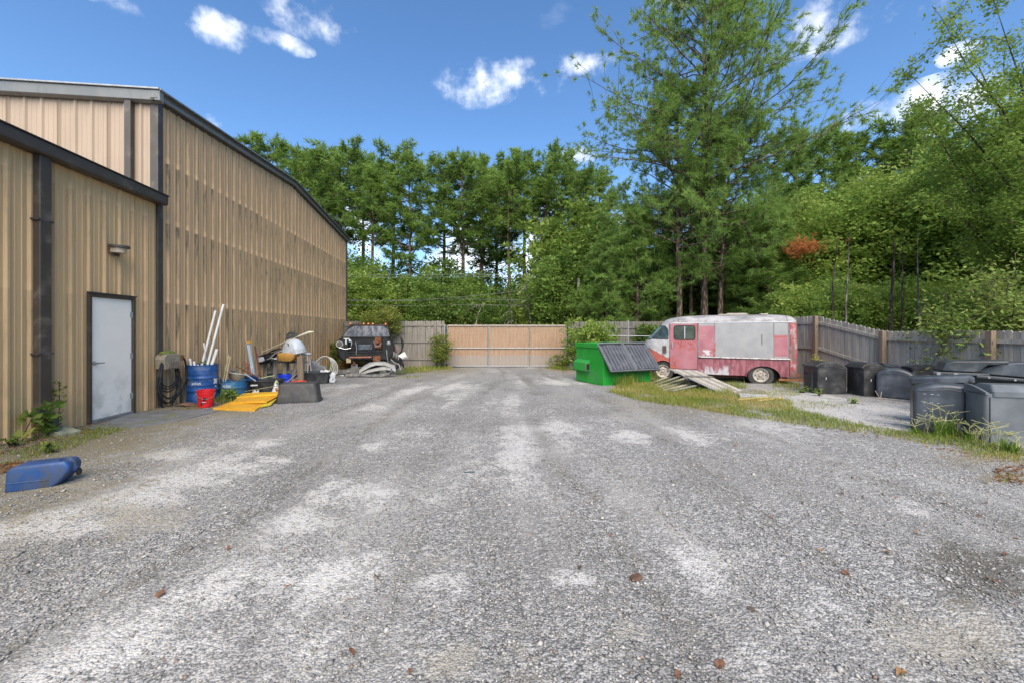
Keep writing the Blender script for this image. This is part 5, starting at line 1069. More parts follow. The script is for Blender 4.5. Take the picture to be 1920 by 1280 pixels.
for i, pts in enumerate([[(699, 640), (694, 652), (693, 668)], [(700, 640), (703, 650), (711, 648), (714, 643)], [(697, 642), (691, 655), (688, 666)], [(699, 642), (701, 655), (696, 670)], [(668, 641), (670, 652), (669, 664)], [(723, 656), (724, 668), (726, 680)], [(664, 641), (660, 650), (668, 652)]]):
    q = MB(); q.tube([tl(x, y, 15.92 + .06 * (k == 0)) for k, (x, y) in enumerate(pts)], .011 if i != 5 else .014, 6); q.build('loose_hose', (RUBBER, ALU, RUBBER)[i % 3] if i != 5 else ALU, tk_, True)
q = MB(); q.beam(tl(657, 669, 15.9), tl(696, 669, 15.9), .06, .055); q.build('bumper_bar', mat('bumper_rust', (.30, .12, .075), .25, 8, .75), tk_, bevel=.006)
for (x0, x1, y0, y1, m) in ((699, 712, 667, 677, RUST), (652, 660, 671, 679, TANSTK)): q = MB(); q.b2(tuple(tl(x0, y1, 15.95)), tuple(tl(x1, y0, 15.95) + Vector((0, .25, 0)))); q.build('bumper_bracket', m, tk_, bevel=.008)
for x in (-.45, .45): MB().b2((x - .05, .1, .42), (x + .05, 4.1, .56)).build('frame_rail', RUST, tk_)
for (px, Y) in ((666, 16.3), (716, 16.6)): p = tl(px, 690, Y); MB().loft([ring(.30, .3, .02, -.02), ring(.24, .24, .02, .44)]).build('support_block', mat('block_grey', (.20, .20, .185), .25, 7, .9), tk_).location = (p.x, p.y, 0)
for x in (-.86, .86):
    for y in (3.0,): MB().lathe([(.22, -.11), (.34, -.11), (.37, -.06), (.37, .06), (.34, .11), (.22, .11), (.2, 0)], 22, Matrix.Translation((x, y, .36)) @ Matrix.Rotation(R(90), 4, 'Y')).build('rear_wheel', RUBBER, tk_, True)
# loose parts around the truck
fl = thing('wheel_arch_liner', 'curved black wheel arch liner hanging beside the truck', 'car part', dep(742, 690, 16.6)); fl.location.z = gh(fl.location.x, fl.location.y)
def LQ(px, py, Y=16.6): return dep(px, py, Y) - Vector(fl.location)
MB().tube([LQ(752, 632), LQ(754, 638), LQ(755, 648), LQ(753, 658), LQ(748, 665), LQ(745, 680), LQ(744, 692)], [.02, .05, .045, .03, .025, .03, .03], 6).build('rim', CARB, fl, True)
MB().add([LQ(738, 646), LQ(745, 645), LQ(752, 650), LQ(752, 658), LQ(747, 663), LQ(739, 662)], [tuple(range(6))]).build('panel', mat('rust_grey', (.14, .11, .10), .3, 8, .8), fl)
r = np.random.default_rng(3)
def arc_strip(name, label, cat, pts, w, m, h=.05, amp=.01, seed=1):
    """bent moulded strip following pts (px,py,Y)"""
    r = np.random.default_rng(seed); P = [dep(*p) for p in pts]; rings = []
    for i, p in enumerate(P):
        t_ = (P[min(i + 1, len(P) - 1)] - P[max(i - 1, 0)]).normalized(); s_ = t_.cross(Vector((0, 0, 1))).normalized(); u = Vector((0, 0, 1)); k = w[i] if hasattr(w, '__len__') else w
        rings.append([tuple(p + s_ * (a * k) + u * (b_ * h) + Vector(r.normal(size=3)) * amp) for a, b_ in ((-.5, 0), (-.4, .7), (0, 1.), (.4, .7), (.5, 0), (.36, .0), (0, .55), (-.36, 0))])
    o = thing(name, label, cat, P[0]); q = MB(); q.loft([[tuple(Vector(v) - P[0]) for v in R_] for R_ in rings]); q.build('moulding', m, o, True, sharp=40); return o, [p - P[0] for p in P]
BUM = mat('grey_bumper', (.30, .30, .29), .2, 5, .5, 0, .1, 30, (.20, .19, .17), .5, 5); BUMD = mat('dark_bumper', (.12, .12, .12), .3, 6, .6, 0, .1, 30, (.25, .24, .22), .4, 6)
o, P = arc_strip('bumper_cover', 'large pale crumpled bumper cover lying in front of the truck', 'bumper', [(673, 700, 15.3), (680, 693, 15.35), (692, 687, 15.5), (706, 683, 15.6), (722, 684, 15.6), (735, 688, 15.5), (737, 697, 15.3)], [.20, .26, .3, .3, .28, .26, .2], BUM, .13, .012, 2)
MB().tube([P[1] + Vector((.02, -.08, -.1)), P[2] + Vector((-.08, -.14, -.16)), P[1] + Vector((.06, -.16, -.24))], .018, 6).build('torn_edge', BUM, o, True)
o, P = arc_strip('bumper_cover', 'grey bumper reinforcement lying under the pale crumpled cover', 'bumper', [(676, 704, 15.2), (690, 698, 15.15), (705, 694, 15.2), (720, 692, 15.2), (734, 694, 15.2)], .24, BUM, .10, .012, 3)
for k in range(4): p = P[0].lerp(P[-1], .25 + .2 * k); MB().box(p + Vector((0, -.10, .05)), (.10, .02, .05)).build('slot', INK, o)
arc_strip('bumper_cover', 'dark bumper strip lying lowest in front of the truck', 'bumper', [(650, 704, 15.15), (665, 703, 15.1), (690, 705, 15.05), (715, 705, 15.1), (732, 701, 15.15)], .26, BUMD, .10, .012, 4)
arc_strip('bumper_cover', 'long dark strip of trim running toward the white hose', 'bumper', [(612, 699, 16.0), (628, 701, 15.8), (645, 700, 15.7), (662, 697, 15.6), (676, 696, 15.5)], .18, BUMD, .12, .012, 5)
arc_strip('body_panel', 'flattened grey body panel lying behind the dark trim', 'car part', [(628, 697, 16.5), (645, 695, 16.4), (660, 692, 16.2), (675, 690, 16.1)], .4, mat('dull_panel', (.20, .19, .18), .3, 6, .7), .08, .015, 6)
o, P = arc_strip('bumper_cover', 'black bumper end with white edge right of the truck', 'bumper', [(736, 672, 16.2), (742, 677, 16.1), (750, 681, 16.0), (752, 690, 15.95)], .30, CARB, .26, .01, 7)
for k in range(3): a = P[0].lerp(P[2], .2 + .3 * k) + Vector((0, -.10, .12)); MB().tube([a + Vector((0, 0, -.1)), a + Vector((.04, -.02, .08)), a + Vector((.02, .0, .2))], .018, 6).build('white_edge', BUM, o, True)
MB().tube([P[0] + Vector((-.02, -.16, -.02)), P[1] + Vector((.02, -.17, -.04)), P[2] + Vector((0, -.16, -.02)), P[3] + Vector((.02, -.12, -.05))], .02, 6).build('white_edge', BUM, o, True)
bl = bucket('plastic_bucket', 'white bucket lying on its side beside the fence', dep(753, 668, 16.4), .14, .34, PVC, False); bl.rotation_euler = (R(20), R(62), R(35)); bl.location = dep(747, 672, 16.3)
for i in range(6):
    p = gp(616 + 5 * i + r.normal() * 3, 703 + r.normal() * 3); s = .08 + .06 * r.random(); crumple('litter', 'scrap of white plastic litter by the dark trim strip', 'litter', 5, 4, lambda u, v: (p.x + s * (u - .5) * 2, p.y + s * (v - .5), p.z + .02 + .03 * u * v), bagm, .012, 30 + i)['group'] = 'white litter scraps'

# ------------------------------------------------------------------ green dumpster
LIDR = mat('lid_rib_plastic', (.095, .10, .118), .15, 5, .45)
GREEN = mat('green_dumpster_paint', (.010, .27, .025), .14, 2.2, .45, 0, .05, 20, (.045, .19, .06), .45, 2.2)
LIDM = mat('grey_black_lid', (.030, .031, .037), .18, 5, .5, 0, .06, 40, (.10, .10, .105), .4, 5); LIDE = mat('lid_edge', (.10, .11, .118), .12, 6, .5)
dc = gnd(1131, 723); dc.z = gh(dc.x, dc.y) - .01
dm_ = thing('dumpster', 'green slant-front dumpster with two ribbed grey lids', 'dumpster', dc, R(23)); DW, DD, DH = 1.86, 1.55, 1.26
prof = [(0, .0), (0, .86), (.31, DH), (DD, DH), (DD, .0)]
MB().prism(prof, 0, DW, 'x').build('body', GREEN, dm_, bevel=.008)
MB().b2((-.035, .26, DH - .115), (0.0, DD + .03, DH + .03)).b2((-.035, DD + .0, DH - .115), (DW + .035, DD + .035, DH + .03)).b2((DW, .26, DH - .115), (DW + .035, DD, DH + .03)).build('top_rim', GREEN, dm_, bevel=.008)
MB().b2((-.0, .30, DH + .001), (DW, .36, DH + .03)).build('lid_hinge_bar', mat('pale_green_edge', (.10, .42, .16), .1, 5), dm_)
for side in (0, 1):
    x0 = -.16 if side == 0 else DW; x1 = 0. if side == 0 else DW + .16
    q = MB(); q.prism([(x0, .40), (x1, .40), (x1, .76), (x0, .66)] if side == 0 else [(x0, .40), (x1, .40), (x1, .66), (x0, .76)], .72, 1.46, 'y'); fpk = q.build('fork_pocket', GREEN, dm_, bevel=.006)
    MB().b2(((x0 + .025), .715, .43), ((x1 - .02), .725, .63)).build('pocket_opening', INK, fpk)
for x in (.12, DW - .12): MB().b2((x - .06, .05, -.02), (x + .06, DD - .05, .02)).build('skid', INK, dm_)
ang = math.atan2(.84, .73); Ls = 1.11
for i in range(2):
    lw = DW / 2 + .015; x0 = -.02 + i * (lw + .012); org = Vector((x0, .33, DH + .035)); dn = Vector((0, -math.cos(ang), -math.sin(ang))); nr = Vector((0, -math.sin(ang), math.cos(ang)))
    M_ = Matrix((Vector((1, 0, 0)), dn, nr)).transposed().to_4x4(); M_.translation = org     # x across, y down the slope, z outwards
    lid = MB(); lid.add([(0, 0, 0), (lw, 0, 0), (lw, Ls, 0), (0, Ls, 0), (0, 0, -.02), (lw, 0, -.02), (lw, Ls, -.02), (0, Ls, -.02)], [(0, 1, 2, 3), (7, 6, 5, 4), (0, 4, 5, 1), (1, 5, 6, 2), (2, 6, 7, 3), (3, 7, 4, 0)], M_); lo_ = lid.build('lid', LIDM, dm_)
    q = MB()
    for (a, b_) in (((0, 0), (lw, .05)), ((0, Ls - .03), (lw, Ls)), ((0, .05), (.045, Ls - .03)), ((lw - .045, .05), (lw, Ls - .03))):
        vs_ = [(a[0], a[1], .001), (b_[0], a[1], .001), (b_[0], b_[1], .001), (a[0], b_[1], .001)]; q.add(vs_ + [(x, y, .045) for x, y, z in vs_], [(0, 1, 5, 4), (1, 2, 6, 5), (2, 3, 7, 6), (3, 0, 4, 7), (4, 5, 6, 7)], M_)
    q.build('lid_border', LIDE, lo_, bevel=.004)
    for k in range(7):
        xx = .085 + (lw - .17) * k / 6; q = MB(); y0, y1 = .09, Ls - .06
        q.add([(xx - .038, y0, .001), (xx + .038, y0, .001), (xx + .038, y1, .001), (xx - .038, y1, .001), (xx - .024, y0 + .02, .03), (xx + .024, y0 + .02, .03), (xx + .024, y1 - .02, .03), (xx - .024, y1 - .02, .03)], [(0, 1, 5, 4), (1, 2, 6, 5), (2, 3, 7, 6), (3, 0, 4, 7), (4, 5, 6, 7)], M_); q.build('lid_rib', LIDR, lo_)
q = MB(); MB().tube([(.0, .33, DH + .03), (DW, .33, DH + .03)], .016, 8).build('hinge_rod', STEEL, dm_, True)
o = crumple('cloth_heap', 'heap of grey rags on the ground behind the dumpster', 'rags', 9, 8, lambda u, v: (gnd(1066, 690).x + .75 * (u - .2), gnd(1066, 690).y - .9 + .6 * v, gh(2.6, 17.8) + .02 + .34 * math.sin(u * 3.1) * math.sin(v * 3.1)), mat('grey_rag', (.22, .22, .24), .4, 6, .9), .035, 21)

# ------------------------------------------------------------------ pink step van
vw = gnd(1427, 719); va = math.atan2(-.382, .924)
van = thing('step_van', 'derelict pink and grey step van with silver roof and flat tyres', 'van', (vw.x, vw.y, gh(vw.x, vw.y)), va)
VWD = 1.86
def m_van():
    t = NT('van_paint'); x, y, z = t.xyz(); nz = t.math('SUBTRACT', t.noise(5, 6, .65), .5); nz2 = t.math('SUBTRACT', t.noise(22, 5, .65), .5)
    xx = t.math('ADD', x, t.mul(nz2, .03)); zz = t.math('ADD', z, t.mul(nz2, .03))
    def rect(x0, x1, z0, z1, soft=.02):
        m = t.mul(t.rng(xx, x0 - soft, x0 + soft), t.rng(xx, x1 + soft, x1 - soft)); return t.mul(m, t.mul(t.rng(zz, z0 - soft, z0 + soft), t.rng(zz, z1 + soft, z1 - soft)))
    grey = t.mix(t.rng(t.noise(3, 5), .3, .7), (.235, .238, .25), (.295, .295, .303)); pink = t.mix(t.rng(t.noise(2.5, 5), .3, .7), (.29, .105, .13), (.36, .15, .175)); red = t.mix(t.rng(t.noise(6, 5), .3, .7), (.27, .06, .05), (.38, .10, .08)); white = (.33, .32, .33)
    dpink = t.mix(t.rng(t.noise(7, 6, stretch=(1.6, 1, .35)), .35, .65), (.18, .05, .066), (.29, .11, .132))
    c = grey
    c = t.mix(rect(-4.2, -1.84, .0, 2.0), c, t.mix(t.rng(t.noise(8, 6), .45, .6), white, (.40, .40, .41)))       # bare nose
    line = t.math('ADD', t.math('ADD', .98, t.mul(nz, .25)), t.mul(t.math('ADD', x, 3.2), -.55)); c = t.mix(t.mul(rect(-4.2, -2.62, 0, 1.05), t.rng(t.math('SUBTRACT', line, z), -.01, .02)), c, red)
    c = t.mix(rect(-2.74, -1.86, .3, 1.93), c, pink)
    c = t.mix(t.mul(rect(-2.62, -1.92, 1.0, 1.42, .06), t.rng(t.noise(9, 6, .7), .46, .56)), c, red)                 # scuffs on the door
    c = t.mix(t.mul(rect(-2.74, -2.45, .3, .8, .12), t.rng(t.noise(8, 5), .40, .55)), c, red)
    c = t.mix(rect(-1.98, -1.86, 1.36, 1.95, .03), c, t.mix(.5, red, pink))
    c = t.mix(t.mul(rect(-1.82, -1.34, .86, 1.86), t.rng(t.noise(4.5, 5, .6), .30, .42)), c, pink)
    c = t.mix(t.mul(rect(-1.70, -1.40, .88, 1.05, .03), t.rng(t.noise(6, 4), .42, .5)), c, (.50, .49, .51))
    c = t.mix(t.mul(rect(-1.40, -1.31, .84, 1.3, .02), t.rng(t.noise(12, 5), .45, .55)), c, red)
    c = t.mix(rect(.36, .73, .88, 1.56), c, pink); c = t.mix(rect(.36, .66, 1.48, 1.52, .01), c, red)
    c = t.mix(t.rng(t.math('ADD', zz, 0), .83, .80), c, t.mix(rect(-4.2, -1.86, 0, 2), dpink, c))                    # skirt
    c = t.mix(t.mul(rect(-1.75, -.85, .2, .52, .08), t.rng(t.noise(5, 5, stretch=(1.5, 1, .5)), .42, .55)), c, (.42, .40, .43))
    c = t.mix(t.mul(rect(-1.8, .9, .2, .8, .05), t.rng(t.noise(7, 6, .7, stretch=(2.2, 1, .9)), .66, .70)), c, (.52, .50, .52))
    c = t.mix(rect(.76, 1.3, .1, 1.95, .03), c, t.mix(t.rng(t.noise(5, 6, .65, stretch=(1.5, 1, .4)), .42, .58), (.17, .10, .09), t.mix(t.rng(t.noise(9, 4), .4, .6), (.34, .05, .06), (.40, .26, .27))))
    roof = t.mix(t.rng(t.noise(4, 7, .7, stretch=(.5, 1, 1)), .35, .65), (.17, .165, .17), (.36, .35, .365)); c = t.mix(t.rng(z, 1.965, 1.975), c, roof)
    stn = t.mul(t.rng(t.noise(9, 6, .7, stretch=(1.6, 1.6, .22)), .55, .72), t.rng(z, 2.0, .2, .25, .75)); c = t.mix(t.mul(stn, .5), c, (.13, .10, .09))
    spk = t.rng(t.voro(22), .10, .05); c = t.mix(t.mul(spk, t.mul(rect(-1.3, .3, .9, 1.8), t.rng(t.noise(3, 3), .5, .6))), c, (.07, .065, .06))
    return t.fin(c, t.rng(t.noise(6, 4), .3, .7, .45, .75), 0, t.bump(t.noise(4, 4), .12, .02), .4)
VAN = m_van()
def sfront(z): return float(np.interp(z, [.2, .35, .6, 1.0, 1.30, 1.38, 1.90, 1.97, 2.07, 2.14, 2.19, 2.22, 2.235], [-3.52, -3.60, -3.66, -3.66, -3.60, -3.53, -3.06, -3.0, -2.90, -2.75, -2.5, -2.2, -1.8]))
def inset(z): return float(np.interp(z, [.2, 1.3, 1.92, 1.97, 2.05, 2.12, 2.17, 2.21, 2.235], [.02, 0, .015, .02, .05, .11, .19, .33, .6]))
def srear(z): return float(np.interp(z, [.2, 1.9, 2.05, 2.13, 2.19, 2.235], [1.02, 1.0, .97, .92, .80, .4]))
NC = 9
def outl(z, off=0.):
    s0, s1, i_ = sfront(z) - off, srear(z) + off, inset(z) - off; y0, y1 = i_, VWD - i_; rf_ = min(.62, (y1 - y0) / 2 - .02); rr_ = .13 if z < 2.1 else .2; rr_ = min(rr_, (y1 - y0) / 2 - .02); pts = []
    for k in range(NC): a = R(180 + 90 * k / (NC - 1)); pts.append((s0 + rf_ * .8 + rf_ * .8 * math.cos(a), y0 + rf_ + rf_ * math.sin(a), z))       # near front corner: nose -> side
    for k in range(5): a = R(270 + 90 * k / 4); pts.append((s1 - rr_ + rr_ * math.cos(a), y0 + rr_ + rr_ * math.sin(a), z))
    for k in range(5): a = R(0 + 90 * k / 4); pts.append((s1 - rr_ + rr_ * math.cos(a), y1 - rr_ + rr_ * math.sin(a), z))
    for k in range(NC): a = R(90 + 90 * k / (NC - 1)); pts.append((s0 + rf_ * .8 + rf_ * .8 * math.cos(a), y1 - rf_ + rf_ * math.sin(a), z))
    return pts
zs = [.24, .35, .6, .8, 1.0, 1.3, 1.38, 1.5, 1.7, 1.90, 1.97, 2.02, 2.07, 2.11, 2.14, 2.17, 2.19, 2.21, 2.225, 2.235]
vb = MB().loft([outl(z) for z in zs]).build('body', VAN, van, True, sharp=50)
def cyl(cx, cz, rx, rz_, y0, y1, n=28): return MB().prism([(cx + rx * math.cos(2 * math.pi * k / n), cz + rz_ * math.sin(2 * math.pi * k / n)) for k in range(n)], y0, y1, 'y')
cuts = []
for (cx, cz, rx, rz_) in ((.06, .20, .48, .375), (-2.96, .27, .37, .40)):
    for (a, b_) in ((-.2, .34), (VWD - .34, VWD + .2)): c_ = cyl(cx, cz, rx, rz_, a, b_).build('c', VAN, None); c_.parent = van; cuts.append(c_)
bool_cut(vb, cuts); vb.data.polygons.foreach_set('use_smooth', [True] * len(vb.data.polygons)); vb.data.set_sharp_from_angle(angle=R(40))
for (cx, cz, rx, rz_) in ((.06, .20, .46, .36), (-2.96, .27, .35, .385)):
    MB().lathe([(1, 0), (1, .26)], 24, Matrix.Translation((cx, .07, cz)) @ Matrix.Diagonal((rx, 1, rz_, 1)) @ Matrix.Rotation(R(-90), 4, 'X'), False, True).build('wheel_well', INK, van)
def arch_pts(cx, cz, rx, rz_, y): return [(cx + rx * math.cos(a), y, cz + rz_ * math.sin(a)) for a in np.linspace(.05, math.pi - .05, 19)]
MB().tube(arch_pts(.06, .20, .485, .38, -.004), .014, 6).build('arch_lip', VAN, van, True); MB().tube(arch_pts(-2.96, .27, .375, .405, .014), .014, 6).build('arch_lip', VAN, van, True)
HUB = mat('rim_cream', (.40, .37, .33), .2, 9, .6, .1, .1, 40, (.20, .11, .06), .4, 9); TYRE = mat('old_tyre', (.035, .034, .033), .3, 8, .85, 0, .2, 60, (.09, .085, .08), .5, 6)
def van_wheel(x, y, zc, r=.36):
    w = MB().lathe([(.225, -.09), (r * .86, -.105), (r * .97, -.085), (r, -.05), (r, .05), (r * .97, .085), (r * .86, .105), (.225, .09)], 30, Matrix.Translation((x, y, zc)) @ Matrix.Rotation(R(90), 4, 'X'), False, False).build('tyre', TYRE, van, True, sharp=35)
    MB().lathe([(.228, .088), (.222, .10), (.205, .098), (.195, .06), (.15, .045), (.12, .062), (.085, .066), (.08, .05), (.045, .052), (.04, .085), (.0, .088)], 28, Matrix.Translation((x, y, zc)) @ Matrix.Rotation(R(90), 4, 'X'), False, True).build('rim', HUB, w, True, sharp=35)
    for k in range(6): a = R(60 * k); MB().lathe([(.018, 0), (.018, .012)], 10, Matrix.Translation((x + .15 * math.cos(a), y - .05, zc + .15 * math.sin(a))) @ Matrix.Rotation(R(90), 4, 'X')).build('vent_hole', INK, w)
    for k in range(5): a = R(72 * k + 18); MB().lathe([(.011, 0), (.011, .02)], 6, Matrix.Translation((x + .065 * math.cos(a), y - .055, zc + .065 * math.sin(a))) @ Matrix.Rotation(R(90), 4, 'X')).build('lug_nut', RUST, w)
van_wheel(.0, .15, .27, .375); van_wheel(-2.97, .17, .29, .35); van_wheel(.0, VWD - .15, .27); van_wheel(-2.97, VWD - .17, .29, .35)
# glass: windscreen halves wrap the nose, quarter window, door window
GLD = NT('van_glass'); GLD = GLD.fin(GLD.mix(GLD.rng(GLD.noise(5, 5), .35, .7), (.02, .03, .028), (.055, .075, .07)), .12, 0, None, .6)
GLB = NT('van_windscreen'); GLB = GLB.fin(GLB.mix(GLB.rng(GLB.noise(4, 5), .35, .7), (.10, .20, .25), (.20, .33, .40)), .12, 0, None, .6)
zw = [1.42, 1.55, 1.7, 1.86]
def strip(idx, off, name, m, parent):
    q = MB(); rows = [[outl(z, off)[i] for i in idx] for z in zw]; n = len(idx); q.add([p for r_ in rows for p in r_], [(j * n + i, j * n + i + 1, (j + 1) * n + i + 1, (j + 1) * n + i) for j in range(3) for i in range(n - 1)]); return q.build(name, m, parent, True)
wsn = strip([0, 1, 2, 3, 4], .009, 'windscreen', GLB, van); strip([2 * NC + 9, 2 * NC + 8, 2 * NC + 7, 2 * NC + 6, 2 * NC + 5], .009, 'windscreen', GLB, van)
SEAL = mat('window_seal', (.02, .02, .02), .2, 8, .7, 0, 0)
MB().tube([outl(z, .012)[4] for z in zw], .016, 6).build('windscreen_pillar', SEAL, wsn, True)
MB().tube([outl(1.41, .012)[i] for i in range(5)], .014, 6).build('windscreen_seal', SEAL, wsn, True); MB().tube([outl(1.87, .012)[i] for i in range(5)], .014, 6).build('windscreen_seal', SEAL, wsn, True)
def rpoly(pts, r, n=4):
    o = []; k = len(pts)
    for i in range(k):
        p = Vector(pts[i]); a = (Vector(pts[i - 1]) - p); b_ = (Vector(pts[(i + 1) % k]) - p); rr_ = min(r, a.length * .45, b_.length * .45); a.normalize(); b_.normalize()
        for j in range(n + 1): t_ = j / n; o.append(tuple((p + a * rr_) * (1 - t_) ** 2 + p * 2 * t_ * (1 - t_) + (p + b_ * rr_) * t_ ** 2))
    return o
def side_glass(pts, r, name, m):
    pl = rpoly(pts, r); f = lambda x, z, e: (x, ysurf(x, z) - e, z)
    q = MB(); q.add([f(x, z, .008) for x, z in pl], [tuple(range(len(pl)))]); o = q.build(name, m, van)
    MB().tube([f(x, z, .009) for x, z in pl + pl[:1]], .015, 6, False).build('window_seal', SEAL, o, True); return o
def ysurf(x, z):
    o = outl(z)[:NC]; xs_ = [p[0] for p in o]; ys_ = [p[1] for p in o]; return float(np.interp(x, xs_, ys_)) if x < xs_[-1] else inset(z)
q = MB(); zz_ = [1.42, 1.52, 1.62, 1.72, 1.80, 1.86]; cols = 7; vs_ = []
for z in zz_:
    x0 = outl(z)[4][0] + .035; x1 = -2.79 - .0 - max(0, (z - 1.74)) * .9
    for k in range(cols): x = x0 + (x1 - x0) * k / (cols - 1); vs_.append((x, ysurf(x, z) - .009, z))
q.add(vs_, [(j * cols + i, j * cols + i + 1, (j + 1) * cols + i + 1, (j + 1) * cols + i) for j in range(len(zz_) - 1) for i in range(cols - 1)]); qw = q.build('quarter_window', GLD, van, True)
bd = [vs_[i] for i in range(cols)] + [vs_[(j + 1) * cols - 1] for j in range(1, len(zz_))] + [vs_[(len(zz_) - 1) * cols + i] for i in range(cols - 2, -1, -1)] + [vs_[j * cols] for j in range(len(zz_) - 2, 0, -1)]
MB().tube([Vector(p) + Vector((0, -.002, 0)) for p in bd + bd[:1]], .014, 6, False).build('window_seal', SEAL, qw, True)
# sliding door, a leaf standing 8 mm proud
dpl = [(-2.73, .40), (-1.87, .40), (-1.87, 1.95), (-2.73, 1.95)]
q = MB(); q.add([(x, -.010 + (.006 if x < -2 else 0) * 0, z) for x, z in dpl] + [(x, .03, z) for x, z in dpl], [(0, 1, 2, 3), (0, 4, 5, 1), (1, 5, 6, 2), (2, 6, 7, 3), (3, 7, 4, 0)]); dr = q.build('door', VAN, van, bevel=.004)
pl = rpoly([(-2.60, 1.40), (-1.94, 1.40), (-1.94, 1.87), (-2.60, 1.87)], .08); q = MB(); q.add([(x, -.014, z) for x, z in pl], [tuple(range(len(pl)))]); q.build('door_window', GLD, dr); MB().tube([(x, -.014, z) for x, z in pl + pl[:1]], .016, 6, False).build('window_seal', SEAL, dr, True)
MB().b2((-2.68, -.045, 1.12), (-2.645, -.01, 1.30)).build('door_handle', STEEL, dr, bevel=.006)
MB().b2((-2.27, -.0155, 1.42), (-2.25, -.0145, 1.85)).build('window_bar', GREYPL, dr)
for x in (-2.745, -1.855): MB().b2((x - .006, -.004, .4), (x + .006, .02, 1.95)).build('door_gap', INK, van)
# belt rail, drip rail, vent, seams, rear post, roof seam, lamps
MB().tube([(-1.82, -.012, .815), (.78, -.010, .80)], .022, 8).build('belt_rail', mat('dull_chrome', (.42, .40, .40), .25, 9, .5, .3, .1, 30, (.15, .10, .09), .5, 6), van, True)
MB().b2((-1.83, -.006, .775), (.80, .01, .79)).build('belt_shadow_strip', INK, van)
MB().tube([outl(1.965, .004)[i] for i in range(4, NC)] + [(.86, .014, 1.965)], .012, 6).build('drip_rail', GREYPL, van, True)
MB().prism(rpoly([(-2.98, .92), (-2.85, .92), (-2.85, 1.18), (-2.98, 1.18)], .04), -.0, .03, 'y', Matrix.Translation((0, ysurf(-2.92, 1.05) - .025, 0))).build('air_vent', mat('vent_dark', (.07, .05, .045), .3, 9, .8), van)
for x in (-1.83, -1.33, .355, .745): MB().b2((x - .004, -.003, .85), (x + .004, .015, 1.94)).build('panel_seam', mat('seam', (.12, .10, .10), .2, 8, .8), van)
MB().tube([(.79, -.004, .3), (.80, -.004, 1.2), (.79, .012, 1.95)], .02, 6).build('corner_post', VAN, van, True)
MB().b2((.02, -.012, 1.25), (.03, .005, 1.58)).build('door_bar', BLACKP, van)
seam = [p for p in [(-2.48, ysurf(-2.48, z), z) for z in (1.97,)]]; rng_ = [(inset(z), z) for z in (1.97, 2.02, 2.07, 2.11, 2.14, 2.17, 2.19, 2.21)]
for x in (-2.46, .72): MB().tube([(x, y - .002, z + .002) for y, z in rng_ if x > sfront(z) + .3 and x < srear(z) - .05], .007, 5).build('roof_seam', mat('seam', (.1, .1, .1)), van, True)
MB().lathe([(.035, 0), (.03, .02), (.01, .03)], 12, Matrix.Translation((-3.42, ysurf(-3.42, 1.08) - .005, 1.08)) @ Matrix.Rotation(R(100), 4, 'X')).build('side_lamp', RUST, van, True)
MB().b2((1.0, .15, .24), (1.10, VWD - .15, .34)).build('rear_bumper', RUST, van, bevel=.01)
MB().b2((-2.4, .4, .12), (.8, .5, .3)).b2((-2.4, 1.3, .12), (.8, 1.4, .3)).build('chassis', RUST, van)
MB().b2((.5, .05, .12), (1.2, .12, .19)).build('tow_bar', mat('rust_orange', (.30, .12, .05), .3, 9, .9), van)
for i, (x, y, w) in enumerate([(-.75, .5, .9), (-.62, .7, .6), (.15, .5, .22)]):
    o = thing('roof_plank', ['weathered plank lying on the roof of the van', 'short plank lying across the roof of the van', 'small block lying on the tail of the van roof'][i], 'plank', van.matrix_basis @ Vector((x, y, 2.235 + .03 * (i == 1))), va + R(8 * i)); o.location = Vector((vw.x, vw.y, gh(vw.x, vw.y))) + Matrix.Rotation(va, 3, 'Z') @ Vector((x, y, 2.23 + .035 * (i == 1))); MB().b2((-w / 2, -.07, 0), (w / 2, .07, .035)).build('board', WOOD, o, bevel=.004)

# ------------------------------------------------------------------ broken fence panels in the grass
A = gnd(1346, 737) + Vector((0, 0, .03)); B = gnd(1381, 730) + Vector((0, 0, .03)); Dl = dep(1254, 692, 12.0); 
ux = (B - A); wA = ux.length; ux.normalize(); uy = (Dl - A); LA = uy.length; uy.normalize(); uz = ux.cross(uy).normalized(); ux = uy.cross(uz).normalized()
fp = thing('fence_panel', 'fallen grey board panel propped up on the slatted pallet', 'fence panel', A); M_ = Matrix((ux, uy, uz)).transposed().to_4x4(); fp.matrix_basis = Matrix.Translation(A) @ M_
FW = mat('lichen_wood', (.27, .265, .245), .25, 6, .9, 0, .4, 60, (.12, .12, .11), .5, 6)
nb = 6
for k in range(nb):
    w_ = wA / nb; q = MB(); e0 = random.uniform(-.05, .05); q.b2((w_ * k + .006, e0, 0), (w_ * (k + 1) - .006, LA + random.uniform(-.04, .04), .02)); q.build('board', WOOD if k % 2 else FW, fp, bevel=.003)
for y in (.25, LA * .62): MB().b2((-.02, y - .05, -.045), (wA + .02, y + .05, -.001)).build('batten', WOODD, fp)
MB().b2((.02, LA * .60, .021), (wA - .02, LA * .66, .05)).build('batten', WOODD, fp)
pl_ = thing('wooden_pallet', 'broken slatted pallet overgrown with grass beside the dumpster', 'pallet', gnd(1250, 722)); pz = Vector(pl_.location)
for i, (a, b_) in enumerate([((1211, 716), (1272, 700)), ((1222, 720), (1280, 704)), ((1229, 724), (1287, 709)), ((1234, 728), (1296, 714)), ((1239, 731), (1306, 719)), ((1246, 734), (1316, 724)), ((1256, 736), (1322, 729))]):
    p0 = gnd(*a); p1 = gnd(*b_); p0.z += .05; p1.z += .17; q = MB(); q.beam(p0 - pz, p1 - pz, .085, .022); q.build('slat', WOOD if i % 2 else FW, pl_)
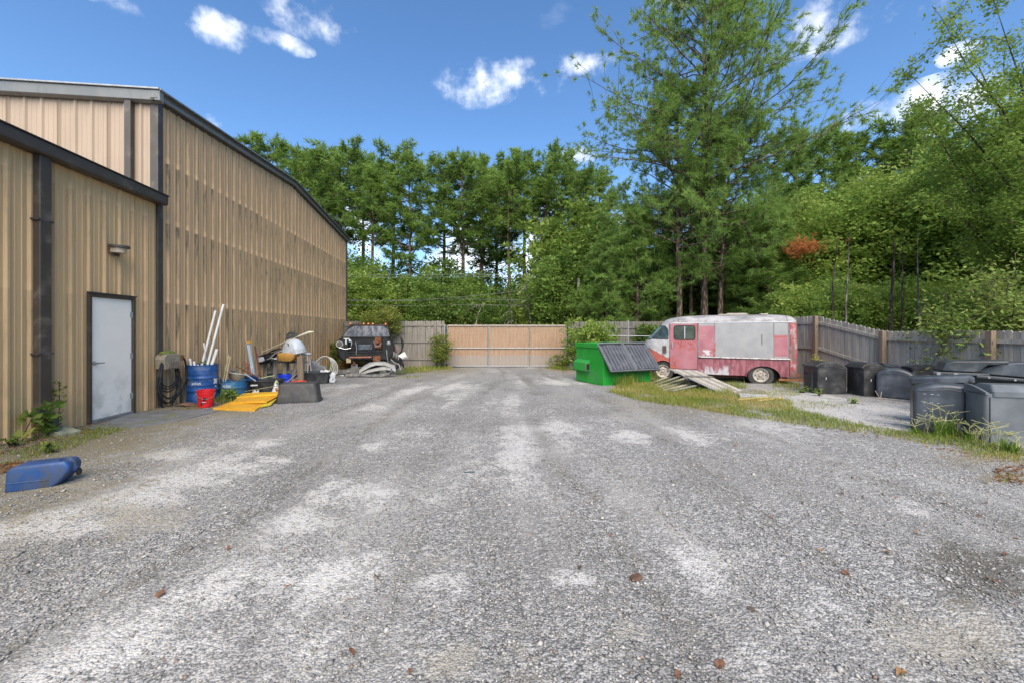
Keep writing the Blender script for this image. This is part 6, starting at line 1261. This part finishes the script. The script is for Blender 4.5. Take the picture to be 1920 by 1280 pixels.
for (a, b_, h0, h1) in (((1222, 714), (1262, 737), .03, .03), ((1265, 704), (1312, 730), .11, .11)):
    p0 = gnd(*a); p1 = gnd(*b_); p0.z += h0; p1.z += h1; q = MB(); q.beam(p0 - pz, p1 - pz, .045, .09); q.build('stringer', WOODD, pl_)
for i, (a, b_) in enumerate([((1385, 750), (1442, 745)), ((1422, 752), (1466, 746))]):
    p0 = gp(*a, .03); p1 = gp(*b_, .03); o = thing('timber_batten', ['long pale yellow batten lying in the grass by the fallen panel', 'shorter pale yellow batten lying in the grass strip'][i], 'batten', p0); q = MB(); q.beam(Vector(), p1 - p0, .07, .03); q.build('board', mat('fresh_wood', (.50, .38, .17), .15, 8, .7), o)
o = thing('concrete_shard', 'grey slab shard lying beyond the fallen board panel', 'slab', gp(1405, 742)); MB().prism([(-.35, -.2), (.3, -.3), (.45, .05), (-.1, .3)], 0, .05, 'z').build('shard', mat('shard_grey', (.36, .36, .36), .2, 8, .9), o, bevel=.008)

# ------------------------------------------------------------------ black plastic cabinets and tubs on the right
CAB = mat('black_cabinet_plastic', (.028, .029, .032), .25, 3, .38, 0, .05, 50, (.075, .075, .076), .35, 3); TUB = mat('dark_blue_grey_plastic', (.052, .061, .078), .25, 2.6, .36, 0, .06, 40, (.11, .125, .145), .45, 2.5); TUB3 = mat('near_black_plastic', (.034, .040, .048), .25, 3, .36, 0, .06, 40, (.09, .10, .11), .4, 3); TUB2 = mat('grey_plastic_bin', (.115, .13, .145), .2, 2.5, .36, 0, .05, 40, (.13, .14, .15), .4, 2.5)
def slot_(mb, x, z, w=.10, h=.045, y=-.002): mb.box((x, y, z), (w, .012, h)); return mb
def cabinet(label, loc, rz, w, d, h, m=CAB, lid=True, slots=(.14,), lside=True):
    o = thing('plastic_cabinet', label, 'cabinet', loc, rz)
    MB().loft([ring(w, d, .025, 0, 3), ring(w, d, .025, h - .02, 3), ring(w + .02, d + .02, .03, h - .02, 3), ring(w + .02, d + .02, .03, h, 3), ring(w - .05, d - .05, .02, h, 3), ring(w - .05, d - .05, .02, h - .06, 3)]).build('shell', m, o, True, sharp=35).location = (w / 2, d / 2, 0)
    for x in slots: q = MB(); slot_(q, x, h * .62); q.build('hand_slot', INK, o); q = MB(); q.box((x + .056, -.004, h * .60), (.012, .012, .06)); q.build('latch', GREYPL, o)
    if lside:
        q = MB(); q.box((-.002, d * .82, h * .72), (.012, .13, .07)); q.build('hand_slot', INK, o)
        for y, ww in ((.46, .06), (.20, .03), (.12, .03)): q = MB(); q.box((-.001, d * y, h * .42), (.012, ww, h * .78)); q.build('side_groove', INK, o)
        for k in range(8): q = MB(); q.box((-.006, d * .16, h * (.10 + .09 * k)), (.014, .07, .012)); q.build('side_rib', m, o)
        MB().box((-.008, d * .36, h * .42), (.02, .07, h * .8)).build('side_panel', TUB, o)
    if lid:
        q = MB(); n = 9; ra = []
        for yy in (.05, d + .04): ra.append([(x, yy, h + .03 + .115 * math.sin(math.pi * (x + .02) / (w * .92 + .04)) ** .7 if 0 < (x + .02) / (w * .92 + .04) < 1 else h + .03) for x in np.linspace(-.02, w * .92 + .02, n)])
        bot = [[(p[0], p[1], h - .005) for p in r_] for r_ in ra]
        q.loft([ra[0] + bot[0][::-1], ra[1] + bot[1][::-1]]); q.build('arched_lid', m, o, True, sharp=30, bevel=.01)
    return o
def arch_tub(label, loc, rz, w, d, h, crown, m, name='plastic_tub', bev=.05, marks=False):
    o = thing(name, label, 'tub', loc, rz); n = 13; pl = [(0, 0), (w, 0)] + [(w - w * k / (n - 1), h + crown * math.sin(math.pi * k / (n - 1)) ** .8) for k in range(n)]
    MB().prism(pl, 0, d, 'y').build('shell', m, o, True, sharp=30, bevel=bev, seg=3)
    if marks:
        r = np.random.default_rng(2)
        for j in range(6):
            for k in range(3):
                if r.random() < .75: MB().box((.13 + .07 * k + .004 * r.normal(), -.001, h - .06 - .065 * j), (.035 * (.6 + .6 * r.random()), .004, .005)).build('scratch_mark', TUB2 if j % 2 else GREYPL, o)
    q = MB(); q.tube([(.06, -.003, h - .02), (w * .5, -.004, h + .03), (w - .06, -.003, h - .02)], .006, 5); q.build('moulded_line', m, o, True); return o
def G3(x, y): return (x, y, gh(x, y) - .01)
cabinet('black slotted cabinet with arched lid beside the tail of the van', G3(8.06, 10.5), R(-8), .69, .66, .70)
cabinet('narrow black slotted cabinet with arched lid behind the rounded blue-grey tub', G3(8.82, 9.98), R(-6), .56, .6, .70, CAB, True, (.10,), False)
arch_tub('round-topped blue-grey tub standing next to the slotted cabinets', G3(9.0, 9.86), R(-48), .68, .42, .60, .14, TUB)
def flat_lid_box(label, loc, rz, w, d, h, m, tilt=0., lidm=None, th=.07):
    o = thing('plastic_bin', label, 'bin', loc, rz); MB().loft([ring(w * .96, d * .96, .04, 0), ring(w, d, .04, h)]).build('shell', m, o, True, sharp=35).location = (w / 2, d / 2, 0)
    l_ = MB().loft([ring(w + .05, d + .05, .04, 0), ring(w + .06, d + .06, .05, th * .8), ring(w - .0, d - .0, .04, th)]).build('lid', lidm or m, o, True, sharp=35); l_.location = (w / 2, d / 2, h - .01); l_.rotation_euler = (0, tilt, 0)
    MB().tube([(w - .02, -.04, h + .02 - tilt * w / 2), (w - .02, .06, h + .02 - tilt * w / 2)], .025, 8).build('hinge', m, o, True); return o
flat_lid_box('dark bin with sloping flat lid squeezed between the tub and fence', G3(9.50, 10.18), R(-20), .60, .45, .74, TUB, R(7))
flat_lid_box('dark bin with flat lid against the board fence', G3(9.60, 9.55), R(-20), .50, .42, .74, CAB, R(-3))
arch_tub('small round-topped grey tub seen behind the large front tub', G3(9.05, 8.95), R(-46), .46, .34, .56, .09, TUB2)
arch_tub('large round-topped charcoal tub with worn pale marks', G3(6.31, 6.27), R(-40), .77, .42, .66, .11, TUB, marks=True)
flat_lid_box('grey bin with tilted lid and hinge behind the charcoal tub', G3(6.98, 6.95), R(-42), .70, .40, .735, TUB3, R(-6), TUB, .10)
hb_ = thing('plastic_bin', 'large grey bin with hipped lid standing next to the charcoal tub', 'bin', G3(6.60, 5.55), R(-14)); w, d, h = .95, .36, .70
MB().loft([ring(w, d, .05, 0), ring(w, d, .05, h)]).build('shell', TUB2, hb_, True, sharp=35).location = (w / 2, d / 2, 0)
n = 9; pl = [(d, h - .02), (0, h - .02)] + [(d * k / (n - 1), h + .01 + .09 * math.sin(math.pi * .5 * k / (n - 1))) for k in range(n)]
MB().prism(pl, 0, .04, 'x').build('end_cap', TUB2, hb_, True, sharp=30)
MB().loft([ring(w - .02, d + .04, .03, 0), ring(w - .02, d + .04, .03, .07), ring(w - .10, d - .14, .03, .16)]).build('lid', TUB2, hb_, True, sharp=30).location = (w / 2 + .06, d / 2, h - .04)
MB().b2((.04, -.006, .0), (.05, .0, h - .05)).build('corner_groove', INK, hb_)
# big open cabinet with raised lid
oc = thing('plastic_cabinet', 'large open black cabinet with thick raised lid under the shrub', 'cabinet', G3(8.15, 7.6), R(-38)); w, d, h = 1.45, .85, .79
q = MB(); q.b2((.0, .03, 0), (.04, d, h)); q.b2((w - .04, .03, 0), (w, d, h)); q.b2((0, d - .04, 0), (w, d, h)); q.b2((0, .03, 0), (w, d, .05)); q.build('shell', CAB, oc, bevel=.01)
MB().b2((.10, .2, .2), (.16, .75, h - .05)).build('green_liner', mat('dark_green_liner', (.015, .07, .02), .3, 5, .6), oc)
q = MB(); q.b2((-.09, -.06, h), (.62, .30, h + .05)); q.build('front_plate', TUB3, oc, bevel=.012)
for x in (-.02, .2): MB().lathe([(.03, 0), (.03, .03)], 10, Matrix.Translation((x, -.062, h + .02)) @ Matrix.Rotation(R(90), 4, 'X')).build('bolt', STEEL, oc)
pl = [(.02, h + .06), (.48, h + .06), (.55, h + .12), (.62, h + .20), (.84, h + .22), (.88, h + .25), (.86, h + .29), (.20, h + .26), (.08, h + .22)]
MB().prism(pl, .02, .60, 'y').build('raised_lid', TUB3, oc, True, sharp=25, bevel=.025, seg=3)
n = 11; pl = [(.5, h + .03), (w + .35, h - .06)] + [(w + .35 - (w - .15) * k / (n - 1), h - .0 + .22 * math.sin(math.pi * k / (n - 1)) ** .8 + .06 * k / (n - 1)) for k in range(n)]
MB().prism(pl, .30, .92, 'y').build('domed_top', TUB, oc, True, sharp=25, bevel=.03)
q = MB(); q.beam((.45, -.04, h + .0), (w + .30, .0, h - .08), .12, .05); q.build('rim_flange', TUB3, oc, bevel=.01)
for k in range(4): MB().lathe([(.016, 0), (.016, .015)], 8, Matrix.Translation((.6 + .3 * k, -.1, h - .012 - .022 * k)) @ Matrix.Rotation(R(90), 4, 'X')).build('rivet', STEEL, oc)
# ------------------------------------------------------------------ grass, weeds, leaves on the ground
def inpoly(x, y, P):
    c = np.zeros(len(x), bool); j = len(P) - 1
    for i in range(len(P)):
        xi, yi = P[i]; xj, yj = P[j]; c ^= ((yi > y) != (yj > y)) & (x < (xj - xi) * (y - yi) / (yj - yi + 1e-12) + xi); j = i
    return c
def grass(name, label, polys, dens, hgt, wid, m, seed, dry=.3, lean=.5):
    r = np.random.default_rng(seed); X = []; Yv = []; Hs = []
    for pts, k, hs in polys:
        G = [tuple(gnd(*p)[:2]) for p in pts]; xs = [g[0] for g in G]; ys = [g[1] for g in G]; ar = (max(xs) - min(xs)) * (max(ys) - min(ys)); n = int(ar * dens * k)
        x = min(xs) + (max(xs) - min(xs)) * r.random(n); y = min(ys) + (max(ys) - min(ys)) * r.random(n); j = r.normal(size=(n, 2)) * .05
        ok = inpoly(x, y, G) & (vnoise(x + 3, y + 7, 2.2, seed) + .5 * vnoise(x, y, 6., seed + 1) > .42); X.append((x + j[:, 0])[ok]); Yv.append((y + j[:, 1])[ok]); Hs.append(np.full(ok.sum(), hs))
    x = np.concatenate(X); y = np.concatenate(Yv); hs = np.concatenate(Hs); n = len(x)
    jx = np.clip(np.searchsorted(XS, x) - 1, 0, nx - 2); jy = np.clip(np.searchsorted(YS, y) - 1, 0, ny - 2); z = GZ[jy, jx] - .01
    h = hgt * hs * (.45 + .9 * r.random(n)); an = r.random(n) * 6.283; d = np.stack([np.cos(an), np.sin(an), np.zeros(n)], 1); s = np.stack([-np.sin(an), np.cos(an), np.zeros(n)], 1) * wid
    b_ = np.stack([x, y, z], 1); ln = (lean * (.3 + 1.3 * r.random(n)) * h)[:, None]
    mid_ = b_ + d * ln * .35 + np.array([0, 0, 1]) * h[:, None] * .6; tip = b_ + d * ln + np.array([0, 0, 1]) * h[:, None]
    V = np.stack([b_ - s, b_ + s, mid_ + s * .7, mid_ - s * .7, tip], 1).reshape(-1, 3); i = np.arange(n)[:, None] * 5
    F = np.concatenate([i + np.array([[0, 1, 2]]), i + np.array([[0, 2, 3]]), i + np.array([[3, 2, 4]])], 1).reshape(-1, 3)
    pt_ = np.clip(.35 + .5 * (vnoise(x, y, 1.3, seed + 5) - .5) * 2 * dry + .18 * r.normal(size=n) + dry * .3, 0, 1)
    return tag(npmesh(name, V, F, m, None, dict(tint=pt_.repeat(5))), label, 'grass', None, 'stuff')
GRASS = m_leaf('grass_blades', (.10, .19, .022), (.24, .28, .045), (.46, .36, .13), .35)
verge = [([(1140, 735), (1165, 722), (1215, 706), (1290, 702), (1330, 705), (1375, 738), (1330, 742), (1290, 762), (1200, 752)], 1.0, 1.5),
         ([(1290, 762), (1300, 742), (1380, 738), (1480, 750), (1500, 770), (1580, 790), (1620, 800), (1620, 812), (1500, 797), (1400, 782), (1330, 772)], 1.0, 1.0),
         ([(1600, 795), (1680, 806), (1720, 812), (1760, 812), (1830, 826), (1920, 842), (1925, 870), (1830, 855), (1750, 838), (1690, 822), (1640, 812)], 1.25, .7), ([(1700, 815), (1725, 800), (1815, 808), (1850, 832), (1920, 838), (1920, 850), (1800, 832)], .9, .8),
         ([(1480, 765), (1500, 748), (1560, 752), (1600, 760), (1560, 768)], .25, .6), ([(1640, 775), (1700, 778), (1680, 788)], .15, .5), ([(1860, 888), (1920, 885), (1920, 905), (1880, 902)], .8, .5), ([(1395, 735), (1420, 728), (1500, 730), (1500, 740), (1420, 742)], .5, .6)]
grass('verge_grass', 'green and straw coloured grass strip along the edge of the yard', verge, 1700, .075, .004, GRASS, 21, .85)
grass('wall_grass', 'thin short grass growing along the foot of the annex wall', [([(0, 850), (40, 842), (140, 808), (230, 790), (250, 797), (180, 822), (90, 852), (20, 870), (0, 872)], 1.1, .45), ([(250, 790), (330, 778), (340, 784), (260, 798)], .5, .4), ([(0, 835), (60, 822), (160, 800), (160, 806), (60, 832), (0, 842)], .25, .5), ([(400, 752), (440, 748), (470, 744), (480, 750), (420, 757)], 1.0, 1.2), ([(345, 760), (400, 757), (400, 764), (350, 768)], .5, .4)], 1900, .10, .004, GRASS, 22, .12)
grass('fence_grass', 'rough grass along the foot of the far fence and under the truck', [([(612, 695), (640, 684), (690, 686), (640, 700)], .5, 2.6), ([(740, 702), (760, 690), (835, 686), (850, 692), (790, 698)], .35, 1.2), ([(735, 710), (790, 702), (785, 708)], .3, .5), ([(1020, 692), (1070, 684), (1085, 690), (1070, 694)], .6, 1.6), ([(1150, 722), (1210, 700), (1250, 698), (1230, 712), (1170, 728)], 1.0, 2.6), ([(1300, 722), (1400, 722), (1400, 728), (1310, 730)], .5, 1.4), ([(1450, 722), (1500, 722), (1500, 730), (1450, 728)], .4, 1.2)], 900, .13, .006, GRASS, 23, .5)
# tall seed-head weeds in front of the tubs
def seedhead(label, px, py, h, k, seed, leafy=True):
    r = np.random.default_rng(seed); p = gp(px, py); o = thing('weed', label, 'weed', p, 0, 'tall grass weeds by the tubs'); q = MB()
    for i in range(k):
        d = Vector((r.normal() * .15, r.normal() * .15, 1)).normalized(); hh_ = h * (.6 + .5 * r.random()); t_ = d * hh_; q.tube([Vector((r.normal() * .03, r.normal() * .03, -.01)), t_ * .5, t_], .0028, 4)
        for j in range(3 + int(r.random() * 2)): e = t_ + Vector((r.normal() * .09, r.normal() * .09, .03 + .05 * r.random())); q.tube([t_, e], .003, 4)
    q.build('stalk', mat('seed_stalk', (.34, .34, .15), .2, 20, .8, 0, 0), o)
    if leafy:
        n = 26; C = []; V = []; F = []; ti = []
        for i in range(n):
            an = r.random() * 6.28; L_ = h * (.45 + .5 * r.random()); d = np.array([math.cos(an), math.sin(an), 0]); s = np.array([-math.sin(an), math.cos(an), 0]) * .006; b_ = r.normal(size=3) * np.array([.03, .03, 0]); m_ = b_ + d * L_ * .25 + np.array([0, 0, L_ * .7]); e = b_ + d * L_ * .6 + np.array([0, 0, L_ * .75]); a = len(V); V += [b_ - s, b_ + s, m_ + s, m_ - s, e]; F += [(a, a + 1, a + 2), (a, a + 2, a + 3), (a + 3, a + 2, a + 4)]; ti += [r.random() * .35] * 5
        npmesh('leaf_blades', np.array(V), np.array(F), m_grass2, o, dict(tint=ti))
m_grass2 = m_leaf('weed_blades', (.10, .22, .02), (.22, .36, .04), (.40, .38, .12), .4)
SL = 'tall grass weed with branching seed heads in front of the tubs'
for i, (px, py, h, k, lf) in enumerate([(1758, 818, .36, 4, 1), (1772, 816, .42, 3, 1), (1738, 815, .26, 4, 0), (1795, 818, .28, 4, 1), (1815, 825, .22, 3, 1), (1845, 838, .22, 4, 0), (1870, 843, .36, 3, 0), (1890, 845, .26, 3, 1), (1715, 812, .16, 3, 1), (1905, 850, .2, 3, 1), (1830, 832, .2, 4, 0)]): seedhead(SL, px, py, h, k, 60 + i, lf)
o = thing('twig', 'pale forked dead twig in front of the round blue-grey tub', 'twig', gp(1648, 748)); q = MB(); q.tube([(-.05, 0, .01), (.02, 0, .03), (.16, -.03, .02)], .008, 5); q.tube([(.02, 0, .03), (-.06, .03, .2)], .007, 5); q.tube([(.04, 0, .03), (.08, .02, .18)], .006, 5); q.build('stick', mat('bleached_twig', (.42, .36, .30), .15, 10, .8), o)
bush('weed', 'bright green leafy weed sprouting behind the fallen board panel', gp(1316, 702), .55, .38, 40, 26, .045, LEAF_B, 91, .55, .16, .02)
bush('weed', 'yellow-green creeper in front of the van front wheel', gp(1245, 706), .45, .55, 50, 26, .04, LEAF_B, 92, .6, .16, .02)
bush('weed', 'dry pale weed standing behind the first black cabinet', gp(1528, 726), .95, .3, 30, 22, .025, LEAF_Y, 93, .9, .14, .3)
bush('weed', 'low green weed at the foot of the cut drums', gp(427, 752), .35, .22, 24, 18, .03, LEAF_A, 94, .5, .10, .02)
bush('weed', 'orange dry ferns under the front of the truck', gp(648, 697), .5, .45, 40, 26, .03, m_leaf('dry_fern', (.20, .11, .04), (.33, .18, .07), (.42, .28, .12), .3), 95, .5, .2, .02)
for i, (px, py, s) in enumerate([(1508, 735, .12), (1534, 741, .14), (1600, 756, .1), (90, 848, .1), (20, 836, .12)]): bush('weed', 'little green sprout growing out of the gravel', gp(px, py), s * 1.4, s, 8, 12, .022, LEAF_B, 100 + i, .5, .06, .01)['group'] = 'little sprouts'
# fallen leaves, bark and dark bits on the gravel
r = np.random.default_rng(9); LF = [mat('dead_leaf_%d' % i, c, .25, 30, .85, 0, 0) for i, c in enumerate([(.20, .08, .035), (.14, .065, .035), (.25, .14, .06), (.08, .055, .04)])]
def leaf_me(seed, m, L_=.05):
    r = np.random.default_rng(seed); b_ = MB(); n = 10; pts = [(L_ * math.cos(a) * (1 + .25 * r.normal()), L_ * .6 * math.sin(a) * (1 + .25 * r.normal())) for a in np.linspace(0, 2 * math.pi, n, endpoint=False)]
    b_.add([(0, 0, .012)] + [(x, y, .004 + .02 * r.random()) for x, y in pts], [(0, i + 1, (i + 1) % n + 1) for i in range(n)]); me = b_.mesh('leaf'); me.materials.append(m); return me
LM = [leaf_me(200 + i, LF[i % 4], .016 + .005 * (i % 3)) for i in range(8)]
spots = [(540, 1106), (660, 1222), (1380, 838), (1505, 946), (1443, 968), (1586, 1073), (1682, 936), (1772, 942), (1835, 964), (1850, 942), (1665, 1038), (1850, 1085), (1868, 1092), (1350, 1243), (1045, 942), (1088, 1067), (770, 1265), (1579, 927), (1848, 905), (1880, 872), (1870, 880), (705, 1085), (1540, 1030), (1410, 1146), (1145, 1000), (1270, 1268), (1690, 1262), (1560, 888), (430, 1030), (300, 1120), (1720, 1000), (1630, 1170), (1905, 1010), (1885, 1040)]
for i, (px, py) in enumerate(spots):
    p = gp(px, py, .004); tag(link('fallen_leaf', LM[i % 8], None, p, (r.normal() * .15, r.normal() * .15, r.random() * 6.28)), 'single dead leaf lying on the open gravel', 'leaf', 'dead leaves on the gravel')
p = gp(1192, 1078, .004); o = thing('bark_chip', 'dark brown chip of bark lying alone on the gravel', 'bark', p, .4); MB().loft([[(x, y, 0) for x, y in [(-.05, -.02), (.0, -.035), (.05, -.015), (.055, .02), (.0, .03), (-.04, .02)]], [(x * .8, y * .8, .014) for x, y in [(-.05, -.02), (.0, -.03), (.05, -.015), (.045, .02), (.0, .03), (-.04, .02)]]]).build('chip', mat('bark_chip', (.10, .055, .035), .3, 30, .9, 0, .5, 90), o)
p = gp(878, 888, .008); o = MB().tube([p + Vector((-.05, 0, 0)), p + Vector((.07, .01, .004))], .006, 6).build('small_rod', mat('dark_teal', (.03, .07, .09), .2, 10)); tag(o, 'small dark rod lying on the gravel', 'rod')
def litter_mat(name, label, polys, n, seed, tones):
    r = np.random.default_rng(seed); X = []; Yv = []
    for pts in polys:
        G = [tuple(gnd(*q_)[:2]) for q_ in pts]; xs = [g[0] for g in G]; ys = [g[1] for g in G]; x = min(xs) + (max(xs) - min(xs)) * r.random(n); y = min(ys) + (max(ys) - min(ys)) * r.random(n); ok = inpoly(x, y, G); X.append(x[ok]); Yv.append(y[ok])
    x = np.concatenate(X); y = np.concatenate(Yv); jx = np.clip(np.searchsorted(XS, x) - 1, 0, nx - 2); jy = np.clip(np.searchsorted(YS, y) - 1, 0, ny - 2); C = np.stack([x, y, GZ[jy, jx] + .012], 1)
    V, F, t_ = leaves(C, r, .022, r.random(len(x)), 2.0, .5); return tag(npmesh(name, V, F, tones, None, dict(tint=t_)), label, 'leaf litter', None, 'stuff')
BRL = m_leaf('brown_litter', (.09, .045, .025), (.20, .09, .04), (.36, .20, .09), .1)
litter_mat('leaf_litter', 'brown leaf litter drifted along the foot of the annex wall', [[(0, 838), (150, 800), (300, 770), (310, 778), (160, 812), (0, 852)], [(0, 868), (90, 862), (120, 872), (0, 890)], [(300, 770), (450, 748), (480, 756), (330, 786)]], 700, 5, BRL)
litter_mat('leaf_litter', 'brown leaf litter scattered over the grass strip', [[(1160, 735), (1300, 720), (1400, 760), (1300, 775)], [(1500, 770), (1700, 805), (1920, 850), (1920, 880), (1700, 830), (1500, 800)], [(1860, 880), (1920, 870), (1920, 910), (1870, 905)]], 500, 6, BRL)
litter_mat('leaf_litter', 'red-brown leaf litter under the far fence', [[(735, 700), (835, 684), (850, 690), (760, 708)], [(1010, 694), (1080, 684), (1085, 696), (1060, 700)], [(600, 700), (690, 690), (690, 700), (640, 706)]], 700, 7, BRL)
# flat slab of old paving by the door
cs_ = MB(); pts = [gnd(160, 803), gnd(250, 773), gnd(300, 770), gnd(420, 766), gnd(400, 774), gnd(330, 790), gnd(250, 800)]
cs_.add([(p.x, p.y, gh(p.x, p.y) + .012) for p in pts] + [(p.x, p.y, gh(p.x, p.y) - .05) for p in pts], [tuple(range(7)), tuple(range(13, 6, -1))] + [(i, (i + 1) % 7, (i + 1) % 7 + 7, i + 7) for i in range(7)])
o = cs_.build('pavement', mat('old_asphalt', (.16, .165, .175), .25, 5, .9, 0, .4, 70, (.15, .15, .07), .5, 3)); o['kind'] = 'structure'
